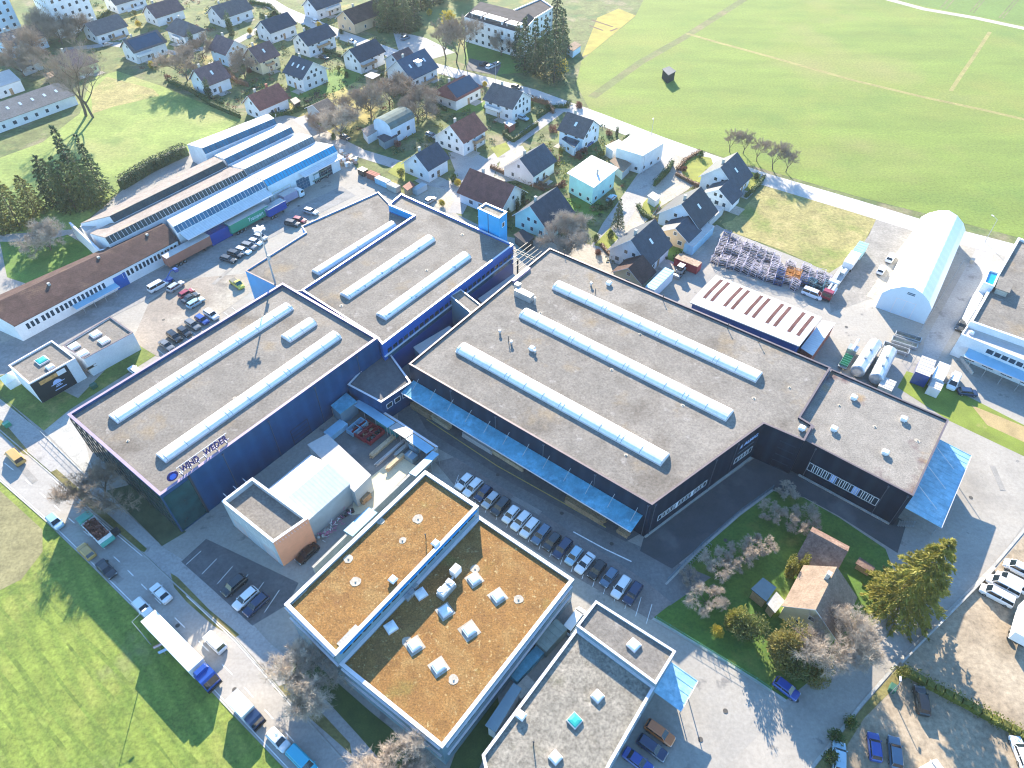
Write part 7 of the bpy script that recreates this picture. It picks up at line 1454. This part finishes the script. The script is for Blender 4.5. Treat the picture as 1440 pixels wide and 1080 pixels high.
# ================================================================== trees, bushes, hedges
BARE = 'bare winter trees'
def tr(key, px, label, s=1.0, group=None, cat='tree', name=None, **k):
    nm = name or ('bare_tree' if key[:4] in ('bare', 'pale', 'tall', 'thin') else 'fruit_tree' if key.startswith('orchard') else 'spruce_tree' if 'spruce' in key or key[-3:] == 'fir' else 'evergreen_tree')
    plant(key, px, label, s, group, cat, nm, **k)
tr('tallbare', (121, 163), 'left one of two tall bare trees standing together at the meadow edge', 1.12, BARE); tr('tallbare', (131, 165), 'right one of two tall bare trees standing together at the meadow edge', 1.0, BARE, yaw=2.0)
tr('bare0', (48, 102), 'bare tree beside the low brown garage at upper left', 1.25, BARE); tr('bare1', (34, 108), 'bare tree left of the low brown garage at upper left', 1.0, BARE); tr('bare2', (88, 62), 'bare tree in front of the white high-rise', 1.1, BARE); tr('bare1', (108, 60), 'second bare tree in front of the white high-rise, nearer the long grey roof', 1.0, BARE); tr('bare0', (66, 60), 'bare tree between pale blue house and high-rise', 1.0, BARE)
tr('bare2', (264, 113), 'round brown bare tree beside the mauve house with glazed bay', 1.1, BARE); tr('bare1', (286, 82), 'bare tree behind the mauve house with glazed bay', .8, BARE); tr('bare0', (345, 110), 'bare tree between cream house and reddish roofed house', .8, BARE)
tr('pale0', (479, 191), 'large bare tree at the factory corner beside the brown barn', 1.1, BARE); tr('bare0', (522, 163), 'bare orchard tree left of the barrel roofed barn', .95, BARE); tr('bare1', (503, 160), 'bare orchard tree in the yellow grass behind the brown barn', .85, BARE); tr('bare2', (548, 148), 'bare orchard tree just behind the barrel roofed barn', .85, BARE); tr('bare1', (588, 172), 'bare orchard tree right of the barrel roofed barn', 1.0, BARE); tr('bare2', (600, 160), 'bare orchard tree between barrel roofed barn and red brown roof', .85, BARE); tr('bare0', (568, 135), 'bare orchard tree below the steep dark blue roof', .7, BARE); tr('bare2', (450, 186), 'small bare shrub tree at the end of the sawtooth bays', .6, BARE)
tr('pale1', (798, 357), 'big round bare tree between mint gabled house and black hall', 1.15, BARE)
for i, (x, y) in enumerate(((1026, 214), (1045, 216), (1064, 227), (1086, 238), (1105, 242))): tr('thinbare', (x, y), ['thin bare roadside tree nearest the last gabled house', 'second thin bare roadside tree along the meadow', 'third thin bare roadside tree along the meadow', 'fourth thin bare roadside tree, tallest of the row', 'thin bare roadside tree at the dry meadow end of the row'][i], .68 + .12 * (i == 3), 'thin bare trees along the meadow road')
for i, (x, y) in enumerate(((627, 82), (642, 88), (655, 80))): tr('thinbare', (x, y), ['thin bare tree left of the pair before the mansard block', 'thin bare tree by the road kerb before the mansard block', 'thin bare tree at the corner of the mansard block'][i], 1.35, 'bare trees before the mansard block')
tr('bare1', (705, 78), 'bare shrub tree against the mansard block facade', .8, BARE); tr('bare2', (668, 275), 'small bare tree behind the maroon roofed house', .5, BARE)
tr('bare2', (152, 712), 'bare roadside tree beside the navy hall front', .85, BARE); tr('pale0', (440, 968), 'large pale bare tree between road and sedum block', .95, BARE); tr('pale1', (556, 1108), 'pale bare tree cut by the bottom edge below the sedum block', .95, BARE)
tr('pale1', (1163, 925), 'wide pale bare tree beside the old farmhouse', 1.05, BARE)
OR = 'bare fruit trees of the farm garden'
for i, (k, x, y, s, l) in enumerate((('orchard0', 1006, 800, 0.65, 'bare fruit tree left of the middle pair, beside the bicycle rack'), ('orchard1', 1034, 792, 0.62, 'bare fruit tree in the middle of the farm garden'), ('orchard0', 1060, 775, 0.59, 'bare fruit tree right of the middle one, facing the barn'), ('orchard1', 990, 850, 0.68, 'bare fruit tree at the near garden end by the empty parking bay'), ('orchard0', 1102, 700, 0.46, 'bare fruit tree at the garden tip under the glazed stair'), ('orchard1', 1126, 742, 0.68, 'bare fruit tree just behind the old barn'), ('orchard0', 1082, 732, 0.56, 'bare fruit tree along the garden kerb, left of the garden tip'), ('orchard1', 968, 815, 0.37, 'small bare fruit shrub at the kerb by the bicycle rack'))): tr(k, (x, y), l, s, OR)
tr('goldspruce', (1262, 853), 'very large golden green spruce at the lane beside the farm garden', 1.0)
tr('goldcolumn', (1108, 808), 'left golden thuja of the pair in front of the old barn', .8, 'golden evergreens of the farm'); tr('goldcolumn', (1125, 805), 'right golden thuja of the pair in front of the old barn', .72, 'golden evergreens of the farm'); tr('goldcolumn', (1028, 882), 'rounded golden evergreen at the fence, left of the pair by the pergola', 1.05, 'golden evergreens of the farm'); tr('darkround', (1046, 894), 'dark green evergreen between golden one and pergola shed', .9); tr('goldround', (1098, 925), 'big rust gold evergreen below the old farmhouse', 1.05); tr('darkround', (1118, 948), 'mossy green evergreen behind the squeezed blue car', .85); tr('goldround', (1146, 958), 'low yellow green evergreen at the lane corner', .6); tr('blossom', (1008, 893), 'small yellow bush on the lawn along the green mesh fence', 1.0, None, 'bush', 'bush')
SPR = 'dark conifers at the old factory'
for i, (k, x, y, s, l) in enumerate((('roundfir', 134, 288, 1.0, 'dark conifer nearest the factory roofs in the clump at the meadow'), ('roundfir', 106, 292, 1.05, 'dark conifer in the middle of the clump at the meadow'), ('roundfir', 84, 286, 1.0, 'dark conifer at the left side of the clump at the meadow'), ('spruce1', 146, 276, 1.05, 'dark conifer at the rear of the clump, against the meadow hedge'), ('spruce0', 118, 272, 1.15, 'pointed spruce behind the clump at the meadow'), ('olivefir', 28, 318, .95, 'yellowish conifer left of the grey bare tree at the left edge'), ('olivefir', 4, 324, .8, 'yellowish conifer cut by the left edge'), ('olivefir', 52, 300, .75, 'small olive conifer between yellowish conifer and the dark clump'))): tr(k, (x, y), l, s * (.88 if k == 'roundfir' else 1), SPR, sz=1.25)
tr('pale0', (72, 352), 'grey bare tree on the shaded lawn at the old factory', .9, BARE)
TS = 'tall spruces beside the mansard block'
for i, (k, x, y, s, l) in enumerate((('spruce0', 738, 98, 1.3, 'tall spruce touching the mansard block corner'), ('spruce1', 752, 104, 1.35, 'tall spruce second from the mansard block'), ('spruce0', 766, 106, 1.4, 'tall spruce in the middle of the group by the mansard block'), ('spruce1', 779, 116, 1.5, 'tallest spruce standing in front by the yellow bush'), ('spruce0', 790, 78, 1.2, 'tall spruce behind the allotment hut'), ('spruce1', 782, 40, 1.3, 'dark spruce behind the group, at the grey roofed wing'), ('spruce1', 728, 84, .95, 'smaller spruce right at the mansard block wall'))): tr(k, (x, y), l, s, TS)
WD = 'dark spruces of the small wood at the top edge'
for i, (x, y) in enumerate(((533, 34), (546, 42), (558, 36), (570, 44), (584, 36), (552, 20), (572, 18), (592, 12), (540, 8), (610, 4), (622, -8), (650, -4), (676, -10))):
    tr('roundfir' if i % 2 else 'spruce0', (x, y), ['front left', 'front', 'front middle', 'front right', 'right hand', 'inner', 'inner right', 'rear right', 'rear left', 'yellow tree side', 'rear', 'mansard side', 'last'][i] + ' dark spruce of the small wood beside the brown roofed house', 1.0 + .1 * (i % 3), WD)
tr('blossom', (633, 46), 'big glowing yellow tree before the small wood', 3.6, None, 'tree', 'yellow_tree'); tr('blossom', (604, 22), 'yellow shrub at the edge of the small wood', 1.2, None, 'bush', 'bush'); tr('blossom', (786, 108), 'yellow bush at the foot of the tallest spruce', 2.8, None, 'bush', 'bush')
tr('column', (326, 49), 'tall dark cypress before the grey roofed house at the top edge', 1.7, None, 'tree', 'cypress_tree'); tr('column', (296, 140), 'tall dark cypress in front of the mauve house with glazed bay', 1.4, None, 'tree', 'cypress_tree'); tr('column', (308, 84), 'small cypress beside the pale blue balcony house', .8, None, 'tree', 'cypress_tree'); tr('column', (272, 68), 'green cypress behind the pale blue balcony house', 1.3, None, 'tree', 'cypress_tree'); tr('darkround', (566, 131), 'dense dark green tree before the steep dark blue roof', .95, None, 'tree', 'evergreen_tree'); tr('column', (441, 117), 'slim dark cypress against the big white gable', 1.3, None, 'tree', 'cypress_tree')
tr('spruce1', (868, 320), 'small dark spruce at the lane before the white gabled house', .62); tr('darkround', (705, 300), 'dark green bush tree between blue tower and maroon roof', .55); tr('column', (735, 288), 'dark column tree beside the mint gable', 1.0, None, 'tree', 'cypress_tree'); tr('column', (728, 296), 'shorter column tree beside the mint gable', .8, None, 'tree', 'cypress_tree'); tr('bush1', (715, 310), 'yellow green bush behind the blue tower', 1.2, None, 'bush', 'bush'); tr('darkround', (182, 76), 'dark green bush tree below the solar roofed house', .55, None, 'tree', 'evergreen_tree'); tr('column', (867, 192), 'dark little conifer beside the flat white garage', .7, None, 'tree', 'cypress_tree')
BU = 'garden bushes of the village'
BL = [('bush1', 190, 22, 'yellow green bush right of the house with the long grey roof'), ('blossom', 196, 38, 'yellow bush between long grey roof and hip roofed house'), ('blossom', 352, 48, 'yellow bush below the cypress at the top edge'), ('bush0', 364, 52, 'dark bush right of the yellow one below the cypress'), ('bush0', 220, 95, 'dark bush row start at the meadow corner'), ('redbush', 236, 112, 'brownish bush at the meadow corner wall'), ('blossom', 214, 96, 'yellow flowering bush at the meadow corner'),
      ('bush0', 335, 86, 'green bush beside the cream house with bays'), ('blossom', 338, 80, 'yellow bush beside the cream house with bays'), ('redbush', 352, 102, 'brown beech bush below the cream house'), ('bush0', 430, 122, 'dark bush on the lawn of the large gable house'), ('bush0', 448, 108, 'green bush right of the large gable house'), ('bush1', 476, 100, 'yellow green bush left of the garden with the pale shed'), ('bush0', 488, 108, 'dark green bush left of the pale shed'), ('bush0', 538, 112, 'dark bush right of the pale shed'), ('bush0', 505, 92, 'bush under the slate roofed house'),
      ('blossom', 602, 108, 'orange yellow bush at the corner of the steep dark blue roof'), ('redbush', 585, 126, 'reddish bush in front of the steep dark blue roof'), ('bush0', 610, 136, 'dark bush left of the red hip roofed house'), ('bush1', 616, 160, 'yellow green bush below the red hip roofed house'), ('redbush', 630, 148, 'brown bush below the red hip roofed house'), ('bush0', 682, 154, 'dark bush before the many windowed house'), ('redbush', 700, 150, 'mauve bush right of the dark one before the many windowed house'), ('blossom', 682, 122, 'yellow bush at the road beside the many windowed house'), ('bush0', 748, 152, 'dark bush between hedge and junction house'), ('bush0', 770, 156, 'green bush at the road junction'), ('redbush', 815, 152, 'reddish bush behind the junction house'), ('bush1', 800, 152, 'light bush behind the junction house'),
      ('redbush', 776, 186, 'brown bush before the junction house'), ('redbush', 812, 222, 'pink brown bush above the turquoise house'), ('redbush', 822, 214, 'second pink brown bush above the turquoise house'), ('bush1', 790, 218, 'yellow green bush beside the bungalow'), ('bush0', 780, 232, 'dark bush behind the bungalow corner'), ('redbush', 855, 190, 'brown bush left of the flat white house'), ('bush0', 882, 200, 'bush in front of the flat white garage'), ('bush1', 845, 222, 'light green bush between turquoise and flat white house'), ('redbush', 790, 262, 'reddish bush left of the turquoise house'), ('bush0', 845, 296, 'dark bush right of the turquoise house'), ('bush0', 858, 290, 'second dark bush right of the turquoise house'),
      ('bush0', 985, 222, 'dark round bush on the sunny lawn corner'), ('redbush', 962, 240, 'pale bush on the sunny lawn rim'), ('bush0', 1062, 252, 'bush at the corner of the last gabled house'), ('bush0', 1008, 290, 'green bush below the white garage house'), ('bush0', 838, 340, 'bush on the small lawn before the white gabled house'), ('bush0', 858, 335, 'second bush on the small lawn before the white gabled house'), ('redbush', 842, 358, 'pale brown bush in the kerbed bed by the big bare tree'), ('blossom', 622, 290, 'bright yellow bush on the pale forecourt'), ('blossom', 644, 262, 'yellow bush beside the maroon roofed house'), ('bush0', 638, 256, 'round green bush beside the maroon roofed house'), ('bush1', 565, 250, 'light bush on the lawn of the white balcony house'), ('bush0', 600, 300, 'grey green bush behind the blue hall'), ('redbush', 560, 206, 'pinkish bush by the open carport'), ('bush0', 470, 196, 'dark bush under the large bare tree'), ('bush1', 388, 150, 'yellow bush before the reddish roofed house'), ('redbush', 368, 132, 'brown bush left of the reddish roofed house'), ('blossom', 450, 40, 'yellow bush beside the cream white road bend house'), ('bush0', 480, 48, 'green bush at the village road corner'), ('bush1', 470, 60, 'light green bush at the village road corner'), ('bush0', 430, 44, 'dark bush behind the corner house'),
      ('bush0', 1192, 1020, 'green bush on the mossy lane strip'), ('bush0', 1172, 1038, 'second green bush on the mossy lane strip'), ('bush1', 1262, 950, 'yellow green bush at the hedge corner of the gravel lot'), ('bush0', 1165, 1068, 'dark bush at the bottom of the mossy strip')]
for i, (k, x, y, l) in enumerate(BL): plant(k, (x, y), l, U(.8, 1.25), BU if i < len(BL) - 4 else 'bushes of the mossy strip', 'bush', 'bush')
hedge('tall dark hedge along the back of the old factory, facing the meadow', [(172, 266), (215, 240), (264, 217)], 3.6, 2.4, NEEDLE_D, None, dens=34, size=.42)
hedge('rough yellow green hedge between the two gravel lots', [(1266, 942), (1300, 962), (1350, 988), (1405, 1018), (1445, 1040)], 1.3, 1.5, LEAF_Y, None, dens=26, rough=.5)
for pts, l, h, m in (([(728, 176), (708, 190), (722, 200), (756, 176)], 'clipped hedge around the garden of the many windowed house', 1.5, HEDGE), ([(738, 138), (770, 148), (778, 160)], 'brown hedge along the road by the many windowed house', 1.7, HEDGE_B), ([(755, 165), (780, 152), (798, 152)], 'dark hedge at the junction house lawn', 1.5, HEDGE), ([(690, 236), (712, 246), (750, 262), (770, 262)], 'brown hedge below the bungalow drive', 1.2, HEDGE_B), ([(920, 262), (938, 244), (945, 232)], 'dense green hedge along the lane wall of the flat white house', 2.2, HEDGE), ([(950, 246), (975, 260), (1000, 268)], 'brown hedge round the sunny lawn', 1.1, HEDGE_B), ([(952, 240), (965, 225), (985, 214)], 'thin brown hedge on the road side of the sunny lawn', 1.0, HEDGE_B), ([(896, 290), (905, 304), (918, 310)], 'dark hedge around the lawn with the white hut', 1.2, HEDGE), ([(1048, 278), (1066, 262), (1074, 250)], 'dark hedge at the corner of the dry meadow', 1.2, HEDGE),
                      ([(395, 25), (380, 10), (352, 4)], 'clipped dark hedge beside the village road bend', 1.6, HEDGE), ([(366, 22), (378, 26), (386, 18)], 'short hedge at the curve of the village road', 1.5, HEDGE), ([(455, 72), (480, 80), (500, 96)], 'hedge between two slate roofed houses', 1.4, HEDGE), ([(378, 166), (410, 160), (438, 150)], 'hedge and wall line behind the sawtooth factory', 1.6, HEDGE), ([(238, 116), (270, 130), (300, 150), (338, 166)], 'rough dark hedge along the meadow and the village gardens', 1.8, HEDGE), ([(532, 46), (560, 38), (590, 44)], 'dark hedge in front of the small wood', 1.6, HEDGE), ([(110, 38), (140, 28), (155, 18)], 'clipped hedge before the white high-rise', 1.6, HEDGE), ([(745, 260), (765, 268), (790, 262)], 'rough brown hedge below the slate roofed bungalow', 1.2, HEDGE_B), ([(845, 345), (858, 360), (872, 358)], 'stony bed hedge beside the big round bare tree', .9, HEDGE_B), ([(600, 128), (612, 148), (630, 158)], 'dark hedge at the foot of the red hip roofed house', 1.3, HEDGE), ([(325, 85), (345, 92), (360, 96)], 'dark hedge below the cream house with bays', 1.4, HEDGE), ([(318, 100), (332, 116), (350, 122)], 'brown beech hedge between mauve and reddish roofed houses', 1.8, HEDGE_B)):
    hedge(l, pts, h, 1.0, m)
# low planting between the houses: nobody could count it
def seg_d(p, a, b):
    d = b - a; t = max(0, min(1, (p - a).dot(d) / d.length_squared)); return (p - a - d * t).length
SOFT = [VR, [(640, 300), (655, 272), (690, 228), (735, 192), (775, 163), (795, 148)], [(846, 350), (862, 318), (885, 285), (912, 245), (940, 212)], [(90, 70), (160, 62), (250, 75), (330, 60), (395, 25)], [(420, 165), (455, 190), (505, 215), (560, 232), (600, 255), (640, 262)]]
SOFT = [[v2(P(*q)) for q in r] for r in SOFT]
def inpoly(x, y, pl):
    c = False
    for i in range(len(pl)):
        (x0, y0), (x1, y1) = pl[i - 1], pl[i]
        if (y0 > y) != (y1 > y) and x < (x1 - x0) * (y - y0) / (y1 - y0) + x0: c = not c
    return c
VILLAGE = [(150, -20), (330, -20), (470, 30), (600, 84), (740, 128), (840, 165), (1000, 222), (1060, 250), (1010, 305), (950, 370), (870, 375), (790, 340), (700, 320), (600, 262), (500, 225), (470, 185), (400, 150), (340, 160), (235, 112), (160, 80), (60, 110), (10, 60)]
UG = [MB() for _ in range(5)]; UM = [LEAF, HEDGE_B, LEAF_Y, NEEDLE_D, LEAF_R]; rs = random.Random(77)
cnt = 0
HARD = [[(630, 215), (660, 210), (700, 232), (690, 262), (655, 280), (625, 268), (640, 240)], [(585, 262), (640, 262), (655, 290), (640, 302), (575, 275)], [(690, 262), (712, 205), (735, 205), (760, 250), (715, 255)], [(552, 42), (600, 54), (640, 74), (605, 84), (560, 70)], [(905, 222), (955, 205), (1002, 222), (995, 250), (930, 290), (900, 320), (860, 345), (885, 300)], [(655, 80), (710, 90), (700, 110), (650, 100)], [(480, 200), (420, 165), (400, 170), (500, 240), (640, 305)]]
while cnt < 720:
    x, y = rs.uniform(0, 1060), rs.uniform(-20, 375)
    if not inpoly(x, y, VILLAGE): continue
    p = v2(P(x, y))
    if any(inpoly(x, y, q) for q in HARD): continue
    if any((p - h).length < r + .8 for h, r in HOUSES) or any(seg_d(p, r[i], r[i + 1]) < 4.6 for r in SOFT for i in range(len(r) - 1)): continue
    cnt += 1; k = rs.choice((0, 0, 1, 2, 3, 3, 4)); R_, Hh = rs.uniform(.5, 1.6), rs.uniform(.5, 1.9)
    for _ in range(int(14 * R_) + 8):
        a, d = rs.uniform(0, 6.283), rs.random() ** .5 * R_; q = p + Vector((math.cos(a) * d, math.sin(a) * d, rs.uniform(.05, 1) * Hh * (1 - .4 * d / R_)))
        sprig(UG[k], q, Vector((rs.uniform(-1, 1), rs.uniform(-1, 1), rs.uniform(-.2, .9))), rs.uniform(.35, .75), .4, 0, rs)
for mb, m, l in zip(UG, UM, ('green', 'brown', 'light green', 'dark evergreen', 'reddish')): tag(mb.build('garden_undergrowth', m), l + ' low planting filling the village gardens between houses', 'undergrowth', None, 'stuff')
# ================================================================== air
hz = MB(); hz.box((0, 700, -1.0), (1600, 1700, 115.0)); ho = hz.build('haze', [])
hm = bpy.data.materials.new('haze_air'); hm.use_nodes = True; hn = hm.node_tree.nodes; hn.remove(hn['Principled BSDF'])
pvn = hn.new('ShaderNodeVolumePrincipled'); pvn.inputs['Color'].default_value = (.82, .90, .95, 1); pvn.inputs['Density'].default_value = 0.0001; pvn.inputs['Anisotropy'].default_value = 0.2
hm.node_tree.links.new(pvn.outputs[0], hn['Material Output'].inputs['Volume']); ho.data.materials.append(hm)
tag(ho, 'thin pale air over the whole view, thickest over the far village', 'haze', None, 'stuff')
